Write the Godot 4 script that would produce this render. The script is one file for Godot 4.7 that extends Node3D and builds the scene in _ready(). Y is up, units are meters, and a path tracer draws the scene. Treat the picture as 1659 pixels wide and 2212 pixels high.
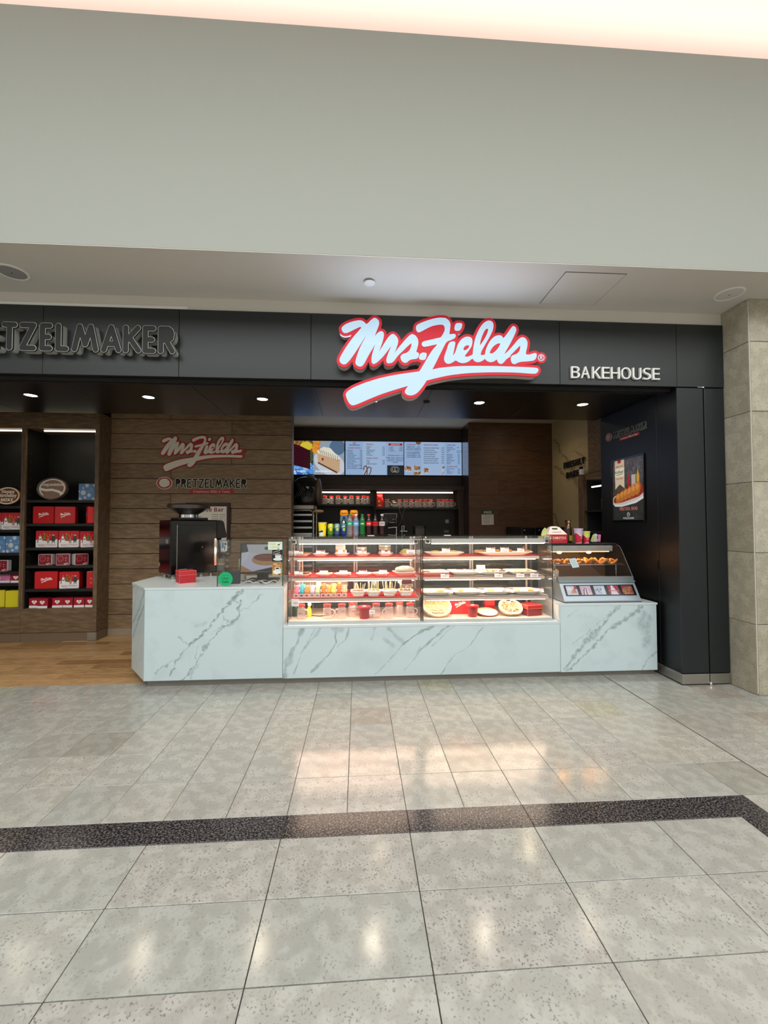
extends Node3D
# A mall shopfront: bakery counter with display cases under a dark fascia with lit sign.

var rng := RandomNumberGenerator.new()
var M := {}
var used := {}
var sans: SystemFont
var sans_bold: SystemFont
var serif: SystemFont
var serif_bold: SystemFont


class MB:
	# collects triangles; faces are given by their corners and a direction they face
	var v := PackedVector3Array()
	var n := PackedVector3Array()
	var u := PackedVector2Array()
	var xf := Transform3D()

	func tri(a: Vector3, b: Vector3, c: Vector3, na: Vector3, nb: Vector3, nc: Vector3, ua := Vector2.ZERO, ub := Vector2.ZERO, uc := Vector2.ZERO) -> void:
		# corners counter-clockwise as seen from outside
		var bs := xf.basis
		v.append(xf * a); v.append(xf * c); v.append(xf * b)
		n.append((bs * na).normalized()); n.append((bs * nc).normalized()); n.append((bs * nb).normalized())
		u.append(ua); u.append(uc); u.append(ub)

	func flat(a: Vector3, b: Vector3, c: Vector3, out: Vector3) -> void:
		var k := (b - a).cross(c - a)
		if k.length_squared() < 1e-18:
			return
		k = k.normalized()
		if k.dot(out) < 0:
			k = -k
			tri(a, c, b, k, k, k, uvof(a, k), uvof(c, k), uvof(b, k))
		else:
			tri(a, b, c, k, k, k, uvof(a, k), uvof(b, k), uvof(c, k))

	func uvof(p: Vector3, k: Vector3) -> Vector2:
		if absf(k.y) > 0.7:
			return Vector2(p.x, p.z)
		if absf(k.x) > 0.7:
			return Vector2(p.z, -p.y)
		return Vector2(p.x, -p.y)

	func quad(a: Vector3, b: Vector3, c: Vector3, d: Vector3, out: Vector3) -> void:
		flat(a, b, c, out)
		flat(a, c, d, out)

	func pic(a: Vector3, b: Vector3, c: Vector3, d: Vector3) -> void:
		# a picture: bottom left, bottom right, top right, top left as seen from outside
		var k := (b - a).cross(c - a).normalized()
		tri(a, b, c, k, k, k, Vector2(0, 1), Vector2(1, 1), Vector2(1, 0))
		tri(a, c, d, k, k, k, Vector2(0, 1), Vector2(1, 0), Vector2(0, 0))

	func box(c: Vector3, s: Vector3, bev := 0.0) -> void:
		var h := s * 0.5
		bev = minf(bev, minf(h.x, minf(h.y, h.z)) * 0.9)
		var ax := [Vector3.RIGHT, Vector3.UP, Vector3.BACK]
		var hh := [h.x, h.y, h.z]
		for k in 3:
			var i := (k + 1) % 3
			var j := (k + 2) % 3
			for sg in [-1.0, 1.0]:
				var o: Vector3 = c + ax[k] * hh[k] * sg
				var di: Vector3 = ax[i] * (hh[i] - bev)
				var dj: Vector3 = ax[j] * (hh[j] - bev)
				quad(o - di - dj, o + di - dj, o + di + dj, o - di + dj, ax[k] * sg)
		if bev <= 0.0:
			return
		for k in 3:
			var i := (k + 1) % 3
			var j := (k + 2) % 3
			var e: Vector3 = ax[k] * (hh[k] - bev)
			for si in [-1.0, 1.0]:
				for sj in [-1.0, 1.0]:
					var p: Vector3 = c + ax[i] * hh[i] * si + ax[j] * (hh[j] - bev) * sj
					var q: Vector3 = c + ax[i] * (hh[i] - bev) * si + ax[j] * hh[j] * sj
					quad(p - e, p + e, q + e, q - e, ax[i] * si + ax[j] * sj)
		for sx in [-1.0, 1.0]:
			for sy in [-1.0, 1.0]:
				for sz in [-1.0, 1.0]:
					var g := Vector3(h.x * sx, h.y * sy, h.z * sz)
					flat(c + g - Vector3(0, bev * sy, bev * sz), c + g - Vector3(bev * sx, 0, bev * sz), c + g - Vector3(bev * sx, bev * sy, 0), g)

	func b2(x0: float, x1: float, y0: float, y1: float, z0: float, z1: float, bev := 0.0) -> void:
		box(Vector3(x0 + x1, y0 + y1, z0 + z1) * 0.5, Vector3(absf(x1 - x0), absf(y1 - y0), absf(z1 - z0)), bev)

	func lathe(prof: Array, seg := 20, o := Vector3.ZERO, sx := 1.0, sz := 1.0) -> void:
		# prof: Vector2(radius, height) from the bottom to the top
		var m := prof.size() - 1
		var nn := []
		for i in m:
			var d: Vector2 = prof[i + 1] - prof[i]
			nn.append(Vector2(d.y, -d.x).normalized())
		for i in m:
			var n0: Vector2 = nn[i]
			var n1: Vector2 = nn[i]
			if i > 0 and n0.dot(nn[i - 1]) > 0.6:
				n0 = (n0 + nn[i - 1]).normalized()
			if i < m - 1 and n1.dot(nn[i + 1]) > 0.6:
				n1 = (n1 + nn[i + 1]).normalized()
			var p: Vector2 = prof[i]
			var q: Vector2 = prof[i + 1]
			for k in seg:
				var a := TAU * k / seg
				var b := TAU * (k + 1) / seg
				var ca := Vector3(cos(a) * sx, 0, -sin(a) * sz)
				var cb := Vector3(cos(b) * sx, 0, -sin(b) * sz)
				var up := Vector3.UP
				var A := o + ca * p.x + up * p.y
				var B := o + cb * p.x + up * p.y
				var C := o + cb * q.x + up * q.y
				var D := o + ca * q.x + up * q.y
				var v0 := float(i) / m
				var v1 := float(i + 1) / m
				if p.x > 1e-6:
					tri(A, B, C, ca * n0.x + up * n0.y, cb * n0.x + up * n0.y, cb * n1.x + up * n1.y, Vector2(float(k) / seg, 1 - v0), Vector2(float(k + 1) / seg, 1 - v0), Vector2(float(k + 1) / seg, 1 - v1))
				if q.x > 1e-6:
					tri(A, C, D, ca * n0.x + up * n0.y, cb * n1.x + up * n1.y, ca * n1.x + up * n1.y, Vector2(float(k) / seg, 1 - v0), Vector2(float(k + 1) / seg, 1 - v1), Vector2(float(k) / seg, 1 - v1))

	func tube(pts: Array, r: float, seg := 8, caps := true) -> void:
		var rings := []
		var side := Vector3.ZERO
		for i in pts.size():
			var t: Vector3
			if i == 0:
				t = pts[1] - pts[0]
			elif i == pts.size() - 1:
				t = pts[i] - pts[i - 1]
			else:
				t = (pts[i + 1] - pts[i]).normalized() + (pts[i] - pts[i - 1]).normalized()
			t = t.normalized()
			if side == Vector3.ZERO:
				side = t.cross(Vector3.UP if absf(t.y) < 0.9 else Vector3.RIGHT).normalized()
			side = (side - t * side.dot(t)).normalized()
			var up := t.cross(side)
			var ring := []
			for k in seg:
				var a := TAU * k / seg
				ring.append(side * cos(a) + up * sin(a))
			rings.append(ring)
		for i in pts.size() - 1:
			for k in seg:
				var l := (k + 1) % seg
				var na: Vector3 = rings[i][k]
				var nb: Vector3 = rings[i][l]
				var nc: Vector3 = rings[i + 1][l]
				var nd: Vector3 = rings[i + 1][k]
				var A: Vector3 = pts[i] + na * r
				var B: Vector3 = pts[i] + nb * r
				var C: Vector3 = pts[i + 1] + nc * r
				var D: Vector3 = pts[i + 1] + nd * r
				if (B - A).cross(C - A).dot(na) >= 0:
					tri(A, B, C, na, nb, nc); tri(A, C, D, na, nc, nd)
				else:
					tri(A, C, B, na, nc, nb); tri(A, D, C, na, nd, nc)
		if caps:
			for e in [0, pts.size() - 1]:
				var out: Vector3 = pts[0] - pts[1] if e == 0 else pts[e] - pts[e - 1]
				for k in range(1, seg - 1):
					flat(pts[e] + rings[e][0] * r, pts[e] + rings[e][k] * r, pts[e] + rings[e][k + 1] * r, out)

	func prism(poly: PackedVector2Array, z0: float, z1: float, back := true) -> void:
		# a polygon in x, y drawn out from z0 to z1 (z1 in front); uv follows its bounding box on the front
		var p := poly
		if Geometry2D.is_polygon_clockwise(p):
			p = p.duplicate()
			p.reverse()
		var big := PackedVector2Array()
		for q in p:
			big.append(q * 4000.0)
		var idx := Geometry2D.triangulate_polygon(big)
		if idx.is_empty():
			for fix in Geometry2D.offset_polygon(big, 0.4, Geometry2D.JOIN_MITER):
				if Geometry2D.is_polygon_clockwise(fix):
					continue
				p = PackedVector2Array()
				for q in fix:
					p.append(q / 4000.0)
				idx = Geometry2D.triangulate_polygon(fix)
				break
		var lo := p[0]
		var hi := p[0]
		for q in p:
			lo = lo.min(q)
			hi = hi.max(q)
		var sz := (hi - lo).max(Vector2(1e-6, 1e-6))
		for i in range(0, idx.size(), 3):
			var a := p[idx[i]]
			var b := p[idx[i + 1]]
			var c := p[idx[i + 2]]
			if (b - a).cross(c - a) < 0:
				var t := b
				b = c
				c = t
			var ua := Vector2((a.x - lo.x) / sz.x, (hi.y - a.y) / sz.y)
			var ub := Vector2((b.x - lo.x) / sz.x, (hi.y - b.y) / sz.y)
			var uc := Vector2((c.x - lo.x) / sz.x, (hi.y - c.y) / sz.y)
			tri(Vector3(a.x, a.y, z1), Vector3(b.x, b.y, z1), Vector3(c.x, c.y, z1), Vector3.BACK, Vector3.BACK, Vector3.BACK, ua, ub, uc)
			if back:
				tri(Vector3(a.x, a.y, z0), Vector3(c.x, c.y, z0), Vector3(b.x, b.y, z0), Vector3.FORWARD, Vector3.FORWARD, Vector3.FORWARD, ua, uc, ub)
		var m := p.size()
		for i in m:
			var a := p[i]
			var b := p[(i + 1) % m]
			var k := Vector3(b.y - a.y, a.x - b.x, 0)
			quad(Vector3(a.x, a.y, z0), Vector3(b.x, b.y, z0), Vector3(b.x, b.y, z1), Vector3(a.x, a.y, z1), k)

	func strokes(lines: Array, w: float, z0: float, z1: float, back := true) -> void:
		# round-ended strokes of width w, worked out in millimetres; each ends a hair further out than the one before
		var z := z1
		for l in lines:
			var q := PackedVector2Array()
			for p in l:
				q.append(p * 1000.0)
			for poly in Geometry2D.offset_polyline(q, w * 500.0, Geometry2D.JOIN_ROUND, Geometry2D.END_ROUND):
				if Geometry2D.is_polygon_clockwise(poly):
					continue
				var s := PackedVector2Array()
				for p in poly:
					s.append(p / 1000.0)
				prism(s, z0, z, back)
				z += 0.0002

	func blob(c: Vector3, r: Vector3, seg := 12, rings := 7, wob := 0.0, sd := 0) -> void:
		# a lumpy ellipsoid
		var g := RandomNumberGenerator.new()
		g.seed = sd
		var ph := [g.randf() * TAU, g.randf() * TAU, g.randf() * TAU]
		var pt := func(i: int, k: int) -> Vector3:
			var th := PI * i / rings
			var a := TAU * (k % seg) / seg
			var d := Vector3(sin(th) * cos(a), -cos(th), sin(th) * sin(a))
			var f: float = 1.0 + wob * (sin(3 * a + ph[0]) * sin(th) * 0.5 + sin(5 * a + 4 * th + ph[1]) * 0.35 + sin(7 * th + 2 * a + ph[2]) * 0.3)
			return d * f
		for i in rings:
			for k in seg:
				var a: Vector3 = pt.call(i, k)
				var b: Vector3 = pt.call(i, k + 1)
				var d: Vector3 = pt.call(i + 1, k)
				var e: Vector3 = pt.call(i + 1, k + 1)
				var na := (a / r).normalized()
				var nb := (b / r).normalized()
				var nd := (d / r).normalized()
				var ne := (e / r).normalized()
				if i > 0:
					tri(c + a * r, c + e * r, c + b * r, na, ne, nb, Vector2(a.x, a.z), Vector2(e.x, e.z), Vector2(b.x, b.z))
				if i < rings - 1:
					tri(c + a * r, c + d * r, c + e * r, na, nd, ne, Vector2(a.x, a.z), Vector2(d.x, d.z), Vector2(e.x, e.z))

	func mesh() -> ArrayMesh:
		var am := ArrayMesh.new()
		if v.is_empty():
			return am
		var arr := []
		arr.resize(Mesh.ARRAY_MAX)
		arr[Mesh.ARRAY_VERTEX] = v
		arr[Mesh.ARRAY_NORMAL] = n
		arr[Mesh.ARRAY_TEX_UV] = u
		am.add_surface_from_arrays(Mesh.PRIMITIVE_TRIANGLES, arr)
		return am


class Pic:
	# a small raster picture for flat prints
	var im: Image
	var w: int
	var h: int

	func _init(pw: int, ph: int, c: Color) -> void:
		w = pw
		h = ph
		im = Image.create(w, h, false, Image.FORMAT_RGB8)
		im.fill(c)

	func poly(pts: PackedVector2Array, c: Color) -> void:
		var lo := h
		var hi := 0
		for p in pts:
			lo = mini(lo, floori(p.y))
			hi = maxi(hi, ceili(p.y))
		var m := pts.size()
		for y in range(maxi(lo, 0), mini(hi, h)):
			var yy := y + 0.5
			var xs := PackedFloat32Array()
			for i in m:
				var a := pts[i]
				var b := pts[(i + 1) % m]
				if (a.y <= yy) != (b.y <= yy):
					xs.append(a.x + (yy - a.y) / (b.y - a.y) * (b.x - a.x))
			xs.sort()
			for k in range(0, xs.size() - 1, 2):
				var x0 := roundi(xs[k])
				var x1 := roundi(xs[k + 1])
				if x1 > x0:
					im.fill_rect(Rect2i(x0, y, x1 - x0, 1), c)

	func rect(x: float, y: float, rw: float, rh: float, c: Color) -> void:
		im.fill_rect(Rect2i(roundi(x), roundi(y), maxi(1, roundi(rw)), maxi(1, roundi(rh))), c)

	func ell(cx: float, cy: float, rx: float, ry: float, c: Color, turn := 0.0) -> void:
		var p := PackedVector2Array()
		for i in 28:
			var a := TAU * i / 28
			p.append(Vector2(cx, cy) + Vector2(cos(a) * rx, sin(a) * ry).rotated(turn))
		poly(p, c)

	func line(pts: Array, lw: float, c: Color) -> void:
		for poly_ in Geometry2D.offset_polyline(PackedVector2Array(pts), lw * 0.5, Geometry2D.JOIN_ROUND, Geometry2D.END_ROUND):
			if not Geometry2D.is_polygon_clockwise(poly_):
				poly(poly_, c)

	func txt(s: String, x: float, y: float, cap: float, c: Color, font: Font, centre := false, slant := 0.0) -> void:
		# x, y: left (or middle) of the baseline; cap: height of a capital
		var tm := TextMesh.new()
		tm.text = s
		tm.font = font
		tm.font_size = 48
		tm.depth = 0.0
		tm.pixel_size = cap / (0.714 * 48)
		tm.horizontal_alignment = HORIZONTAL_ALIGNMENT_CENTER if centre else HORIZONTAL_ALIGNMENT_LEFT
		tm.vertical_alignment = VERTICAL_ALIGNMENT_BOTTOM
		if tm.get_surface_count() == 0:
			return
		var arr := tm.surface_get_arrays(0)
		var vs: PackedVector3Array = arr[Mesh.ARRAY_VERTEX]
		var ix: PackedInt32Array = arr[Mesh.ARRAY_INDEX] if arr[Mesh.ARRAY_INDEX] != null else PackedInt32Array(range(vs.size()))
		var drop := cap * 0.33
		for i in range(0, ix.size(), 3):
			var p := PackedVector2Array()
			for k in 3:
				var q := vs[ix[i + k]]
				p.append(Vector2(x + q.x + (q.y - drop) * slant, y - (q.y - drop)))
			poly(p, c)

	func speck(count: int, c0: Color, c1: Color, r0: float, r1: float, area: Rect2, sd: int) -> void:
		var g := RandomNumberGenerator.new()
		g.seed = sd
		for i in count:
			var p := Vector2(g.randf_range(area.position.x, area.end.x), g.randf_range(area.position.y, area.end.y))
			var r := g.randf_range(r0, r1)
			ell(p.x, p.y, r, r * g.randf_range(0.5, 1.0), c0.lerp(c1, g.randf()), g.randf() * PI)

	func tex() -> ImageTexture:
		return ImageTexture.create_from_image(im)


func numbered(called: String) -> String:
	if not used.has(called):
		used[called] = 0
		return called
	used[called] += 1
	return "%s_%03d" % [called, used[called]]


func tag(o: Node3D, label: String, category: String, group := "", kind := "") -> void:
	if label:
		o.set_meta("label", label)
	if category:
		o.set_meta("category", category)
	if group:
		o.set_meta("group", group)
	if kind:
		o.set_meta("kind", kind)


func thing(called: String, label: String, category: String, at := Vector3.ZERO, turn := 0.0, group := "") -> Node3D:
	var o := Node3D.new()
	o.name = numbered(called)
	add_child(o, true)
	o.position = at
	o.rotation.y = turn
	tag(o, label, category, group)
	return o


func part(parent: Node3D, called: String, what, mat: Material, at := Vector3.ZERO) -> MeshInstance3D:
	var o := MeshInstance3D.new()
	o.name = called
	o.mesh = what.mesh() if what is MB else what
	o.material_override = mat
	parent.add_child(o, true)
	o.position = at
	return o


func one(called: String, what, mat: Material, label: String, category: String, at := Vector3.ZERO, turn := 0.0, group := "") -> MeshInstance3D:
	var o := part(self, numbered(called), what, mat, at)
	o.rotation.y = turn
	tag(o, label, category, group)
	return o


func struct(called: String, what, mat: Material, label := "", at := Vector3.ZERO) -> MeshInstance3D:
	var o := part(self, numbered(called), what, mat, at)
	tag(o, label, "", "", "structure")
	return o


func copy(o: Node3D, label: String, at: Vector3, turn: float, group := "") -> Node3D:
	var base := String(o.name)
	var cut := base.rfind("_")
	if cut > 0 and base.substr(cut + 1).is_valid_int():
		base = base.substr(0, cut)
	var c: Node3D = o.duplicate()
	c.name = numbered(base)
	add_child(c, true)
	c.position = at
	c.rotation.y = turn
	tag(c, label, "", group)
	return c


func boxed(s: Vector3, bev := 0.0) -> MB:
	var m := MB.new()
	m.box(Vector3.ZERO, s, bev)
	return m


var box_cache := {}
func box_mesh(s: Vector3, bev := 0.0) -> ArrayMesh:
	var key := "%.3f %.3f %.3f %.4f" % [s.x, s.y, s.z, bev]
	if not box_cache.has(key):
		box_cache[key] = boxed(s, bev).mesh()
	return box_cache[key]


func letters(parent: Node3D, called: String, s: String, mat: Material, at: Vector3, cap: float, depth: float, font: Font, width := 0.0, turn := Vector3.ZERO, align := 0, slant := 0.0) -> MeshInstance3D:
	# raised or printed lettering; at is the left (align 0), middle (1) or right (2) of the baseline, on the face it lies on
	var tm := TextMesh.new()
	tm.text = s
	tm.font = font
	tm.font_size = 64
	tm.curve_step = 2.0 if cap > 0.03 else 6.0
	tm.depth = depth
	tm.pixel_size = cap / (0.714 * 64)
	tm.horizontal_alignment = [HORIZONTAL_ALIGNMENT_LEFT, HORIZONTAL_ALIGNMENT_CENTER, HORIZONTAL_ALIGNMENT_RIGHT][align]
	tm.vertical_alignment = VERTICAL_ALIGNMENT_BOTTOM
	var o := MeshInstance3D.new()
	o.name = called
	o.mesh = tm
	o.material_override = mat
	parent.add_child(o, true)
	var b := Basis.from_euler(turn)
	var k := 1.0
	if width > 0.0:
		k = width / maxf(tm.get_aabb().size.x, 1e-6)
	var loc := Basis(Vector3(k, 0, 0), Vector3(slant, 1, 0), Vector3(0, 0, 1))
	o.transform = Transform3D(b * loc, at + b * Vector3(0, -cap * 0.33, depth * 0.5))
	return o


func mat(c: Color, rough := 0.6, metal := 0.0, tex: Texture2D = null) -> StandardMaterial3D:
	var m := StandardMaterial3D.new()
	m.albedo_color = c
	m.roughness = rough
	m.metallic = metal
	if tex:
		m.albedo_texture = tex
	return m


func c8(r: int, g: int, b: int) -> Color:
	return Color(r / 255.0, g / 255.0, b / 255.0)


func glow(c: Color, e: float) -> StandardMaterial3D:
	var m := mat(c, 0.5)
	m.emission_enabled = true
	m.emission = c
	m.emission_energy_multiplier = e
	return m


func pane(c: Color, a := 0.06, rough := 0.03) -> StandardMaterial3D:
	var m := mat(Color(c.r, c.g, c.b, a), rough)
	m.transparency = BaseMaterial3D.TRANSPARENCY_ALPHA
	return m


func tri_tex(m: StandardMaterial3D, sc: Vector3, off := Vector3.ZERO, world := false) -> StandardMaterial3D:
	m.uv1_triplanar = true
	m.uv1_world_triplanar = world
	m.uv1_scale = sc
	m.uv1_offset = off
	m.uv1_triplanar_sharpness = 8.0
	return m


func noise(sd: int, freq: float, type := FastNoiseLite.TYPE_SIMPLEX, oct := 4) -> FastNoiseLite:
	var f := FastNoiseLite.new()
	f.seed = sd
	f.frequency = freq
	f.noise_type = type
	f.fractal_octaves = oct
	if oct == 1:
		f.fractal_type = FastNoiseLite.FRACTAL_NONE
	return f


func bake(w: int, h: int, shade: Callable, noises: Array) -> ImageTexture:
	# a seamless texture: shade gets the values 0..1 of each noise and returns a colour
	var data := []
	for f in noises:
		data.append((f as FastNoiseLite).get_seamless_image(w, h).get_data())
	var out := PackedByteArray()
	out.resize(w * h * 3)
	var k := noises.size()
	for i in w * h:
		var c: Color = shade.call(data[0][i] / 255.0, data[1][i] / 255.0 if k > 1 else 0.0, data[2][i] / 255.0 if k > 2 else 0.0)
		out[i * 3] = clampi(int(c.r * 255), 0, 255)
		out[i * 3 + 1] = clampi(int(c.g * 255), 0, 255)
		out[i * 3 + 2] = clampi(int(c.b * 255), 0, 255)
	return ImageTexture.create_from_image(Image.create_from_data(w, h, false, Image.FORMAT_RGB8, out))


func wood_tex(sd: int, a: Color, b: Color, knots: int) -> ImageTexture:
	# grain along x
	var w := 768
	var h := 192
	var f := noise(sd, 0.02, FastNoiseLite.TYPE_SIMPLEX, 3)
	var g := noise(sd + 5, 0.16, FastNoiseLite.TYPE_SIMPLEX, 2)
	var kn := []
	rng.seed = sd
	for i in knots:
		kn.append(Vector2(rng.randf() * w, rng.randf() * h))
	var out := PackedByteArray()
	out.resize(w * h * 3)
	for y in h:
		for x in w:
			var bend := 0.0
			var dark := 0.0
			for q in kn:
				var d := Vector2((x - q.x) / 26.0, (y - q.y) / 12.0).length_squared()
				if d < 9.0:
					bend += exp(-d) * 9.0
					dark += exp(-d * 3.0) * 0.45
			var t := 0.5 + 0.5 * f.get_noise_2d(x * 0.32, y * 2.2 + bend)
			t = t * 0.7 + 0.3 * (0.5 + 0.5 * g.get_noise_2d(x * 0.11, y * 2.5 + bend))
			t = clampf((t - 0.28) * 1.9 - dark, 0.0, 1.0)
			var c := a.lerp(b, t)
			var i := (y * w + x) * 3
			out[i] = int(c.r * 255)
			out[i + 1] = int(c.g * 255)
			out[i + 2] = int(c.b * 255)
	return ImageTexture.create_from_image(Image.create_from_data(w, h, false, Image.FORMAT_RGB8, out))


func marble_tex(w: int, h: int, veins: Array, base: Color, vein: Color, sd: int) -> ImageTexture:
	# veins: [width, points as fractions of the panel]; a painted coat of soft veins over a cloudy ground
	var g := noise(sd, 3.0 / w, FastNoiseLite.TYPE_SIMPLEX, 4)
	var e := noise(sd + 3, 14.0 / w, FastNoiseLite.TYPE_SIMPLEX, 3)
	var mask := PackedFloat32Array()
	mask.resize(w * h)
	for ve in veins:
		var wd: float = ve[0] * h
		var pts: Array = ve[1]
		var dens: float = ve[2] if ve.size() > 2 else 0.8
		for i in pts.size() - 1:
			var p: Vector2 = pts[i] * Vector2(w, h)
			var q: Vector2 = pts[i + 1] * Vector2(w, h)
			var steps := maxi(2, int(p.distance_to(q) / 1.5))
			for s in steps:
				var t := float(s) / steps
				var c := p.lerp(q, t)
				c += Vector2(e.get_noise_2d(c.x, c.y), e.get_noise_2d(c.y + 500.0, c.x)) * h * 0.02
				var r := wd * (0.35 + 0.9 * absf(e.get_noise_2d(c.x * 0.7 + 90.0, c.y * 0.7)) * 2.0)
				var R := int(r * 1.6) + 1
				for y in range(maxi(0, int(c.y) - R), mini(h, int(c.y) + R + 1)):
					for x in range(maxi(0, int(c.x) - R), mini(w, int(c.x) + R + 1)):
						var d := Vector2(x - c.x, y - c.y).length() / r
						var val := dens * clampf(1.5 - d, 0.0, 1.0)
						var k := y * w + x
						if val > mask[k]:
							mask[k] = val
	var out := PackedByteArray()
	out.resize(w * h * 3)
	for y in h:
		for x in w:
			var k := y * w + x
			var cloud := g.get_noise_2d(x + y * 0.6, y - x * 0.6)
			var t := mask[k] * (0.72 + 0.5 * e.get_noise_2d(x * 1.3, y * 1.3)) + maxf(0.0, cloud - 0.12) * 0.14
			var c := base.lerp(vein, clampf(t, 0.0, 1.0))
			out[k * 3] = int(c.r * 255)
			out[k * 3 + 1] = int(c.g * 255)
			out[k * 3 + 2] = int(c.b * 255)
	return ImageTexture.create_from_image(Image.create_from_data(w, h, false, Image.FORMAT_RGB8, out))


func area_light(called: String, at: Vector3, size: Vector2, dir: Vector3, up: Vector3, c: Color, e: float) -> void:
	var l := AreaLight3D.new()
	l.name = called
	l.area_size = size
	l.light_color = c
	l.light_energy = e
	l.area_range = 30.0
	l.area_attenuation = 2.0
	l.shadow_enabled = true
	add_child(l, true)
	l.look_at_from_position(at, at + dir, up)


# ---------------------------------------------------------------- camera, light, exposure
func setup_view() -> void:
	var cam := Camera3D.new()
	cam.name = "camera"
	cam.position = Vector3(0, 1.5, 0)
	cam.rotation = Vector3(0.0278, -0.0624, -0.0015)
	cam.fov = 101.87
	cam.near = 0.05
	cam.far = 60.0
	cam.current = true
	add_child(cam)
	var env := Environment.new()
	env.background_mode = Environment.BG_COLOR
	env.background_color = Color(0.02, 0.02, 0.022)
	env.tonemap_mode = Environment.TONE_MAPPER_LINEAR
	env.tonemap_exposure = 1.0
	env.sdfgi_enabled = true
	env.ssao_enabled = true
	env.ssil_enabled = true
	var we := WorldEnvironment.new()
	we.name = "world_environment"
	we.environment = env
	add_child(we)
	# the mall: wide luminous panels in the hall ceiling, and a cove of lamps on top of the bulkhead
	area_light("hall_light", Vector3(0.5, 5.62, 1.6), Vector2(13.0, 4.4), Vector3.DOWN, Vector3.BACK, c8(246, 251, 255), 62.0)
	area_light("cove_light", Vector3(0.5, 5.27, -3.16), Vector2(14.0, 0.1), Vector3.UP, Vector3.BACK, c8(255, 232, 222), 4.4)


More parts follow.
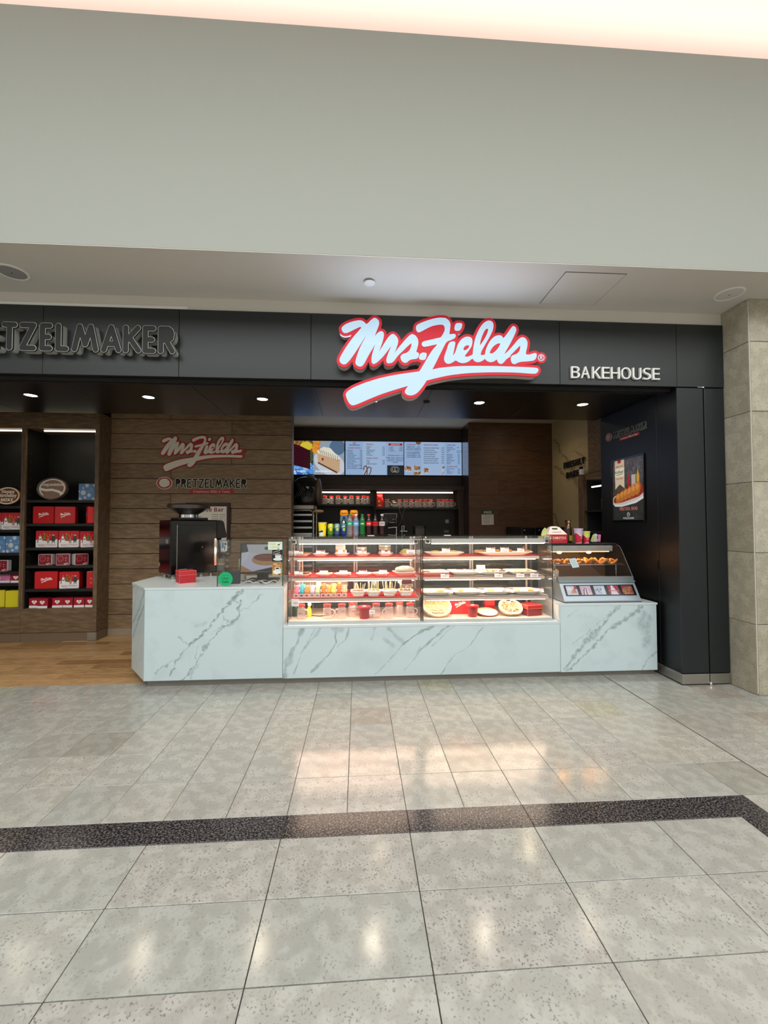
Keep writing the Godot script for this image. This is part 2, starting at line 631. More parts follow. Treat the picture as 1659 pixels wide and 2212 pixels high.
func setup_materials() -> void:
	sans = SystemFont.new()
	sans.font_names = PackedStringArray(["Droid Sans"])
	sans_bold = SystemFont.new()
	sans_bold.font_names = PackedStringArray(["Droid Sans"])
	sans_bold.font_weight = 700
	serif = SystemFont.new()
	serif.font_names = PackedStringArray(["Droid Serif"])
	serif_bold = SystemFont.new()
	serif_bold.font_names = PackedStringArray(["Droid Serif"])
	serif_bold.font_weight = 700

	var stones := []
	for v in 3:
		var dens: float = [0.55, 0.85, 1.0][v]
		stones.append(bake(640, 640, func(a, b, c):
			# pale limestone: faint clouds, small dark fossil flecks, a few rusty smudges
			var col := Color(0.93, 0.928, 0.91).lerp(Color(1.0, 0.998, 0.985), smoothstep(0.3, 0.75, a))
			var f := smoothstep(0.70 - 0.06 * dens, 0.84, b) * smoothstep(0.30, 0.62, c)
			col = col.lerp(Color(0.72, 0.715, 0.69), f * dens)
			return col.lerp(Color(0.87, 0.84, 0.79), smoothstep(0.66, 0.85, 1.0 - c) * smoothstep(0.5, 0.62, b) * 0.7 * dens), [noise(11 + v * 10, 0.007, FastNoiseLite.TYPE_SIMPLEX, 4), noise(12 + v * 10, 0.048, FastNoiseLite.TYPE_SIMPLEX, 3), noise(13 + v * 10, 0.010, FastNoiseLite.TYPE_SIMPLEX, 4)]))
	var stone: Texture2D = stones[1]
	M.stone = []
	var tints := [c8(192, 191, 184), c8(187, 187, 181), c8(184, 185, 180), c8(190, 188, 183), c8(189, 188, 181), c8(185, 184, 179), c8(194, 194, 188), c8(182, 181, 174),
		c8(190, 187, 168), c8(180, 172, 163), c8(174, 173, 165), c8(197, 196, 189)]
	for i in tints.size():
		var m := mat(tints[i].darkened(0.07), 0.14, 0.0, stones[[0, 1, 0, 2, 1, 0, 1, 0, 2, 1, 0, 2][i]])
		tri_tex(m, Vector3(1.7, 1.7, 1.7), Vector3(0.37 * i, 0.61 * i, 0.23 * i))
		M.stone.append(m)
	var rough_stone := mat(c8(192, 188, 172), 0.5, 0.0, stone)
	M.slab = []
	for i in 4:
		var m := mat([c8(186, 180, 162), c8(180, 174, 157), c8(190, 184, 168), c8(176, 170, 152)][i], 0.42, 0.0, stone)
		tri_tex(m, Vector3(1.5, 1.5, 1.5), Vector3(0.3 * i, 0.7 * i, 0.1 * i))
		M.slab.append(m)
	M.rough_stone = tri_tex(rough_stone, Vector3.ONE)
	var granite := bake(512, 512, func(a, b, c):
		var col := Color(0.20, 0.20, 0.215).lerp(Color(0.52, 0.50, 0.485), smoothstep(0.42, 0.62, a))
		col = col.lerp(Color(0.07, 0.07, 0.08), smoothstep(0.58, 0.72, b))
		return col.lerp(Color(0.46, 0.40, 0.36), smoothstep(0.6, 0.72, c) * 0.6), [noise(21, 0.055, FastNoiseLite.TYPE_SIMPLEX, 3), noise(22, 0.07, FastNoiseLite.TYPE_SIMPLEX, 3), noise(23, 0.045, FastNoiseLite.TYPE_SIMPLEX, 3)])
	M.granite = []
	for i in 4:
		M.granite.append(tri_tex(mat([c8(208, 208, 212), c8(200, 200, 206), c8(222, 212, 204), c8(212, 205, 200)][i], 0.17, 0.0, granite), Vector3(2.2, 2.2, 2.2), Vector3(0.21 * i, 0, 0.4 * i)))
	M.grout = mat(c8(62, 60, 56), 0.9)
	M.grout_light = mat(c8(205, 200, 186), 0.9)
	M.joint = mat(c8(22, 22, 22), 0.8)

	var w1 := wood_tex(31, Color(0.84, 0.81, 0.77), Color(1.0, 0.985, 0.96), 4)
	var w2 := wood_tex(37, Color(0.78, 0.75, 0.70), Color(1.0, 0.98, 0.94), 3)
	M.plank = []
	M.oak = []
	M.dark_wood = []
	for i in 6:
		var t: Texture2D = w1 if i % 2 == 0 else w2
		var p := mat([c8(146, 124, 97), c8(140, 118, 93), c8(151, 128, 101), c8(143, 121, 96), c8(148, 125, 99), c8(138, 117, 92)][i], 0.55, 0.0, t)
		M.plank.append(tri_tex(p, Vector3(0.72, 2.4, 2.4), Vector3(0.19 * i, 0.31 * i, 0.12 * i)))
		var o := mat([c8(190, 154, 112), c8(178, 140, 98), c8(202, 166, 122), c8(166, 128, 88), c8(186, 148, 106), c8(196, 160, 118)][i], 0.38, 0.0, t)
		M.oak.append(tri_tex(o, Vector3(0.8, 2.4, 2.6), Vector3(0.23 * i, 0.11 * i, 0.37 * i)))
		var d := mat([c8(96, 66, 42), c8(92, 63, 40)][i % 2], 0.45, 0.0, t)
		M.dark_wood.append(tri_tex(d, Vector3(0.6, 2.0, 2.0), Vector3(0.29 * i, 0.17 * i, 0.1 * i)))
	M.grey_wood = tri_tex(mat(c8(126, 106, 83), 0.55, 0.0, w2), Vector3(0.7, 2.2, 2.2))
	M.grey_wood_v = tri_tex(mat(c8(120, 100, 78), 0.55, 0.0, w1), Vector3(2.2, 0.7, 2.2))
	M.espresso = tri_tex(mat(c8(62, 44, 36), 0.5, 0.0, w1), Vector3(0.7, 2.2, 2.2))

	M.bulkhead = mat(c8(168, 171, 164), 0.5)
	M.bulkhead.metallic_specular = 0.3
	M.plaster = mat(c8(214, 209, 200), 0.8)
	M.ceil_white = mat(c8(248, 240, 234), 0.9)
	M.beige = mat(c8(205, 195, 172), 0.85)
	M.fascia = mat(c8(33, 38, 39), 0.42)
	M.soffit_black = mat(c8(22, 21, 21), 0.28)
	M.navy = mat(c8(8, 9, 12), 0.4)
	M.navy2 = mat(c8(27, 32, 35), 0.42)
	M.black = mat(c8(16, 16, 17), 0.4)
	M.black_gloss = mat(c8(6, 6, 7), 0.16)
	M.soft_black = mat(c8(30, 30, 31), 0.75)
	M.shelf_dark = mat(c8(26, 24, 21), 0.5)
	M.steel = mat(c8(178, 176, 170), 0.34, 0.9)
	M.steel_soft = mat(c8(168, 170, 170), 0.5, 0.7)
	M.alu = mat(c8(205, 208, 208), 0.38, 0.55)
	M.chrome = mat(c8(225, 226, 228), 0.12, 1.0)
	M.white = mat(c8(236, 236, 232), 0.5)
	M.white_gloss = mat(c8(238, 236, 228), 0.2)
	M.cream = mat(c8(236, 226, 200), 0.4)
	M.paper = mat(c8(236, 236, 234), 0.8)
	M.ink = mat(c8(20, 20, 22), 0.7)
	M.grey_ink = mat(c8(70, 70, 74), 0.7)
	M.maroon = mat(c8(104, 22, 34), 0.5)
	M.red = mat(c8(196, 16, 28), 0.42)
	M.red_dark = mat(c8(150, 14, 30), 0.45)
	M.red_mat = mat(c8(214, 40, 40), 0.7)
	M.glass = pane(c8(60, 80, 72), 0.02)
	M.glass_grey = pane(c8(90, 105, 98), 0.10)
	M.glass_edge = mat(c8(30, 44, 38), 0.15)
	M.jar = pane(c8(245, 235, 232), 0.16, 0.04)
	M.led = glow(c8(255, 240, 214), 3.0)
	M.led_white = glow(c8(246, 248, 255), 3.0)


# ---------------------------------------------------------------- the setting
func tiles(parent: Node3D, called: String, xs: Array, zs: Array, mats: Array, gap := 0.0028) -> void:
	# laid between the joint lines xs and zs, each tile a piece of its own
	for j in zs.size() - 1:
		for i in xs.size() - 1:
			var s := Vector3(xs[i + 1] - xs[i] - gap, 0.02, absf(zs[j + 1] - zs[j]) - gap)
			if s.x < 0.02 or s.z < 0.02:
				continue
			var t := part(parent, called, box_mesh(s, 0.0012), mats[rng.randi() % mats.size()], Vector3((xs[i] + xs[i + 1]) * 0.5, -0.01 + rng.randf_range(-0.0004, 0.0004), (zs[j] + zs[j + 1]) * 0.5))
			t.name = called


func steps(a: float, d: float, k0: int, k1: int) -> Array:
	var r := []
	for k in range(k0, k1 + 1):
		r.append(a + d * k)
	return r


func build_floor() -> void:
	rng.seed = 5
	# bed of mortar under the tiles, level 4 mm below their tops
	var bed := MB.new()
	bed.b2(-7.5, 8.5, -0.2, -0.005, -4.09, -0.5)
	var fl := struct("floor", bed, M.grout, "polished pale limestone tile floor of the mall hall with dark granite border")
	var common: Array = [0, 1, 2, 3, 4, 5, 6, 7, 0, 1, 2, 3, 4, 5, 6, 0, 1, 3, 4, 6, 8, 10, 11, 9].map(func(k): return M.stone[k])
	# small square tiles in rows up to the counter
	var rows := [-2.209, -2.518, -2.840, -3.153, -3.430, -3.733, -4.085]
	var cols: Array = steps(-0.0563, 0.3090, -15, 7)
	cols.append(2.412)
	tiles(fl, "tile", cols, rows, common)
	cols = steps(-0.0563, 0.3090, 8, 16)
	cols[0] = 2.422
	tiles(fl, "tile", cols, [-3.430, -3.733, -4.085], common)
	tiles(fl, "tile", cols, [-2.209, -2.518, -2.840, -3.153, -3.424], common)
	tiles(fl, "tile", [2.121, 2.412], [-0.95, -1.27, -1.58, -1.89, -2.209], common)
	tiles(fl, "tile", steps(2.422, 0.309, 0, 4), [-0.95, -1.27, -1.58, -1.89, -2.209], common)
	# dark granite border, turning towards the viewer on the right
	tiles(fl, "granite_strip", [-3.46, -2.841, -2.222, -1.603, -0.984, -0.365, 0.254, 0.873, 1.492, 2.121], [-2.049, -2.209], [M.granite[0], M.granite[1], M.granite[0], M.granite[2], M.granite[3]], 0.003)
	tiles(fl, "granite_strip", [1.957, 2.121], [-0.8, -1.43, -2.049], [M.granite[0], M.granite[1]], 0.003)
	# large tiles in the foreground
	cols = steps(-1.6057, 0.6190, -3, 5)
	cols.append(1.957)
	tiles(fl, "tile", cols, [-0.460, -0.777, -1.094, -1.411, -1.728, -2.049], [M.stone[0], M.stone[1], M.stone[2], M.stone[3], M.stone[6], M.stone[5], M.stone[2]], 0.004)
	struct("floor", boxed(Vector3(16, 0.2, 7.4)), M.stone[1], "plain limestone floor of the hall behind the viewer", Vector3(0.5, -0.1, 3.2))
	# oak boards in the shop
	var bed2 := MB.new()
	bed2.b2(-5.6, 4.4, -0.2, -0.006, -7.3, -4.09)
	var wood := struct("floor", bed2, M.joint, "brown wood plank floor inside the shop entrance")
	var z := -4.092
	var k := 0
	while z > -6.0:
		var x := -5.5 + 0.9 * fmod(0.37 * k + 0.13, 1.0) - 0.9
		while x < -1.2:
			var l := rng.randf_range(0.75, 1.15)
			var a := maxf(x, -5.5)
			var b := minf(x + l, -1.2)
			if b - a > 0.06:
				part(wood, "plank", box_mesh(Vector3(b - a - 0.003, 0.02, 0.148 - 0.003), 0.0015), M.oak[rng.randi() % 6], Vector3((a + b) * 0.5, -0.01, z - 0.074))
			x += l
		z -= 0.148
		k += 1


func build_hall() -> void:
	# bulkhead, dropped soffit and bright upper ceiling of the mall
	var m := MB.new()
	m.b2(-7.5, 8.5, 3.505, 5.255, -3.30, -3.06, 0.002)
	struct("wall_upper", m, M.bulkhead, "tall pale grey bulkhead wall above the shopfront")
	m = MB.new()
	m.b2(-7.5, 8.5, 3.5, 3.5045, -3.95, -3.061)
	m.b2(-7.5, 8.5, 3.505, 3.62, -3.95, -3.3005)
	var sof := struct("ceiling", m, M.plaster, "dropped plaster soffit running over the shopfront")
	m = MB.new()
	m.b2(-7.5, 8.5, 5.72, 5.85, -5.0, 6.6)
	struct("ceiling", m, M.ceil_white, "bright white upper ceiling of the mall hall glowing above the bulkhead")
	m = MB.new()
	m.b2(-7.5, 8.5, 3.5, 5.8, -5.1, -4.95)
	struct("wall_cove", m, M.ceil_white, "white back wall of the light cove above the soffit")
	m = MB.new()
	m.b2(-7.5, 8.5, 0, 5.8, 6.5, 6.7)
	struct("wall_rear", m, M.plaster, "plain plaster wall across the hall behind the viewer")
	m = MB.new()
	m.b2(-7.7, -7.5, 0, 5.8, -5.0, 6.6)
	struct("wall_west", m, M.plaster, "plain plaster wall at the left end of the hall")
	m = MB.new()
	m.b2(8.5, 8.7, 0, 5.8, -5.0, 6.6)
	struct("wall_east", m, M.plaster, "plain plaster wall at the right end of the hall")
	# strip of wall between fascia and soffit
	m = MB.new()
	m.b2(-7.5, 3.47, 3.385, 3.5, -3.95, -3.72)
	struct("wall_strip", m, M.plaster, "narrow plaster strip between black fascia and soffit")
	m = MB.new()
	m.b2(-7.0, -1.5, 3.386, 3.412, -3.72, -3.708, 0.002)
	struct("trim_1", m, M.white, "thin white trim strip on top of the fascia at left")
	# luminous panel over the hall
	m = MB.new()
	m.b2(-6.0, 7.0, 5.66, 5.74, -0.6, 3.8)
	var lp := struct("ceiling", m, glow(c8(255, 252, 246), 0.9), "wide luminous ceiling light panel over the hall")
	lp.name = "ceiling_light_panel"
	# cove lamp strip
	m = MB.new()
	m.b2(-6.5, 7.5, 5.25, 5.262, -3.21, -3.11)
	one("cove_light_strip", m, glow(c8(255, 222, 200), 1.5), "long warm cove light strip hidden on top of the bulkhead", "light strip")
	# access hatch: a hair-line frame in the soffit
	var h := thing("access_hatch", "flush square access hatch in the soffit right of the lit sign", "hatch", Vector3(1.9, 3.5, -3.39))
	part(h, "door_panel", box_mesh(Vector3(0.498, 0.006, 0.468), 0.001), M.plaster, Vector3(0, -0.002, 0))
	m = MB.new()
	for s in [-1.0, 1.0]:
		m.box(Vector3(s * 0.2515, -0.0005, 0), Vector3(0.004, 0.004, 0.478))
		m.box(Vector3(0, -0.0005, s * 0.2365), Vector3(0.507, 0.004, 0.004))
	part(h, "seam", m, M.grey_ink)
	# round ceiling speakers
	var sp := thing("ceiling_speaker", "round grey flush ceiling speaker cut by the left picture edge", "speaker", Vector3(-2.74, 3.5, -3.42), 0, "ceiling speakers in the soffit")
	m = MB.new()
	m.lathe([Vector2(0.112, 0), Vector2(0.112, -0.006), Vector2(0.100, -0.010), Vector2(0.094, -0.006)], 32)
	part(sp, "rim", m, M.white)
	m = MB.new()
	m.lathe([Vector2(0.094, -0.006), Vector2(0.05, -0.009), Vector2(0.0, -0.010)], 32)
	part(sp, "grille", m, mat(c8(150, 150, 146), 0.7))
	m = MB.new()
	m.blob(Vector3(0, -0.0105, 0), Vector3(0.006, 0.002, 0.006), 8, 4)
	part(sp, "bolt", m, M.ink)
	var sp2 := copy(sp, "round pale ceiling speaker near the stone column at right", Vector3(3.235, 3.5, -3.38), 0.4, "ceiling speakers in the soffit")
	sp2.get_node("grille").material_override = M.plaster
	# sprinkler cover
	var sk := thing("sprinkler_cover", "small white round sprinkler cover in the soffit above the lit sign", "sprinkler", Vector3(0.094, 3.5, -3.38))
	m = MB.new()
	m.lathe([Vector2(0.030, 0), Vector2(0.030, -0.012)], 24)
	part(sk, "collar", m, M.grey_ink)
	m = MB.new()
	m.lathe([Vector2(0.046, -0.012), Vector2(0.047, -0.016), Vector2(0.044, -0.019), Vector2(0, -0.019)], 28)
	m.lathe([Vector2(0.0, -0.012), Vector2(0.046, -0.012)], 28)
	part(sk, "cap", m, M.white)


func build_front() -> void:
	# fascia: dark panels on a backing
	var m := MB.new()
	m.b2(-7.5, 3.47, 2.79, 3.385, -3.86, -3.722)
	var f := struct("wall_front", m, M.black, "charcoal metal fascia above the shop opening")
	var xs := [-7.29, -6.145, -5.0, -3.84, -2.70, -1.565, -0.42, 0.725, 1.865, 3.0, 3.468]
	for i in xs.size() - 1:
		part(f, "panel", box_mesh(Vector3(xs[i + 1] - xs[i] - 0.004, 0.598, 0.02), 0.0015), M.fascia, Vector3((xs[i] + xs[i + 1]) * 0.5, 3.084, -3.71))
	m = MB.new()
	m.b2(-7.5, 3.0, 2.762, 2.79, -3.80, -3.785)
	m.b2(-7.5, 3.0, 2.762, 2.79, -3.86, -3.845)
	part(f, "door_track", m, M.soft_black)
	# black soffit inside the opening
	m = MB.new()
	m.b2(-5.6, 3.0, 2.82, 3.2, -5.05, -3.86)
	var s := struct("ceiling", m, M.black, "black panelled soffit inside the shop opening")
	xs = [-5.6, -5.005, -3.86, -2.715, -1.57, -0.425, 0.72, 1.865, 3.0]
	for i in xs.size() - 1:
		part(s, "panel", box_mesh(Vector3(xs[i + 1] - xs[i] - 0.004, 0.02, 1.188), 0.0015), M.soffit_black, Vector3((xs[i] + xs[i + 1]) * 0.5, 2.81, -4.456))
	# grille pocket at right: two dark upright panels on a steel foot
	m = MB.new()
	m.b2(3.0, 3.46, 0, 2.79, -3.95, -3.722)
	var p := struct("wall_pillar", m, M.black, "dark charcoal end pillar of the shopfront beside the stone column")
	part(p, "panel", box_mesh(Vector3(0.258, 2.665, 0.02), 0.003), M.navy2, Vector3(3.124, 1.4425, -3.71))
	part(p, "panel", box_mesh(Vector3(0.196, 2.665, 0.02), 0.003), M.navy2, Vector3(3.364, 1.4425, -3.71))
	part(p, "foot_plate", box_mesh(Vector3(0.262, 0.09, 0.026), 0.002), M.steel, Vector3(3.122, 0.057, -3.71))
	part(p, "foot_plate", box_mesh(Vector3(0.200, 0.09, 0.026), 0.002), M.steel, Vector3(3.362, 0.057, -3.71))
	m = MB.new()
	m.tube([Vector3(3.2595, 0.02, -3.712), Vector3(3.2595, 2.78, -3.712)], 0.003, 6)
	part(p, "pivot_rod", m, M.black_gloss)
	m = MB.new()
	m.box(Vector3(3.257, 2.782, -3.70), Vector3(0.016, 0.014, 0.016), 0.003)
	m.box(Vector3(3.228, 2.784, -3.704), Vector3(0.05, 0.005, 0.008))
	m.lathe([Vector2(0.012, 0.0), Vector2(0.012, 0.022), Vector2(0.008, 0.028), Vector2(0, 0.028)], 12, Vector3(3.258, 0.0, -3.69))
	part(p, "hinge_pin", m, M.chrome)
	# the dark wall running back from the pillar
	m = MB.new()
	m.b2(3.012, 3.18, 0, 2.82, -4.95, -3.95)
	var w := struct("wall_side", m, M.black, "near-black side wall of the opening with the food poster")
	part(w, "panel", box_mesh(Vector3(0.014, 2.67, 0.268), 0.002), M.navy, Vector3(3.006, 1.445, -3.842))
	part(w, "panel", box_mesh(Vector3(0.014, 2.67, 0.966), 0.002), M.navy, Vector3(3.006, 1.445, -4.464))
	part(w, "kick_plate", box_mesh(Vector3(0.018, 0.09, 1.24), 0.002), M.steel, Vector3(3.003, 0.057, -4.325))
	m = MB.new()
	m.box(Vector3(2.998, 1.085, -3.99), Vector3(0.006, 0.085, 0.022), 0.002)
	part(w, "lock_plate", m, M.black_gloss)
	# stone column
	m = MB.new()
	m.b2(3.482, 8.4, 0, 3.5, -3.9, -3.462)
	var c := struct("wall_right", m, M.grout_light, "beige limestone slab column right of the shopfront")
	var ys := [0.0, 0.612, 1.238, 1.864, 2.490, 3.116, 3.5]
	for j in 6:
		var hh: float = ys[j + 1] - ys[j] - 0.005
		part(c, "stone_slab", box_mesh(Vector3(0.018, hh, 0.268), 0.002), M.slab[(j * 3 + 1) % 4], Vector3(3.479, (ys[j] + ys[j + 1]) * 0.5, -3.586))
		for i in 4:
			part(c, "stone_slab", box_mesh(Vector3(1.236, hh, 0.022), 0.002), M.slab[(j + i * 2) % 4], Vector3(3.478 + 0.62 + i * 1.24, (ys[j] + ys[j + 1]) * 0.5, -3.452))
	m = MB.new()
	m.tube([Vector3(3.474, 0.02, -3.447), Vector3(3.474, 3.48, -3.447)], 0.005, 6)
	part(c, "corner_joint", m, M.grout_light)


func build_interior() -> void:
	rng.seed = 9
	var m := MB.new()
	m.b2(-5.6, 4.4, 3.15, 3.3, -7.3, -5.05)
	struct("ceiling", m, M.beige, "beige plaster ceiling over the kitchen")
	m = MB.new()
	m.b2(-5.75, -5.6, 0, 3.3, -7.3, -3.86)
	struct("wall_outer", m, M.soft_black, "dark outer wall at the left end of the shop")
	m = MB.new()
	m.b2(3.19, 4.4, 0, 3.3, -7.3, -6.63)
	m.b2(4.3, 4.4, 0, 3.3, -6.63, -4.9)
	m.b2(3.18, 4.4, 0, 3.3, -4.95, -3.95)
	struct("wall_closing", m, M.soft_black, "dark wall closing the shop at its right end")
	# wood-clad partition
	m = MB.new()
	m.b2(-3.37, -0.934, 0, 3.15, -6.05, -5.884)
	var w := struct("wall_left", m, M.joint, "partition clad in wide grey-brown wood planks")
	var k := 0
	var y := 0.07
	while y < 3.12:
		var seam: float = -1.75 if k % 2 == 1 else -2.563
		var y1 := minf(y + 0.205, 3.148)
		for q in [[-3.37, seam], [seam, -0.93]]:
			part(w, "plank", box_mesh(Vector3(q[1] - q[0] - 0.005, y1 - y - 0.007, 0.022), 0.002), M.plank[rng.randi() % 6], Vector3((q[0] + q[1]) * 0.5, (y + y1) * 0.5, -5.871))
		y += 0.205
		k += 1
	m = MB.new()
	m.b2(-0.936, -0.926, 0.07, 3.148, -6.05, -5.862, 0.002)
	part(w, "end_strip", m, M.grey_wood_v)
	m = MB.new()
	m.b2(-3.36, -0.93, 0.0, 0.088, -5.865, -5.848, 0.002)
	struct("baseboard_left", m, mat(c8(150, 138, 118), 0.5), "low taupe baseboard under the wood-clad partition")
	# back wall with the menu screens
	m = MB.new()
	m.b2(-5.6, 1.9, 2.10, 3.15, -7.3, -7.12)
	struct("wall_back", m, M.espresso, "dark brown wood wall behind the menu screens")
	m = MB.new()
	m.b2(-5.6, 1.9, 0, 2.10, -7.4, -7.3)
	struct("wall_rear_kitchen", m, M.espresso, "dark wall behind the kitchen wall cabinet")
	m = MB.new()
	m.b2(1.805, 3.19, 0, 3.15, -7.3, -6.652)
	var c := struct("wall_center", m, M.joint, "dark brown wood panelled block right of the menu screens")
	y = 0.0
	k = 0
	while y < 3.1:
		var y1 := minf(y + 0.245, 3.148)
		var seam: float = 2.29 if k % 2 == 0 else 2.74
		for q in [[1.795, seam], [seam, 3.188]]:
			part(c, "plank", box_mesh(Vector3(q[1] - q[0] - 0.002, y1 - y - 0.002, 0.022), 0.001), M.dark_wood[rng.randi() % 6], Vector3((q[0] + q[1]) * 0.5, (y + y1) * 0.5, -6.641))
		y += 0.245
		k += 1
	m = MB.new()
	m.b2(1.793, 1.805, 0, 3.148, -7.12, -6.652, 0.001)
	var sd := mat(c8(46, 33, 28), 0.2)
	part(c, "side_sheet", m, sd)
	# marble-faced pier with raised letters
	var veins := [[0.006, [Vector2(0.06, 0.30), Vector2(0.20, 0.42), Vector2(0.26, 0.55), Vector2(0.42, 0.66), Vector2(0.52, 0.80), Vector2(0.7, 0.98)]], [0.006, [Vector2(0.05, 0.74), Vector2(0.2, 0.82), Vector2(0.4, 0.96)]],
		[0.014, [Vector2(0.8, 0.0), Vector2(0.86, 0.05), Vector2(0.97, 0.08)], 0.4], [0.004, [Vector2(0.7, 0.62), Vector2(0.82, 0.7), Vector2(0.97, 0.8)]]]
	var bt := marble_tex(256, 640, veins, Color(0.93, 0.92, 0.90), Color(0.45, 0.44, 0.42), 61)
	m = MB.new()
	m.b2(3.19, 3.29, 0, 2.185, -6.63, -5.765)
	m.b2(3.19, 3.29, 2.185, 3.15, -6.63, -5.55)
	m.pic(Vector3(3.1895, 0.4, -6.63), Vector3(3.1895, 0.4, -5.765), Vector3(3.1895, 2.185, -5.765), Vector3(3.1895, 2.185, -6.63))
	m.pic(Vector3(3.1895, 2.185, -6.63), Vector3(3.1895, 2.185, -5.55), Vector3(3.1895, 3.15, -5.55), Vector3(3.1895, 3.15, -6.63))
	struct("wall_marble", m, mat(c8(196, 182, 146), 0.35, 0.0, bt), "beige marble-faced pier at the right end of the kitchen")
	m = MB.new()
	m.b2(3.18, 3.28, 2.19, 3.15, -5.55, -4.95, 0.002)
	struct("wall_header", m, M.grey_wood, "grey-brown wood header above the bottle cabinet")



# ---------------------------------------------------------------- signs
func V(a: Array) -> Array:
	# pairs of numbers to points
	var r := []
	for i in range(0, a.size(), 2):
		r.append(Vector2(a[i], a[i + 1]))
	return r


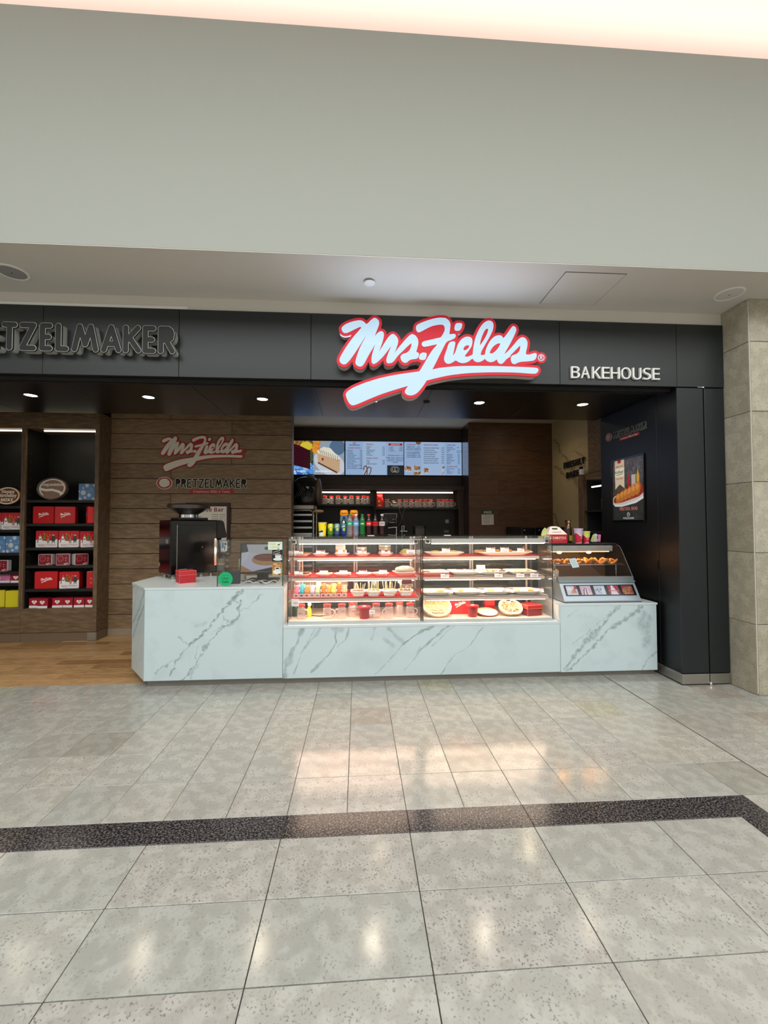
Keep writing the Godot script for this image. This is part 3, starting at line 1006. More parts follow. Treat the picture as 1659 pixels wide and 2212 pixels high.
func script_logo() -> Dictionary:
	# the two-word script logo: outlines of its letters in design units (x right, y down)
	return {
		"letters": [
			V([120, 165, 127, 151, 152, 132, 192, 116, 233, 107, 257, 108, 274, 119, 289, 136, 320, 104, 341, 88, 360, 95, 373, 111, 375, 132, 363, 165, 343, 217, 363, 193, 384, 179, 402, 185, 408, 205, 400, 245, 385, 289, 373, 323, 368, 354, 360, 386, 347, 403, 333, 406, 323, 394, 321, 370, 329, 329, 341, 289, 350, 263, 337, 289, 305, 341, 274, 402, 257, 422, 237, 422, 218, 410, 213, 392, 221, 358, 245, 289, 289, 210, 274, 229, 225, 309, 184, 370, 156, 402, 136, 410, 114, 398, 106, 378, 114, 354, 152, 289, 200, 221, 245, 169, 255, 157, 249, 151, 237, 154, 200, 173, 160, 193, 140, 195, 127, 185]),
			V([341, 386, 373, 323, 393, 289, 430, 229, 454, 203, 470, 198, 490, 213, 504, 237, 502, 265, 490, 301, 478, 331, 470, 362, 458, 394, 442, 402, 426, 398, 421, 378, 430, 345, 448, 301, 459, 280, 442, 301, 402, 354, 365, 390, 347, 403]),
			V([450, 398, 478, 331, 502, 297, 546, 245, 578, 210, 599, 198, 623, 210, 639, 235, 641, 265, 633, 299, 625, 323, 643, 329, 646, 339, 638, 365, 619, 371, 590, 374, 574, 383, 562, 396, 546, 398, 529, 388, 519, 368, 519, 350, 534, 336, 564, 328, 582, 309, 592, 285, 595, 259, 574, 277, 538, 313, 502, 347, 474, 386, 458, 398]),
			V([655, 333, 671, 326, 695, 329, 699, 341, 691, 370, 679, 379, 651, 376, 643, 363, 648, 345]),
			V([624, 153, 631, 136, 675, 115, 731, 96, 783, 85, 824, 87, 831, 89, 852, 104, 863, 129, 859, 170, 852, 202, 890, 196, 900, 206, 895, 225, 868, 239, 834, 251, 807, 304, 776, 365, 762, 394, 734, 447, 707, 502, 679, 547, 655, 579, 627, 608, 595, 621, 564, 617, 547, 601, 549, 583, 569, 556, 619, 486, 649, 453, 679, 403, 711, 347, 743, 301, 775, 268, 747, 273, 707, 282, 681, 288, 665, 278, 664, 261, 677, 249, 723, 239, 771, 227, 794, 223, 810, 201, 824, 169, 821, 144, 808, 133, 779, 133, 731, 144, 691, 165, 659, 183, 639, 189, 627, 175]),
			V([848, 266, 859, 253, 887, 248, 896, 256, 891, 287, 876, 354, 900, 321, 921, 367, 891, 384, 866, 400, 845, 406, 826, 397, 816, 377, 819, 350, 833, 313]),
			V([893, 137, 904, 122, 937, 122, 945, 132, 939, 158, 926, 174, 900, 176, 889, 166]),
			V([876, 354, 898, 317, 910, 273, 933, 237, 962, 218, 988, 215, 1009, 225, 1015, 248, 1009, 283, 985, 318, 957, 352, 975, 357, 1009, 344, 1034, 325, 1038, 367, 1013, 367, 985, 390, 954, 400, 925, 397, 904, 384, 891, 377]),
			V([1014, 367, 1017, 308, 1032, 229, 1059, 166, 1088, 124, 1116, 105, 1139, 103, 1158, 116, 1163, 139, 1155, 176, 1134, 218, 1102, 271, 1076, 317, 1069, 344, 1088, 344, 1101, 338, 1102, 371, 1071, 390, 1046, 394, 1025, 385]),
			V([1099, 371, 1102, 321, 1116, 282, 1136, 245, 1164, 216, 1195, 204, 1220, 209, 1229, 229, 1260, 191, 1287, 151, 1302, 139, 1318, 149, 1323, 170, 1308, 206, 1277, 266, 1243, 323, 1236, 338, 1260, 321, 1285, 350, 1251, 371, 1231, 396, 1216, 406, 1200, 403, 1187, 388, 1184, 371, 1166, 387, 1141, 394, 1117, 387]),
			V([1236, 338, 1260, 318, 1302, 273, 1335, 233, 1362, 216, 1385, 225, 1400, 248, 1399, 280, 1384, 340, 1415, 340, 1449, 328, 1463, 332, 1465, 345, 1458, 369, 1444, 382, 1402, 387, 1352, 390, 1329, 397, 1314, 406, 1297, 406, 1285, 394, 1280, 371, 1285, 352, 1297, 343, 1320, 337, 1340, 320, 1349, 295, 1350, 275, 1334, 290, 1302, 323, 1268, 356, 1245, 377]),
			V([148, 611, 159, 591, 200, 564, 273, 534, 361, 506, 450, 485, 546, 470, 649, 456, 734, 444, 782, 432, 891, 421, 1017, 419, 1184, 420, 1352, 426, 1461, 431, 1476, 441, 1474, 455, 1461, 472, 1436, 474, 1310, 464, 1143, 462, 975, 468, 849, 483, 766, 501, 687, 521, 627, 537, 566, 556, 482, 580, 385, 611, 297, 647, 225, 679, 192, 687, 172, 671, 156, 639]),
		],
		"holes": [
			V([952, 308, 952, 293, 967, 279, 985, 275, 992, 282, 985, 296, 971, 307, 957, 312]),
			V([1065, 275, 1071, 241, 1088, 195, 1105, 166, 1119, 159, 1125, 170, 1113, 204, 1092, 241, 1071, 271]),
			V([1133, 333, 1138, 313, 1159, 283, 1184, 266, 1205, 261, 1208, 268, 1195, 292, 1176, 315, 1153, 332]),
		],
		"fill": V([619, 233, 639, 189, 707, 153, 808, 133, 858, 174, 898, 251, 967, 233, 1025, 283, 1117, 233, 1184, 233, 1268, 250, 1352, 250, 1385, 333, 1344, 400, 1302, 413, 1302, 426, 891, 426, 782, 434, 734, 446, 675, 406, 643, 374, 648, 329, 639, 281]),
		"mark": Vector2(1496, 361),
	}


func to_logo(p: Vector2, s: float, lean := 0.0229) -> Vector2:
	return Vector2(p.x * s, (-p.y + lean * p.x) * s)


func rounded(pts: Array, rounds := 2) -> Array:
	# corner cutting
	var a := pts
	for r in rounds:
		var b := []
		for i in a.size():
			var p: Vector2 = a[i]
			var q: Vector2 = a[(i + 1) % a.size()]
			b.append(p.lerp(q, 0.2))
			b.append(p.lerp(q, 0.8))
		a = b
	return a


func logo_shape(pts: Array, grow: float, s: float) -> PackedVector2Array:
	var q := PackedVector2Array()
	for p in rounded(pts):
		q.append(p)
	if grow > 0.0:
		q = Geometry2D.offset_polygon(q, grow, Geometry2D.JOIN_ROUND)[0]
	var r := PackedVector2Array()
	for p in q:
		r.append(to_logo(p, s))
	return r


func logo_layer(grow: float, s: float, z0: float, z1: float) -> MB:
	# every letter grown by so many units, drawn out between two depths; each a hair further out than the one before
	var lg := script_logo()
	var mb := MB.new()
	var z := z1
	for le in lg.letters:
		mb.prism(logo_shape(le, grow, s), z0, z)
		z += 0.0001
	mb.prism(logo_shape(lg.fill, 0.0, s), z0, z)
	var ring := []
	for i in 16:
		ring.append(lg.mark + Vector2(cos(TAU * i / 16), sin(TAU * i / 16)) * (20.0 + grow))
	mb.prism(logo_shape(ring, 0.0, s), z0, z + 0.0001)
	return mb


func logo_faces(parent: Node3D, s: float, z0: float, z1: float, m: Material, hole: Material) -> void:
	# the white face of each letter is a part of its own
	var lg := script_logo()
	var z := z1
	for le in lg.letters:
		var mb := MB.new()
		mb.prism(logo_shape(le, 0.0, s), z0, z, false)
		part(parent, "letter_face", mb, m)
		z += 0.0001
	for ho in lg.holes:
		var mb := MB.new()
		mb.prism(logo_shape(ho, 0.0, s), z0, z, false)
		part(parent, "letter_counter", mb, hole)


func logo_pic(p: Pic, x: float, y: float, s: float, c: Color, turn := 0.0) -> void:
	# the same logo printed on a picture; x, y: its top left corner in pixels, s: pixels per design unit
	var lg := script_logo()
	for le in lg.letters:
		var q := PackedVector2Array()
		for k in rounded(le, 1):
			q.append(Vector2(x, y) + (k * s).rotated(turn))
		p.poly(q, c)


func glyph(ch: String) -> Array:
	# rounded capitals as strokes in a unit box
	match ch:
		"P": return [V([0, 0, 0, 1, 0.62, 1, 0.9, 0.9, 1, 0.73, 0.9, 0.56, 0.62, 0.46, 0.1, 0.46])]
		"R": return [V([0, 0, 0, 1, 0.62, 1, 0.86, 0.91, 0.93, 0.74, 0.86, 0.57, 0.62, 0.48, 0.1, 0.48]), V([0.5, 0.46, 1, 0])]
		"E": return [V([1, 1, 0, 1, 0, 0, 1, 0]), V([0, 0.5, 0.85, 0.5])]
		"T": return [V([0, 1, 1, 1]), V([0.5, 1, 0.5, 0])]
		"Z": return [V([0, 1, 1, 1, 0, 0, 1, 0])]
		"L": return [V([0, 1, 0, 0, 1, 0])]
		"M": return [V([0, 0, 0.24, 1, 0.5, 0.22, 0.76, 1, 1, 0])]
		"A": return [V([0, 0, 0.5, 1, 1, 0]), V([0.2, 0.27, 0.8, 0.27])]
		"K": return [V([0, 0, 0, 1]), V([0.95, 1, 0.05, 0.42]), V([0.3, 0.56, 1, 0])]
	return []


func glyph_in(ch: String, x0: float, x1: float, y0: float, y1: float) -> Array:
	var r := []
	for l in glyph(ch):
		r.append(l.map(func(p): return Vector2(lerpf(x0, x1, p.x), lerpf(y0, y1, p.y))))
	return r


func emblem(parent: Node3D, c: Vector2, rx: float, ry: float, z: float, rim: Material, disc: Material) -> void:
	# an oval badge with a twisted loop of dough
	var e := MB.new()
	var ring := func(k: float) -> PackedVector2Array:
		var q := PackedVector2Array()
		for i in 40:
			q.append(c + Vector2(cos(TAU * i / 40) * rx, sin(TAU * i / 40) * ry) * k)
		return q
	e.prism(ring.call(1.0), z, z + 0.010)
	var b := part(parent, "badge_rim", e, rim)
	e = MB.new()
	e.prism(ring.call(0.90), z + 0.010, z + 0.012)
	part(b, "badge_disc", e, disc)
	e = MB.new()
	var sw := []
	var a := []
	for i in 22:
		var t := -0.6 + i * 0.29
		var k := lerpf(0.66, 0.60, i / 21.0)
		a.append(c + Vector2(cos(t) * rx * k * 0.95, sin(t) * ry * k))
	sw.append(a)
	a = []
	for i in 16:
		var t := 2.4 - i * 0.40
		a.append(c + Vector2(rx * 0.10, -ry * 0.04) + Vector2(cos(t) * rx * 0.30, sin(t) * ry * 0.44).rotated(-0.5))
	sw.append(a)
	sw.append([c + Vector2(-rx * 0.30, ry * 0.05), c + Vector2(-rx * 0.05, ry * 0.40), c + Vector2(rx * 0.25, ry * 0.50), c + Vector2(rx * 0.45, ry * 0.30)])
	e.strokes(sw, rx * 0.13, z + 0.012, z + 0.0145, false)
	part(b, "badge_swirl", e, rim)


func pretzel_logo(label: String, at: Vector3, turn: float, s: float, group: String, line_w: float, face: Material, outline: Material) -> void:
	# wall logo: badge, outlined rounded capitals, red pill with a slogan; local x right, z out of the wall
	var t := thing("wall_sign", label, "sign", at, turn, group)
	emblem(t, Vector2(0.105, 0.0) * s, 0.105 * s, 0.086 * s, 0.0, outline, M.sign_red)
	var word := "PRETZELMAKER"
	var wd := [0.62, 0.66, 0.58, 0.70, 0.72, 0.58, 0.52, 0.98, 0.84, 0.74, 0.58, 0.70]
	var total := 0.0
	for k in wd:
		total += k + 0.36
	var x := 0.262
	var unit := 0.966 / total
	for i in 12:
		var x1: float = x + wd[i] * unit
		var mb := MB.new()
		var ls := glyph_in(word[i], x * s, x1 * s, -0.055 * s, 0.052 * s)
		mb.strokes(ls, 0.030 * s, 0.0, 0.008 * s)
		var l := part(t, "letter", mb, outline)
		mb = MB.new()
		mb.strokes(ls, 0.030 * s - line_w * 2.0, 0.0095 * s, 0.0115 * s, false)
		part(l, "letter_face", mb, face)
		x = x1 + 0.36 * unit
	var mb := MB.new()
	mb.strokes([[Vector2(0.466, -0.117) * s, Vector2(1.005, -0.117) * s]], 0.056 * s, 0.0, 0.006 * s)
	part(t, "slogan_band", mb, M.sign_red)
	letters(t, "slogan", "Freshness With A Twist", M.sign_pale, Vector3(0.735, -0.133, 0.006) * s, 0.034 * s, 0.002, sans, 0.49 * s, Vector3.ZERO, 1)


func build_signs() -> void:
	var face_mat := glow(c8(186, 222, 246), 0.62)
	face_mat.albedo_color = c8(150, 165, 175)
	var red_glow := glow(c8(200, 8, 36), 0.26)
	M.sign_red = mat(c8(168, 20, 34), 0.45)
	M.sign_pale = mat(c8(226, 196, 186), 0.5)
	M.sign_white = mat(c8(222, 216, 202), 0.5)
	# the large lit script sign
	var t := thing("lit_shop_sign", "large lit white script shop sign with red border hanging over the counter", "sign", Vector3(-0.302, 3.4156, -3.70))
	var s := 0.0013012
	part(t, "sign_return", logo_layer(17.0, s, 0.0, 0.072), mat(c8(190, 190, 188), 0.5))
	part(t, "red_border", logo_layer(19.0, s, 0.077, 0.092), red_glow)
	logo_faces(t, s, 0.092, 0.0965, face_mat, red_glow)
	var mk := to_logo(script_logo().mark, s)
	var mb := MB.new()
	var arc := []
	for i in 17:
		arc.append(mk + Vector2(cos(TAU * i / 16.0), sin(TAU * i / 16.0)) * 21.0 * s)
	mb.strokes([arc.slice(0, 9), arc.slice(8, 17)], 5.0 * s, 0.092, 0.096, false)
	var ring := part(t, "mark_ring", mb, face_mat)
	letters(ring, "mark_letter", "R", face_mat, Vector3(mk.x, mk.y - 11.0 * s, 0.0925), 24.0 * s, 0.003, sans_bold, 0.0, Vector3.ZERO, 1)
	area_light("sign_light", Vector3(0.68, 3.0, -3.57), Vector2(1.7, 0.4), Vector3(0, 0.5, 1), Vector3.UP, c8(206, 226, 255), 0.9)
	# unlit capitals cut by the left edge of the picture
	t = thing("shop_sign", "unlit black outlined capital letters on grey returns at left of the fascia", "sign", Vector3(0, 0, -3.70))
	var grey := mat(c8(176, 176, 170), 0.55)
	var line := mat(c8(190, 190, 184), 0.5)
	var dark := mat(c8(15, 16, 16), 0.6)
	var lay := [["P", -3.425, -3.30], ["R", -3.27, -3.135], ["E", -3.105, -2.995], ["T", -2.977, -2.852], ["Z", -2.836, -2.700], ["E", -2.674, -2.570], ["L", -2.547, -2.439], ["M", -2.415, -2.197], ["A", -2.177, -2.011], ["K", -1.998, -1.847], ["E", -1.836, -1.726], ["R", -1.708, -1.566]]
	for l in lay:
		var ls := glyph_in(l[0], l[1] + 0.023, l[2] - 0.023, 2.978, 3.172)
		mb = MB.new()
		mb.strokes(ls, 0.047, 0.0, 0.060)
		var o := part(t, "letter", mb, grey)
		mb = MB.new()
		mb.strokes(ls, 0.056, 0.0605, 0.070)
		part(o, "letter_edge", mb, dark)
		mb = MB.new()
		mb.strokes(ls, 0.0495, 0.070, 0.0730, false)
		part(o, "outline", mb, line)
		mb = MB.new()
		mb.strokes(ls, 0.0425, 0.073, 0.0755, false)
		part(o, "letter_face", mb, dark)
	t = thing("shop_sign", "small raised white capital letters right of the lit script sign", "sign", Vector3(1.953, 2.839, -3.70))
	var word := "BAKEHOUSE"
	var wd := [0.095, 0.096, 0.096, 0.086, 0.099, 0.106, 0.097, 0.089, 0.083]
	var x := 0.0
	for i in 9:
		letters(t, "letter", word[i], M.white, Vector3(x + wd[i] * 0.5, 0, 0), 0.107, 0.022, sans, wd[i] * 0.86, Vector3.ZERO, 1)
		x += wd[i] + 0.0025
	# logos on the wood wall
	t = thing("wall_sign", "unlit white and red script sign on the wood-clad wall above the coffee machine", "sign", Vector3(-2.781, 2.768, -5.86))
	s = 0.000803
	part(t, "red_border", logo_layer(19.0, s, 0.0, 0.012), M.sign_red)
	logo_faces(t, s, 0.012, 0.0155, M.sign_white, M.sign_red)
	pretzel_logo("black outlined capitals with oval red badge on the wood-clad wall", Vector3(-2.750, 2.059, -5.86), 0.0, 1.0, "", 0.0062, M.ink, M.sign_white)
	pretzel_logo("outlined capitals with round red badge on the dark side wall above the food poster", Vector3(2.999, 2.527, -4.828), -PI / 2, 0.58, "", 0.0040, M.navy, mat(c8(150, 148, 140), 0.5))
	# black letters on the marble pier
	t = thing("wall_sign", "black raised letters on the beige marble pier", "sign", Vector3(3.189, 2.336, -6.213), -PI / 2)
	var xs := 0.0
	for i in 7:
		letters(t, "letter", "FRESHLY"[i], M.ink, Vector3(xs, 0, 0.012), 0.092, 0.016, sans_bold, 0.0, Vector3.ZERO, 0)
		xs += [0.076, 0.088, 0.076, 0.076, 0.098, 0.074, 0.09][i] * 1.07
	xs = 0.074
	for i in 5:
		letters(t, "letter", "BAKED"[i], M.ink, Vector3(xs, -0.158, 0.012), 0.092, 0.016, sans_bold, 0.0, Vector3.ZERO, 0)
		xs += [0.09, 0.092, 0.088, 0.078, 0.1][i] * 1.07
	build_poster()
	build_screens()
	build_coffee_menu()


func build_poster() -> void:
	var p := Pic.new(400, 508, c8(70, 66, 64))
	p.speck(420, c8(62, 58, 58), c8(96, 90, 92), 4, 22, Rect2(0, 0, 400, 250), 3)
	p.poly(PackedVector2Array(V([0, 250, 400, 200, 400, 330, 0, 380])), c8(74, 62, 50))
	p.speck(60, c8(60, 48, 38), c8(96, 80, 62), 3, 16, Rect2(0, 210, 400, 120), 4)
	p.poly(PackedVector2Array(V([0, 345, 400, 318, 400, 508, 0, 508])), c8(46, 50, 50))
	p.speck(80, c8(40, 46, 46), c8(58, 62, 62), 4, 26, Rect2(0, 350, 400, 158), 5)
	p.poly(PackedVector2Array(V([32, 0, 160, 0, 160, 242, 96, 205, 34, 246])), c8(222, 206, 180))
	p.rect(32, 70, 128, 70, c8(236, 234, 212))
	p.rect(70, 0, 46, 26, c8(178, 26, 36))
	p.txt("MADE WITH", 96, 60, 13, c8(176, 60, 56), sans_bold, true)
	p.txt("Nathan's", 96, 112, 24, c8(30, 66, 46), serif_bold, true, 0.25)
	p.line([Vector2(50, 126), Vector2(140, 120)], 4, c8(30, 66, 46))
	p.txt("HOT DOGS", 96, 164, 13, c8(176, 60, 56), sans_bold, true)
	# bottles at the back of the table
	p.poly(PackedVector2Array(V([210, 150, 218, 112, 226, 150, 234, 170, 234, 262, 200, 262, 200, 170])), c8(168, 22, 30))
	p.rect(250, 140, 52, 118, c8(186, 182, 178))
	p.poly(PackedVector2Array(V([322, 130, 330, 96, 338, 130, 346, 150, 346, 250, 312, 250, 312, 150])), c8(206, 160, 44))
	# plate and the wrapped sausage
	p.poly(PackedVector2Array(V([0, 318, 30, 300, 120, 290, 400, 250, 400, 330, 300, 366, 120, 392, 30, 390, 0, 372])), c8(214, 212, 212))
	p.poly(PackedVector2Array(V([10, 372, 130, 380, 300, 352, 400, 318, 400, 336, 300, 372, 120, 396, 26, 392])), c8(236, 236, 238))
	p.poly(PackedVector2Array(V([12, 326, 40, 306, 100, 292, 360, 214, 396, 246, 398, 290, 340, 322, 120, 360, 24, 362, 10, 350])), c8(150, 44, 22))
	for i in 6:
		var xx := 74.0 + i * 50
		var yy := 322.0 - i * 13.5
		p.ell(xx, yy, 34, 44 + i * 2.0, c8(198, 118, 46), 0.25)
		p.ell(xx - 6, yy - 14, 22, 24, c8(222, 150, 66), 0.25)
		p.line([Vector2(xx + 22, yy - 36), Vector2(xx + 30, yy + 34)], 4, c8(146, 74, 26))
	p.speck(70, c8(160, 84, 30), c8(236, 180, 100), 1.5, 5, Rect2(60, 240, 290, 100), 8)
	p.txt("PRETZEL DOG", 204, 428, 26, c8(228, 124, 108), sans_bold, true)
	p.ell(204, 462, 19, 17, c8(206, 208, 204))
	p.ell(204, 462, 14, 12, c8(60, 64, 64))
	p.line([Vector2(196, 464), Vector2(204, 454), Vector2(212, 464)], 3, c8(206, 208, 204))
	p.txt("PRETZELMAKER", 204, 500, 14, c8(214, 216, 212), sans_bold, true)
	var t := thing("poster", "framed food poster of a sausage in pretzel dough on the dark side wall", "poster", Vector3(2.999, 1.878, -4.4365), -PI / 2)
	var mb := MB.new()
	for sg in [-1.0, 1.0]:
		mb.box(Vector3(sg * 0.273, 0, 0.008), Vector3(0.014, 0.713, 0.016), 0.002)
		mb.box(Vector3(0, sg * 0.350, 0.008), Vector3(0.532, 0.014, 0.016), 0.002)
	mb.box(Vector3(0, 0, 0.002), Vector3(0.54, 0.70, 0.004))
	part(t, "frame", mb, M.black_gloss)
	mb = MB.new()
	mb.pic(Vector3(-0.266, -0.343, 0.006), Vector3(0.266, -0.343, 0.006), Vector3(0.266, 0.343, 0.006), Vector3(-0.266, 0.343, 0.006))
	var pm := mat(Color(0.9, 0.9, 0.9), 0.35, 0.0, p.tex())
	pm.emission_enabled = true
	pm.emission_texture = p.tex()
	pm.emission = Color.BLACK
	pm.emission_energy_multiplier = 0.25
	part(t, "lightbox_print", mb, pm)


func menu_rows(p: Pic, x0: float, x1: float, y: float, dy: float, cap: float, rows: Array, c: Color) -> void:
	for r in rows:
		p.txt(r[0], x0, y, cap, c, sans_bold)
		if r.size() > 1:
			p.txt(r[1], x1, y, cap, c, sans_bold)
		y += dy


func build_screens() -> void:
	var blue := c8(172, 204, 246)
	var ink := c8(28, 34, 60)
	var head := c8(150, 40, 90)
	# left screen: two cake pictures
	var a := Pic.new(640, 380, c8(120, 150, 180))
	a.rect(0, 0, 286, 380, c8(96, 84, 60))
	a.speck(60, c8(200, 150, 60), c8(110, 70, 40), 10, 40, Rect2(0, 0, 286, 120), 1)
	a.ell(205, 60, 70, 50, c8(222, 204, 60))
	a.speck(40, c8(70, 110, 60), c8(40, 40, 50), 6, 26, Rect2(210, 120, 76, 200), 2)
	a.rect(0, 262, 286, 118, c8(44, 110, 206))
	a.speck(60, c8(70, 150, 236), c8(180, 210, 240), 6, 30, Rect2(0, 262, 286, 118), 3)
	a.poly(PackedVector2Array(V([20, 22, 120, 50, 250, 112, 252, 320, 0, 256, 0, 40])), c8(62, 16, 30))
	for i in 7:
		a.line([Vector2(0, 60 + i * 30), Vector2(250, 122 + i * 30)], 7, c8(40, 8, 20))
	a.rect(286, 0, 354, 380, c8(150, 168, 186))
	a.ell(560, 70, 90, 90, c8(88, 116, 146))
	a.ell(470, 250, 190, 130, c8(206, 212, 222), 0.5)
	a.speck(30, c8(220, 130, 40), c8(240, 170, 60), 10, 26, Rect2(290, 10, 60, 120), 4)
	a.poly(PackedVector2Array(V([330, 130, 400, 90, 470, 100, 590, 210, 585, 350, 560, 360, 340, 250])), c8(206, 172, 136))
	a.poly(PackedVector2Array(V([326, 112, 400, 66, 480, 80, 592, 200, 560, 212, 340, 140])), c8(236, 232, 214))
	for i in 9:
		a.line([Vector2(350 + i * 26, 92 + i * 10), Vector2(372 + i * 24, 140 + i * 10)], 5, c8(96, 60, 44))
	a.poly(PackedVector2Array(V([340, 236, 560, 348, 556, 366, 336, 252])), c8(96, 62, 40))
	a.ell(392, 206, 12, 16, c8(176, 30, 40))
	a.txt("Chocolate Utopia", -60, 352, 22, Color.WHITE, sans_bold)
	a.txt("Mango Berry", 306, 352, 22, Color.WHITE, sans_bold)
	# middle screen: pretzel list
	var b := Pic.new(840, 480, blue)
	b.rect(250, 0, 330, 480, c8(182, 214, 250))
	b.ell(128, 26, 20, 17, c8(150, 60, 60))
	b.ell(128, 26, 12, 10, c8(200, 214, 236))
	b.txt("PRETZELMAKER", 128, 62, 15, ink, sans_bold, true)
	b.txt("GOURMET PRETZEL", 128, 104, 15, head, sans_bold, true)
	menu_rows(b, 24, 206, 136, 23.5, 12, [["Parmesan", "4.99"], ["Cinnamon", "4.79"], ["Everything", "4.79"], ["Garlic Parmesan", "4.99"], ["Vanilla Glaze", "5.49"], ["Chocolate Vanilla Swirl", "5.49"], ["Three Cheese", "5.99"], ["Jalapeno Cheese", "5.99"], ["Pretzel Dog", "6.49"], ["Mini Pretzel Dogs (8 Pack)", "6.49"], ["Pretzel Flatbread", "6.49"], ["Mini Pretzel Dogs (15 Pack)", "10.99"]], ink)
	b.txt("PRETZELS", 300, 52, 17, head, sans_bold)
	menu_rows(b, 300, 530, 84, 23.5, 13, [["Original", "4.29"], ["Plain", "4.29"], ["Pumpkin Seed", "4.79"], ["Poppy Seed", "4.79"], ["Salted", "4.29"], ["Cinnamon", "4.79"]], ink)
	b.txt("PRETZEL BITES", 300, 250, 17, head, sans_bold)
	menu_rows(b, 300, 530, 282, 23.5, 13, [["Small", "5.99"], ["Large", "7.49"], ["Jalapeno Poppers", "6.99"]], ink)
	b.line([Vector2(262, 410), Vector2(268, 360), Vector2(300, 350), Vector2(312, 400), Vector2(270, 480)], 13, c8(112, 58, 46))
	b.line([Vector2(310, 480), Vector2(312, 400), Vector2(330, 366), Vector2(370, 380), Vector2(362, 440), Vector2(340, 480)], 13, c8(132, 70, 54))
	b.rect(622, 24, 200, 30, c8(190, 24, 40))
	b.txt("VALUE PACKS", 722, 46, 15, Color.WHITE, sans_bold, true)
	b.line([Vector2(624, 56), Vector2(624, 146), Vector2(820, 146), Vector2(820, 56)], 2, c8(110, 120, 170))
	menu_rows(b, 636, 776, 84, 24, 13, [["3 pack", "11.99"], ["6 pack", "22.99"], ["12 pack", "39.99"]], ink)
	b.txt("DIPPING SAUCES 1.79", 722, 206, 15, head, sans_bold, true)
	var yy := 236.0
	for s in ["Cheddar Cheese | Jalapeno Cheese", "| Pizza Sauce | Honey Dijon |", "Garlic Sauce | Chipotle Sauce |", "Marinara"]:
		b.txt(s, 722, yy, 12, ink, sans_bold, true)
		yy += 23
	b.rect(602, 340, 238, 140, c8(26, 34, 44))
	for q in [[690, 400, 34, 40], [716, 396, 40, 36], [742, 402, 34, 40]]:
		var ring := []
		for i in 20:
			ring.append(Vector2(q[0] + cos(TAU * i / 20 + 0.3) * q[2], q[1] + sin(TAU * i / 20 + 0.3) * q[3]))
		b.line(ring.slice(0, 11), 6, c8(196, 190, 176))
		b.line(ring.slice(10, 20), 6, c8(170, 160, 146))
	# right screen: cookies, shakes, coffee
	var c := Pic.new(840, 480, blue)
	c.rect(250, 0, 330, 480, c8(182, 212, 250))
	c.ell(206, 4, 36, 34, c8(130, 88, 52))
	c.speck(16, c8(80, 50, 34), c8(220, 190, 150), 3, 7, Rect2(180, 0, 56, 30), 6)
	c.txt("COOKIE CAFE", 34, 46, 15, head, sans_bold)
	menu_rows(c, 34, 190, 74, 23.5, 13, [["Single Cookie", "2.29"], ["Half Dozen Cookies", "10.79"], ["One Dozen Cookies", "19.79"]], ink)
	menu_rows(c, 34, 190, 156, 23.5, 13, [["Half Dozen Nibblers", "5.29"], ["1 Dozen Nibblers", "9.79"], ["2 Dozen Nibblers", "17.99"], ["3 Dozen Nibblers", "23.99"]], ink)
	c.txt("SIGNATURE SHAKES", 284, 50, 16, head, sans_bold)
	menu_rows(c, 284, 540, 92, 31, 14, [["Decadent Double Fudge", "7.99"], ["Cookies & Cream", "7.99"], ["Peanut Butter Shake", "7.99"], ["Vanilla Symphony", "7.99"], ["Choco Rico Shake", "7.99"], ["Rocky Mountain Mogul", "7.99"], ["Nutty Vanilla Cashew", "7.99"], ["Espresso Vanilla Vortex", "7.99"]], ink)
	c.txt("COFFEE BAR", 620, 50, 16, head, sans_bold)
	menu_rows(c, 620, 770, 82, 23.5, 12, [["Iced Coffee", "3.99"], ["Freshly Brewed"], ["Coffee", "$2.25 | 2.50"], ["Tea", "$2.00 | 2.25"]], ink)
	menu_rows(c, 620, 780, 182, 22.5, 12, [["Americano", "3.25"], ["Cafe Latte", "4.50"], ["Cappuccino", "4.50"], ["Espresso", "2.75"], ["Hot Chocolate", "3.75"], ["Steamer", "3.50"], ["Mocha", "4.75"]], ink)
	c.txt("BEVERAGE BAR", 620, 362, 16, head, sans_bold)
	menu_rows(c, 620, 780, 392, 22.5, 12, [["Bottled Water", "2.50"], ["Juice", "2.99"], ["Bottled Pop", "2.99"], ["Can Pop", "1.99"]], ink)
	for q in [[60, 390, 70, 46], [186, 376, 46, 36], [200, 452, 74, 36], [330, 412, 40, 46]]:
		c.ell(q[0], q[1], q[2], q[3], c8(214, 220, 232))
		c.speck(18, c8(110, 66, 42), c8(206, 160, 110), 9, 20, Rect2(q[0] - q[2] * 0.7, q[1] - q[3] * 0.6, q[2] * 1.4, q[3] * 1.1), int(q[0]))
	c.line([Vector2(572, 360), Vector2(564, 410), Vector2(566, 480)], 16, c8(224, 228, 226))
	c.ell(572, 366, 18, 16, c8(120, 130, 50))
	c.line([Vector2(556, 470), Vector2(572, 430)], 8, c8(176, 80, 60))
	var spec := [[a, -1.177, -0.231, "left wall screen showing two large cake slices", 0.80], [b, -0.215, 0.779, "middle wall menu screen with pretzel price list and small dark corner picture", 0.62], [c, 0.787, 1.788, "right wall menu screen listing cookies, shakes and coffee", 0.62]]
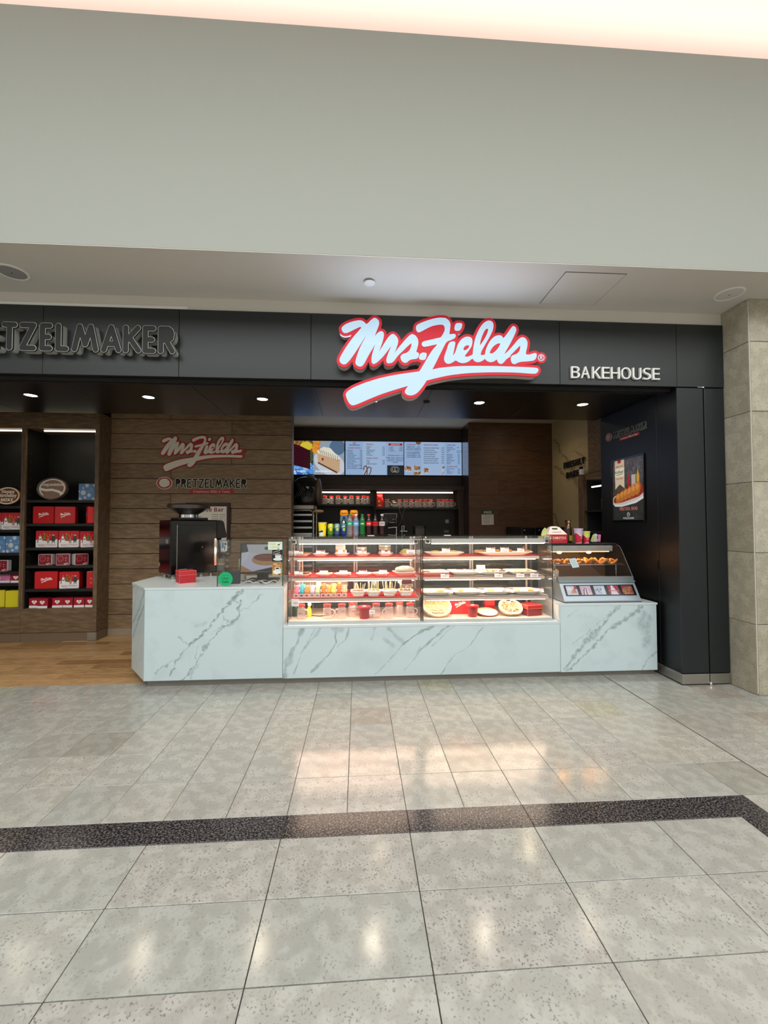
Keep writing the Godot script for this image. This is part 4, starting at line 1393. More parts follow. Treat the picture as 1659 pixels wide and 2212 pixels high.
	for q in spec:
		var w: float = q[2] - q[1]
		var t := thing("menu_screen", q[3], "screen", Vector3((q[1] + q[2]) * 0.5, 2.614, -7.118), 0, "menu screens on the back wall")
		var mb := MB.new()
		mb.b2(-w * 0.5 - 0.006, w * 0.5 + 0.006, -0.298, 0.298, 0.0, 0.062, 0.003)
		part(t, "housing", mb, M.black)
		mb = MB.new()
		mb.pic(Vector3(-w * 0.5 + 0.002, -0.286, 0.0645), Vector3(w * 0.5 - 0.002, -0.286, 0.0645), Vector3(w * 0.5 - 0.002, 0.286, 0.0645), Vector3(-w * 0.5 + 0.002, 0.286, 0.0645))
		var sm := mat(Color.BLACK, 0.3)
		sm.emission_enabled = true
		sm.emission_texture = q[0].tex()
		sm.emission = Color.BLACK
		sm.emission_energy_multiplier = q[4]
		part(t, "screen", mb, sm)
		area_light("screen_light", Vector3((q[1] + q[2]) * 0.5, 2.614, -7.03), Vector2(w, 0.56), Vector3.BACK, Vector3.UP, c8(190, 214, 255), 0.10)


func build_coffee_menu() -> void:
	var p := Pic.new(480, 640, c8(226, 220, 204))
	p.txt("Coffee Bar", 246, 76, 54, c8(120, 26, 40), sans_bold, true)
	var rows := [["Coffee", "$2.25", "$2.50"], ["Cafe Latte", "$3.50", "$3.75"], ["Cappuccino", "$3.50", "$3.75"], ["Americano", "$2.75", "$3.25"], ["Mocha", "$3.95", "$4.50"], ["Hot Chocolate", "$2.75", "$3.25"], ["Steamer", "$2.95", "$3.25"], ["Espresso", "$2.25", "$2.75"], ["Chai Latte", "$3.75", "$4.25"], ["Tea", "$1.95", "$2.25"]]
	var y := 122.0
	for r in rows:
		p.txt(r[0], 60, y, 14, c8(60, 46, 44), sans_bold)
		p.txt("Sm " + r[1], 286, y, 14, c8(60, 46, 44), sans_bold)
		p.txt("Lg " + r[2], 384, y, 14, c8(60, 46, 44), sans_bold)
		y += 30
	var t := thing("menu_board", "framed cream coffee price list half hidden behind the black coffee machine", "menu", Vector3(-2.058, 1.425, -5.86))
	var mb := MB.new()
	for sg in [-1.0, 1.0]:
		mb.box(Vector3(sg * 0.279, 0, 0.012), Vector3(0.040, 0.73, 0.024), 0.004)
		mb.box(Vector3(0, sg * 0.345, 0.012), Vector3(0.52, 0.040, 0.024), 0.004)
	part(t, "frame", mb, mat(c8(44, 26, 24), 0.4))
	mb = MB.new()
	for sg in [-1.0, 1.0]:
		mb.box(Vector3(sg * 0.2545, 0, 0.006), Vector3(0.009, 0.65, 0.012))
		mb.box(Vector3(0, sg * 0.3205, 0.006), Vector3(0.50, 0.009, 0.012))
	part(t, "red_liner", mb, M.maroon)
	mb = MB.new()
	mb.pic(Vector3(-0.25, -0.316, 0.006), Vector3(0.25, -0.316, 0.006), Vector3(0.25, 0.316, 0.006), Vector3(-0.25, 0.316, 0.006))
	part(t, "price_list", mb, mat(Color.WHITE, 0.5, 0.0, p.tex()))


# ---------------------------------------------------------------- the counter
func lying(mb: MB, poly: Array, y0: float, y1: float) -> void:
	# a flat plate whose outline is given in x, z
	mb.xf = Transform3D(Basis(Vector3.RIGHT, Vector3.FORWARD, Vector3.UP), Vector3.ZERO)
	var q := PackedVector2Array()
	for p in poly:
		q.append(Vector2(p.x, -p.y))
	mb.prism(q, y0, y1)
	mb.xf = Transform3D()


func upright(mb: MB, a: Vector2, b: Vector2, y0: float, y1: float, th: float) -> void:
	# a slab standing on the line a-b (x, z); its face, to the right of a-b looking down, carries uv 0..1
	var d := (b - a).normalized()
	var x := Vector3(d.x, 0, d.y)
	mb.xf = Transform3D(Basis(x, Vector3.UP, x.cross(Vector3.UP)), Vector3(a.x, 0, a.y))
	mb.prism(PackedVector2Array([Vector2(0, y0), Vector2(a.distance_to(b), y0), Vector2(a.distance_to(b), y1), Vector2(0, y1)]), -th, 0.0)
	mb.xf = Transform3D()


func px_veins(list: Array, x0: float, x1: float, y0: float, y1: float) -> Array:
	# veins measured in one frame, as fractions of the panel
	var r := []
	for v in list:
		r.append([v[0], V(v[1]).map(func(p): return Vector2((p.x - x0) / (x1 - x0), (p.y - y0) / (y1 - y0))), v[2]])
	return r


func build_counter() -> void:
	var base := Color(0.96, 0.985, 0.99)
	var vein := Color(0.60, 0.655, 0.64)
	var tint := c8(214, 226, 229)
	var va := px_veins([
		[0.016, [790, 120, 740, 170, 700, 218], 0.85], [0.009, [700, 215, 650, 270, 600, 330, 560, 385, 535, 410], 0.8], [0.012, [545, 395, 480, 470, 430, 512], 0.85], [0.006, [430, 512, 395, 545, 350, 600, 335, 650, 310, 710], 0.7],
		[0.012, [775, 200, 760, 255, 770, 290, 742, 330, 700, 372, 660, 385], 0.75], [0.008, [660, 385, 620, 430, 575, 480, 520, 545], 0.7], [0.015, [545, 500, 525, 545], 0.8], [0.007, [515, 560, 480, 640, 440, 690, 385, 745], 0.75], [0.014, [500, 640, 440, 705, 455, 735], 0.35],
		[0.006, [925, 150, 880, 190, 830, 250, 780, 265], 0.55], [0.005, [340, 600, 300, 620, 255, 650], 0.5], [0.007, [300, 635, 240, 660, 200, 695], 0.55], [0.005, [660, 300, 665, 325, 690, 340, 680, 365], 0.7], [0.006, [620, 385, 610, 410, 585, 432], 0.55],
		[0.004, [480, 505, 490, 545, 470, 600], 0.45], [0.005, [735, 215, 770, 210, 780, 240], 0.6], [0.005, [600, 330, 590, 345, 580, 360], 0.6], [0.006, [360, 450, 375, 475, 430, 490], 0.4], [0.02, [470, 370, 540, 350], 0.2]], 132, 1066, 118, 750)
	var vb := px_veins([
		[0.045, [651, 1357, 640, 1385, 628, 1412, 616, 1440, 611, 1462], 0.6], [0.012, [677, 1358, 664, 1383, 650, 1410, 641, 1432, 633, 1452], 0.55], [0.025, [690, 1357, 672, 1380, 655, 1400], 0.3], [0.05, [713, 1358, 735, 1362], 0.5], [0.03, [722, 1358, 718, 1376, 722, 1390], 0.7],
		[0.016, [722, 1390, 708, 1412, 688, 1431, 669, 1452], 0.5], [0.014, [750, 1360, 741, 1383, 724, 1398], 0.45],
		[0.022, [937, 1355, 912, 1364, 890, 1376, 866, 1395], 0.65], [0.012, [866, 1395, 850, 1412, 832, 1430, 804, 1457], 0.55], [0.014, [964, 1356, 942, 1374, 918, 1394, 900, 1410, 885, 1428], 0.65], [0.008, [900, 1400, 888, 1425, 866, 1452], 0.5], [0.007, [976, 1355, 950, 1380, 926, 1402], 0.5],
		[0.009, [1040, 1358, 1021, 1385, 1000, 1408, 975, 1421], 0.55], [0.013, [975, 1421, 960, 1440, 945, 1460], 0.55], [0.05, [833, 1362, 845, 1375, 862, 1388], 0.35], [0.03, [824, 1382, 842, 1398], 0.35], [0.02, [805, 1360, 796, 1385], 0.25]], 611, 1210, 1357, 1462)
	var vc := px_veins([
		[0.02, [1338, 1307, 1318, 1328, 1300, 1350, 1277, 1370], 0.6], [0.035, [1290, 1358, 1262, 1385], 0.6], [0.018, [1262, 1385, 1245, 1407, 1218, 1441], 0.7], [0.02, [1386, 1312, 1360, 1332, 1330, 1350, 1315, 1358], 0.65], [0.014, [1315, 1358, 1292, 1382, 1272, 1402, 1240, 1432, 1222, 1446], 0.65],
		[0.006, [1330, 1310, 1300, 1338, 1268, 1365, 1232, 1390], 0.4], [0.05, [1392, 1322, 1385, 1345, 1400, 1375, 1392, 1395], 0.35], [0.03, [1404, 1330, 1398, 1360], 0.35], [0.012, [1417, 1408, 1400, 1424, 1383, 1447], 0.5], [0.008, [1225, 1330, 1250, 1312], 0.25]], 1210, 1419, 1307, 1448)
	var ma := mat(tint, 0.2, 0.0, marble_tex(900, 606, va, base, vein, 71))
	var mb_ := mat(tint, 0.2, 0.0, marble_tex(1100, 196, vb, base, vein, 73))
	var mc := mat(tint, 0.2, 0.0, marble_tex(500, 338, vc, base, vein, 75))
	var md := mat(tint, 0.25, 0.0, marble_tex(256, 384, [[0.012, [Vector2(0.95, 0.02), Vector2(0.55, 0.25), Vector2(0.05, 0.45)], 0.6], [0.014, [Vector2(0.95, 0.18), Vector2(0.5, 0.38), Vector2(0.1, 0.62)], 0.6], [0.01, [Vector2(0.4, 0.0), Vector2(0.1, 0.3)], 0.3]], base, vein, 77))
	var top := mat(tint, 0.22)
	var plain := mat(tint, 0.3)
	var toe := mat(c8(150, 148, 142), 0.42, 0.7)

	var t := thing("counter_unit", "tall white marble counter block under the coffee machine with clipped left corner", "counter")
	var m := MB.new()
	upright(m, Vector2(-1.95, -3.96), Vector2(-0.702, -3.96), 0.066, 0.892, 0.02)
	part(t, "front_panel", m, ma)
	m = MB.new()
	upright(m, Vector2(-2.255, -4.335), Vector2(-1.952, -3.961), 0.066, 0.892, 0.02)
	part(t, "corner_panel", m, md)
	m = MB.new()
	upright(m, Vector2(-2.25, -4.80), Vector2(-2.255, -4.337), 0.066, 0.892, 0.02)
	part(t, "end_panel", m, plain)
	m = MB.new()
	upright(m, Vector2(-0.700, -3.978), Vector2(-0.700, -4.80), 0.5, 0.892, 0.02)
	part(t, "side_panel", m, plain)
	m = MB.new()
	lying(m, [Vector2(-1.955, -3.957), Vector2(-2.262, -4.335), Vector2(-2.255, -4.82), Vector2(-0.698, -4.82), Vector2(-0.698, -3.957)], 0.893, 0.913)
	part(t, "worktop", m, top)
	m = MB.new()
	lying(m, [Vector2(-1.94, -4.01), Vector2(-2.2, -4.34), Vector2(-2.2, -4.7), Vector2(-0.70, -4.7), Vector2(-0.70, -4.01)], 0.0, 0.066)
	part(t, "toe_kick", m, toe)
	m = MB.new()
	m.b2(-0.722, -0.698, 0.048, 0.066, -4.02, -4.0)
	part(t, "joint_cover", m, M.steel)

	t = thing("counter_unit", "low white marble counter front under the glass display cases", "counter")
	m = MB.new()
	upright(m, Vector2(-0.698, -3.96), Vector2(1.962, -3.96), 0.060, 0.523, 0.02)
	part(t, "front_panel", m, mb_)
	m = MB.new()
	lying(m, [Vector2(-0.698, -3.957), Vector2(1.962, -3.957), Vector2(1.962, -4.66), Vector2(-0.698, -4.66)], 0.524, 0.546)
	part(t, "ledge", m, top)
	m = MB.new()
	m.b2(-0.698, 1.962, 0.0, 0.06, -4.5, -4.005)
	part(t, "toe_kick", m, toe)

	t = thing("counter_unit", "right white marble counter block carrying the slanted heated case", "counter")
	m = MB.new()
	upright(m, Vector2(1.966, -3.96), Vector2(2.945, -3.96), 0.056, 0.694, 0.02)
	part(t, "front_panel", m, mc)
	m = MB.new()
	upright(m, Vector2(1.966, -4.66), Vector2(1.966, -3.98), 0.5, 0.694, 0.02)
	part(t, "side_panel", m, plain)
	m = MB.new()
	lying(m, [Vector2(1.963, -3.957), Vector2(2.955, -3.957), Vector2(2.955, -4.66), Vector2(1.963, -4.66)], 0.695, 0.714)
	part(t, "worktop", m, top)
	m = MB.new()
	m.b2(1.964, 2.945, 0.0, 0.056, -4.5, -4.005)
	part(t, "toe_kick", m, toe)


# ---------------------------------------------------------------- display cases
func loft(mb: MB, rings: Array, n := 4.0, seg := 28, c := Vector3.ZERO, close_top := true) -> void:
	# rings of rounded squares [half x, half z, y] joined from first to last
	var pt := func(r: Array, k: int) -> Vector3:
		var a := TAU * k / seg
		var ca := cos(a)
		var sa := sin(a)
		var f := pow(pow(absf(ca), n) + pow(absf(sa), n), -1.0 / n)
		return c + Vector3(ca * f * r[0], r[2], -sa * f * r[1])
	for i in rings.size() - 1:
		for k in seg:
			var a: Vector3 = pt.call(rings[i], k)
			var b: Vector3 = pt.call(rings[i], k + 1)
			var d: Vector3 = pt.call(rings[i + 1], k)
			var e: Vector3 = pt.call(rings[i + 1], k + 1)
			var k1 := (b - a).cross(e - a) + (e - a).cross(d - a)
			var out := k1.normalized()
			mb.flat(a, b, e, out)
			mb.flat(a, e, d, out)
	for q in [[rings[0], Vector3.DOWN]] + ([[rings[rings.size() - 1], Vector3.UP]] if close_top else []):
		var mid := c + Vector3(0, q[0][2], 0)
		for k in seg:
			mb.flat(mid, pt.call(q[0], k), pt.call(q[0], k + 1), q[1])


func dish_mesh(hx: float, hz: float, h: float, n: float) -> ArrayMesh:
	var mb := MB.new()
	loft(mb, [[hx * 0.68, hz * 0.68, 0.0], [hx * 0.80, hz * 0.80, h * 0.35], [hx, hz, h], [hx * 0.985, hz * 0.985, h * 1.08], [hx * 0.93, hz * 0.93, h], [hx * 0.74, hz * 0.74, h * 0.36], [hx * 0.6, hz * 0.6, h * 0.26]], n, 36)
	return mb.mesh()


func build_case(x0: float, x1: float, label: String, mats: Array, warm: Color) -> void:
	var t := thing("display_case", label, "display case")
	var zf := -4.0
	var zb := -4.63
	var m := MB.new()
	m.b2(x0, x1, 0.546, 0.574, zb, zf, 0.002)
	part(t, "base_frame", m, M.alu)
	m = MB.new()
	m.b2(x0 + 0.01, x1 - 0.01, 0.574, 0.577, zb + 0.02, zf - 0.012)
	part(t, "base_tray", m, mat(c8(228, 206, 190), 0.5))
	m = MB.new()
	m.b2(x0 + 0.004, x1 - 0.004, 0.574, 1.372, zf - 0.006, zf)
	part(t, "glass_front", m, M.glass)
	for k in 2:
		var x := x0 if k == 0 else x1 - 0.006
		m = MB.new()
		m.b2(x, x + 0.006, 0.574, 1.372, zb, zf - 0.007)
		part(t, "glass_side", m, M.glass)
	m = MB.new()
	m.b2(x0, x1, 1.373, 1.379, zb, zf)
	part(t, "glass_top", m, M.glass_grey)
	for x in [x0 - 0.001, x1 - 0.005]:
		m = MB.new()
		m.b2(x, x + 0.006, 0.56, 1.372, zf - 0.004, zf + 0.002)
		part(t, "glass_edge", m, M.glass_edge)
	# lamp bar along the top of the front pane, with its clamps
	m = MB.new()
	m.b2(x0 + 0.09, x1 - 0.05, 1.306, 1.350, zf - 0.075, zf - 0.035, 0.004)
	part(t, "lamp_bar", m, M.alu)
	m = MB.new()
	m.b2(x0 + 0.10, x1 - 0.06, 1.300, 1.306, zf - 0.068, zf - 0.042)
	part(t, "lamp_strip", m, glow(warm, 34.0))
	for x in [x0 + 0.055, x1 - 0.045]:
		m = MB.new()
		m.box(Vector3(x, 1.330, zf - 0.045), Vector3(0.045, 0.052, 0.06), 0.006)
		m.lathe([Vector2(0.010, 1.352), Vector2(0.012, 1.362), Vector2(0.009, 1.374), Vector2(0, 1.378)], 10, Vector3(x - 0.02, 0, zf - 0.02))
		var cl := part(t, "clamp", m, M.chrome)
		m = MB.new()
		m.box(Vector3(x - 0.003, 1.326, zf - 0.013), Vector3(0.030, 0.026, 0.006), 0.003)
		part(cl, "clamp_knob", m, M.soft_black)
	# uprights and the sliding doors at the back
	for x in [x0 + 0.035, x0 + 0.062, x1 - 0.03]:
		part(t, "post", box_mesh(Vector3(0.016, 0.79, 0.016), 0.002), mat(c8(220, 206, 190), 0.4, 0.2), Vector3(x, 0.975, zb + 0.06))
	var mid := (x0 + x1) * 0.5
	for x in [x0 + 0.01, mid - 0.012, mid + 0.014, x1 - 0.01]:
		part(t, "door_frame", box_mesh(Vector3(0.02, 0.79, 0.014), 0.002), M.steel_soft, Vector3(x, 0.975, zb + 0.012))
	for s in [0, 1]:
		m = MB.new()
		var a: float = x0 + 0.02 if s == 0 else mid + 0.026
		var b: float = mid - 0.024 if s == 0 else x1 - 0.02
		m.b2(a, b, 0.585, 1.365, zb + 0.008 + s * 0.006, zb + 0.012 + s * 0.006)
		part(t, "sliding_door", m, M.glass_grey)
	# three shelves, each reaching further forward than the one above
	var lv := [[1.163, -4.27], [0.970, -4.15], [0.783, -4.06]]
	for i in 3:
		var y: float = lv[i][0]
		var z: float = lv[i][1]
		m = MB.new()
		m.b2(x0 + 0.012, x1 - 0.012, y - 0.012, y - 0.002, zb + 0.03, z - 0.004)
		var sh := part(t, "shelf", m, mat(c8(176, 172, 166), 0.4, 0.3))
		m = MB.new()
		m.b2(x0 + 0.012, x1 - 0.012, y - 0.036, y - 0.003, z - 0.004, z, 0.002)
		part(sh, "front_rail", m, mat(c8(206, 188, 176), 0.4, 0.25))
		m = MB.new()
		m.b2(x0 + 0.012, x1 - 0.012, y - 0.006, y - 0.002, z, z + 0.002)
		part(sh, "dark_seam", m, M.soft_black)
		if mats[i]:
			m = MB.new()
			m.b2(x0 + 0.02 if mats[i] < 2 else x0 + 0.02, x1 - 0.02 if mats[i] == 1 else x0 + 0.34, y - 0.002, y + 0.001, zb + 0.05, z - 0.003)
			part(sh, "red_mat", m, M.red_mat)
		m = MB.new()
		m.b2(x0 + 0.05, x1 - 0.05, y - 0.041, y - 0.033, z - 0.028, z - 0.010)
		part(sh, "lamp_strip", m, glow(warm, 34.0))
		area_light("case_light", Vector3(mid, y - 0.043, z - 0.019), Vector2(x1 - x0 - 0.1, 0.02), Vector3(0, -1, -0.25), Vector3.BACK, warm, 0.07)
	area_light("case_light", Vector3(mid, 1.297, zf - 0.055), Vector2(x1 - x0 - 0.16, 0.026), Vector3(0, -1, -0.35), Vector3.BACK, warm, 0.09)


func build_cases() -> void:
	var warm := c8(255, 226, 196)
	build_case(-0.664, 0.607, "left glass display case with red shelf mats, macarons and jars", [1, 1, 1], c8(255, 222, 196))
	build_case(0.623, 1.914, "right glass display case with white cookie trays and red boxes", [1, 2, 0], warm)


# ---------------------------------------------------------------- food and goods in the cases
var card_mats := []
var protos := {}


func food_materials() -> void:
	var crumb := bake(128, 128, func(a, b, _c): return Color(0.62, 0.62, 0.62).lerp(Color(1, 1, 1), smoothstep(0.3, 0.7, a)).lerp(Color(0.5, 0.42, 0.34), smoothstep(0.62, 0.8, b) * 0.6), [noise(41, 0.08), noise(42, 0.12), noise(43, 0.1)])
	var f := func(c: Color, r := 0.7) -> StandardMaterial3D: return tri_tex(mat(c, r, 0.0, crumb), Vector3(14, 14, 14))
	M.cookie = f.call(c8(232, 184, 110))
	M.cookie_pale = f.call(c8(240, 212, 156))
	M.oat = f.call(c8(222, 176, 112))
	M.chocolate = f.call(c8(84, 46, 28), 0.5)
	M.brown = f.call(c8(176, 96, 44))
	M.pastry = f.call(c8(240, 168, 60), 0.4)
	M.pretzel = f.call(c8(226, 142, 56), 0.35)
	M.yellow_cake = f.call(c8(248, 226, 120))
	M.sponge = f.call(c8(244, 214, 164))
	M.pink_cake = f.call(c8(240, 196, 178))
	M.icing = mat(c8(248, 242, 226), 0.4)
	M.caramel = mat(c8(228, 142, 66), 0.35)
	M.bread = f.call(c8(214, 198, 160))
	M.film = pane(c8(225, 230, 230), 0.22, 0.12)
	M.plate = mat(c8(244, 238, 222), 0.22)
	M.tray = mat(c8(240, 232, 220), 0.25)
	M.stick = mat(c8(240, 226, 178), 0.6)
	# price cards: white with a dark red corner band and unreadable small print
	rng.seed = 77
	for k in 5:
		var p := Pic.new(96, 60, c8(240, 240, 240))
		if k < 3:
			p.rect(4, 0, 88, 8, c8(110, 40, 50))
			p.rect(52, 6, 40, 12, c8(140, 26, 40))
			p.rect(58, 9, 28, 4, c8(230, 220, 220))
		if k == 3:
			p.im.fill(c8(212, 220, 226))
			p.rect(0, 0, 96, 3, c8(110, 110, 114))
		for r in 2 + k % 2:
			var x := 20.0 + rng.randf() * 8
			while x < 76:
				var l := rng.randf_range(3, 8)
				p.line([Vector2(x, 30 + r * 9 + rng.randf_range(-1, 1)), Vector2(x + l, 30 + r * 9 + rng.randf_range(-1, 1))], 3.0, c8(40, 40, 44))
				x += l + 3
		card_mats.append(mat(Color.WHITE, 0.6, 0.0, p.tex()))


func card(at: Vector3, turn: float, lean: float, k: int, label: String, sz := Vector2(0.082, 0.052)) -> void:
	var m := MB.new()
	m.xf = Transform3D(Basis(Vector3.RIGHT, -lean), Vector3.ZERO)
	m.box(Vector3(0, sz.y * 0.5, -0.001), Vector3(sz.x, sz.y, 0.0016))
	m.pic(Vector3(-sz.x * 0.5, 0, 0.0002), Vector3(sz.x * 0.5, 0, 0.0002), Vector3(sz.x * 0.5, sz.y, 0.0002), Vector3(-sz.x * 0.5, sz.y, 0.0002))
	m.xf = Transform3D()
	one("price_card", m, card_mats[k], label, "card", at, turn, "price cards in the display cases")


func dish(at: Vector3, turn: float, label: String, hx := 0.080, hz := 0.080, h := 0.026) -> void:
	var key := "dish %.3f %.3f %.3f" % [hx, hz, h]
	if not protos.has(key):
		protos[key] = dish_mesh(hx, hz, h, 3.2)
	one("cake_plate", protos[key], M.plate, label, "plate", at, turn, "white cake plates on the case shelves")


func tray(at: Vector3, hx: float, hz: float, label: String, turn := 0.0) -> void:
	var key := "tray %.3f %.3f" % [hx, hz]
	if not protos.has(key):
		protos[key] = dish_mesh(hx, hz, 0.034, 12.0)
	one("serving_tray", protos[key], M.tray, label, "tray", at, turn, "white serving trays in the right display case")


func wedge(w: float, d: float, y0: float, y1: float, tilt := 0.0) -> MB:
	# a cake slice layer: a triangle with a blunt back, point towards +z
	var m := MB.new()
	lying(m, [Vector2(-w * 0.5, -d * 0.5), Vector2(w * 0.5, -d * 0.5), Vector2(w * 0.10, d * 0.5), Vector2(-w * 0.10, d * 0.5)], y0, y1)
	return m


func slice(at: Vector3, turn: float, label: String, layers: Array, w := 0.085, d := 0.11) -> void:
	# layers: [thickness, material, name]
	var t := thing("cake_slice", label, "cake", at, turn)
	var y := 0.0
	for l in layers:
		part(t, l[2], wedge(w, d, y, y + l[0]), l[1])
		y += l[0]


func bar(at: Vector3, turn: float, label: String, sz: Vector3, body: Material, topping: Material) -> void:
	var t := thing("cake_bar", label, "cake", at, turn)
	part(t, "body", box_mesh(Vector3(sz.x, sz.y * 0.7, sz.z), 0.004), body, Vector3(0, sz.y * 0.35, 0))
	var m := MB.new()
	m.blob(Vector3(0, sz.y * 0.74, 0), Vector3(sz.x * 0.48, sz.y * 0.3, sz.z * 0.48), 12, 6, 0.08, int(at.x * 1000))
	part(t, "topping", m, topping)


func cookie(at: Vector3, r: float, label: String, body: Material, chip: Material, lean := 0.0, turn := 0.0) -> void:
	var t := thing("cookie", label, "cookie", at, turn, "cookies on the white trays")
	var g := RandomNumberGenerator.new()
	g.seed = int(absf(at.x) * 997 + absf(at.y) * 131)
	var bs := Basis(Vector3.RIGHT, lean)
	var lift := Vector3(0, sin(absf(lean)) * r, 0)
	var m := MB.new()
	m.xf = Transform3D(bs, lift)
	m.blob(Vector3(0, 0.009, 0), Vector3(r, 0.011, r), 16, 8, 0.05, g.seed)
	part(t, "dough", m, body)
	if chip:
		m = MB.new()
		m.xf = Transform3D(bs, lift)
		for i in 8:
			var a := g.randf() * TAU
			var q := sqrt(g.randf()) * r * 0.75
			m.blob(Vector3(cos(a) * q, 0.017, sin(a) * q), Vector3(0.007, 0.005, 0.006), 7, 4)
		part(t, "chips", m, chip)


func logo_tex(w: int, h: int, bg: Color, s: float, x: float, y: float, turn: float) -> Pic:
	var p := Pic.new(w, h, bg)
	logo_pic(p, x, y, s, c8(238, 226, 222), turn)
	return p


func jar(at: Vector3, turn: float, label: String, group: String) -> void:
	if not protos.has("jar"):
		var t := thing("mason_jar_mug", label, "jar", at, turn, group)
		var m := MB.new()
		m.lathe([Vector2(0.034, 0.0), Vector2(0.040, 0.004), Vector2(0.0415, 0.012), Vector2(0.0415, 0.092), Vector2(0.039, 0.102), Vector2(0.033, 0.110), Vector2(0.0325, 0.122)], 24)
		m.lathe([Vector2(0.0, 0.006), Vector2(0.036, 0.008), Vector2(0.038, 0.014)], 20)
		part(t, "glass_body", m, M.jar)
		m = MB.new()
		m.lathe([Vector2(0.036, 0.122), Vector2(0.0375, 0.126), Vector2(0.0375, 0.138), Vector2(0.035, 0.142), Vector2(0.030, 0.142), Vector2(0.028, 0.139), Vector2(0.0, 0.139)], 24)
		m.lathe([Vector2(0.0, 0.121), Vector2(0.036, 0.122)], 20)
		part(t, "lid", m, mat(c8(232, 40, 30), 0.35))
		m = MB.new()
		m.tube([Vector3(0.039, 0.088, 0), Vector3(0.056, 0.086, 0), Vector3(0.068, 0.074, 0), Vector3(0.069, 0.052, 0), Vector3(0.058, 0.034, 0), Vector3(0.040, 0.028, 0)], 0.0052, 8)
		part(t, "handle", m, mat(c8(214, 206, 200), 0.1))
		var lb := MB.new()
		lb.xf = Transform3D(Basis(), Vector3(0, 0.058, 0.0418))
		for k in 5:
			lb.box(Vector3(-0.014 + k * 0.007, 0.001 * (k % 2), 0), Vector3(0.005, 0.006 + 0.002 * (k % 3), 0.0006))
		part(t, "red_print", lb, M.red)
		protos["jar"] = t
		return
	var c := copy(protos["jar"], label, at, turn, group)


func bucket(at: Vector3, label: String, s: float) -> void:
	var t := thing("lidded_tub", label, "tub", at, 0.3, "dark red lidded tubs in the cases")
	var m := MB.new()
	m.lathe([Vector2(0.0, 0), Vector2(0.042, 0), Vector2(0.050, 0.058), Vector2(0.052, 0.060), Vector2(0.055, 0.098)].map(func(p): return p * s), 28)
	part(t, "body", m, mat(c8(158, 22, 40), 0.4))
	m = MB.new()
	m.lathe([Vector2(0.0, 0.096), Vector2(0.060, 0.098), Vector2(0.062, 0.104), Vector2(0.060, 0.112), Vector2(0.050, 0.112), Vector2(0.046, 0.109), Vector2(0.0, 0.109)].map(func(p): return p * s), 28)
	part(t, "lid", m, mat(c8(204, 36, 46), 0.35))
	m = MB.new()
	m.box(Vector3(0.0, 0.112 * s, 0.0), Vector3(0.03, 0.004, 0.02) * s, 0.001)
	part(t, "lid_label", m, M.cream)


func gift_box(at: Vector3, turn: float, sz: Vector3, label: String, body: Material, lid: Material, edge: Material, lid_h: float) -> Node3D:
	var t := thing("gift_box", label, "box", at, turn)
	part(t, "body", box_mesh(Vector3(sz.x, sz.y - lid_h, sz.z), 0.002), body, Vector3(0, (sz.y - lid_h) * 0.5, 0))
	part(t, "lid", box_mesh(Vector3(sz.x + 0.006, lid_h, sz.z + 0.006), 0.002), lid, Vector3(0, sz.y - lid_h * 0.5, 0))
	if edge:
		var m := MB.new()
		var hx := sz.x * 0.5 + 0.0035
		var hz := sz.z * 0.5 + 0.0035
		for y in [sz.y - lid_h, sz.y - 0.001]:
			m.b2(-hx, hx, y - 0.002, y + 0.002, hz - 0.001, hz + 0.0008)
			m.b2(-hx - 0.0008, -hx + 0.001, y - 0.002, y + 0.002, -hz, hz)
		for x in [-hx, hx]:
			m.b2(x - 0.0012, x + 0.0012, 0.0, sz.y, hz - 0.003, hz + 0.0006)
		part(t, "gold_edge", m, edge)
	return t


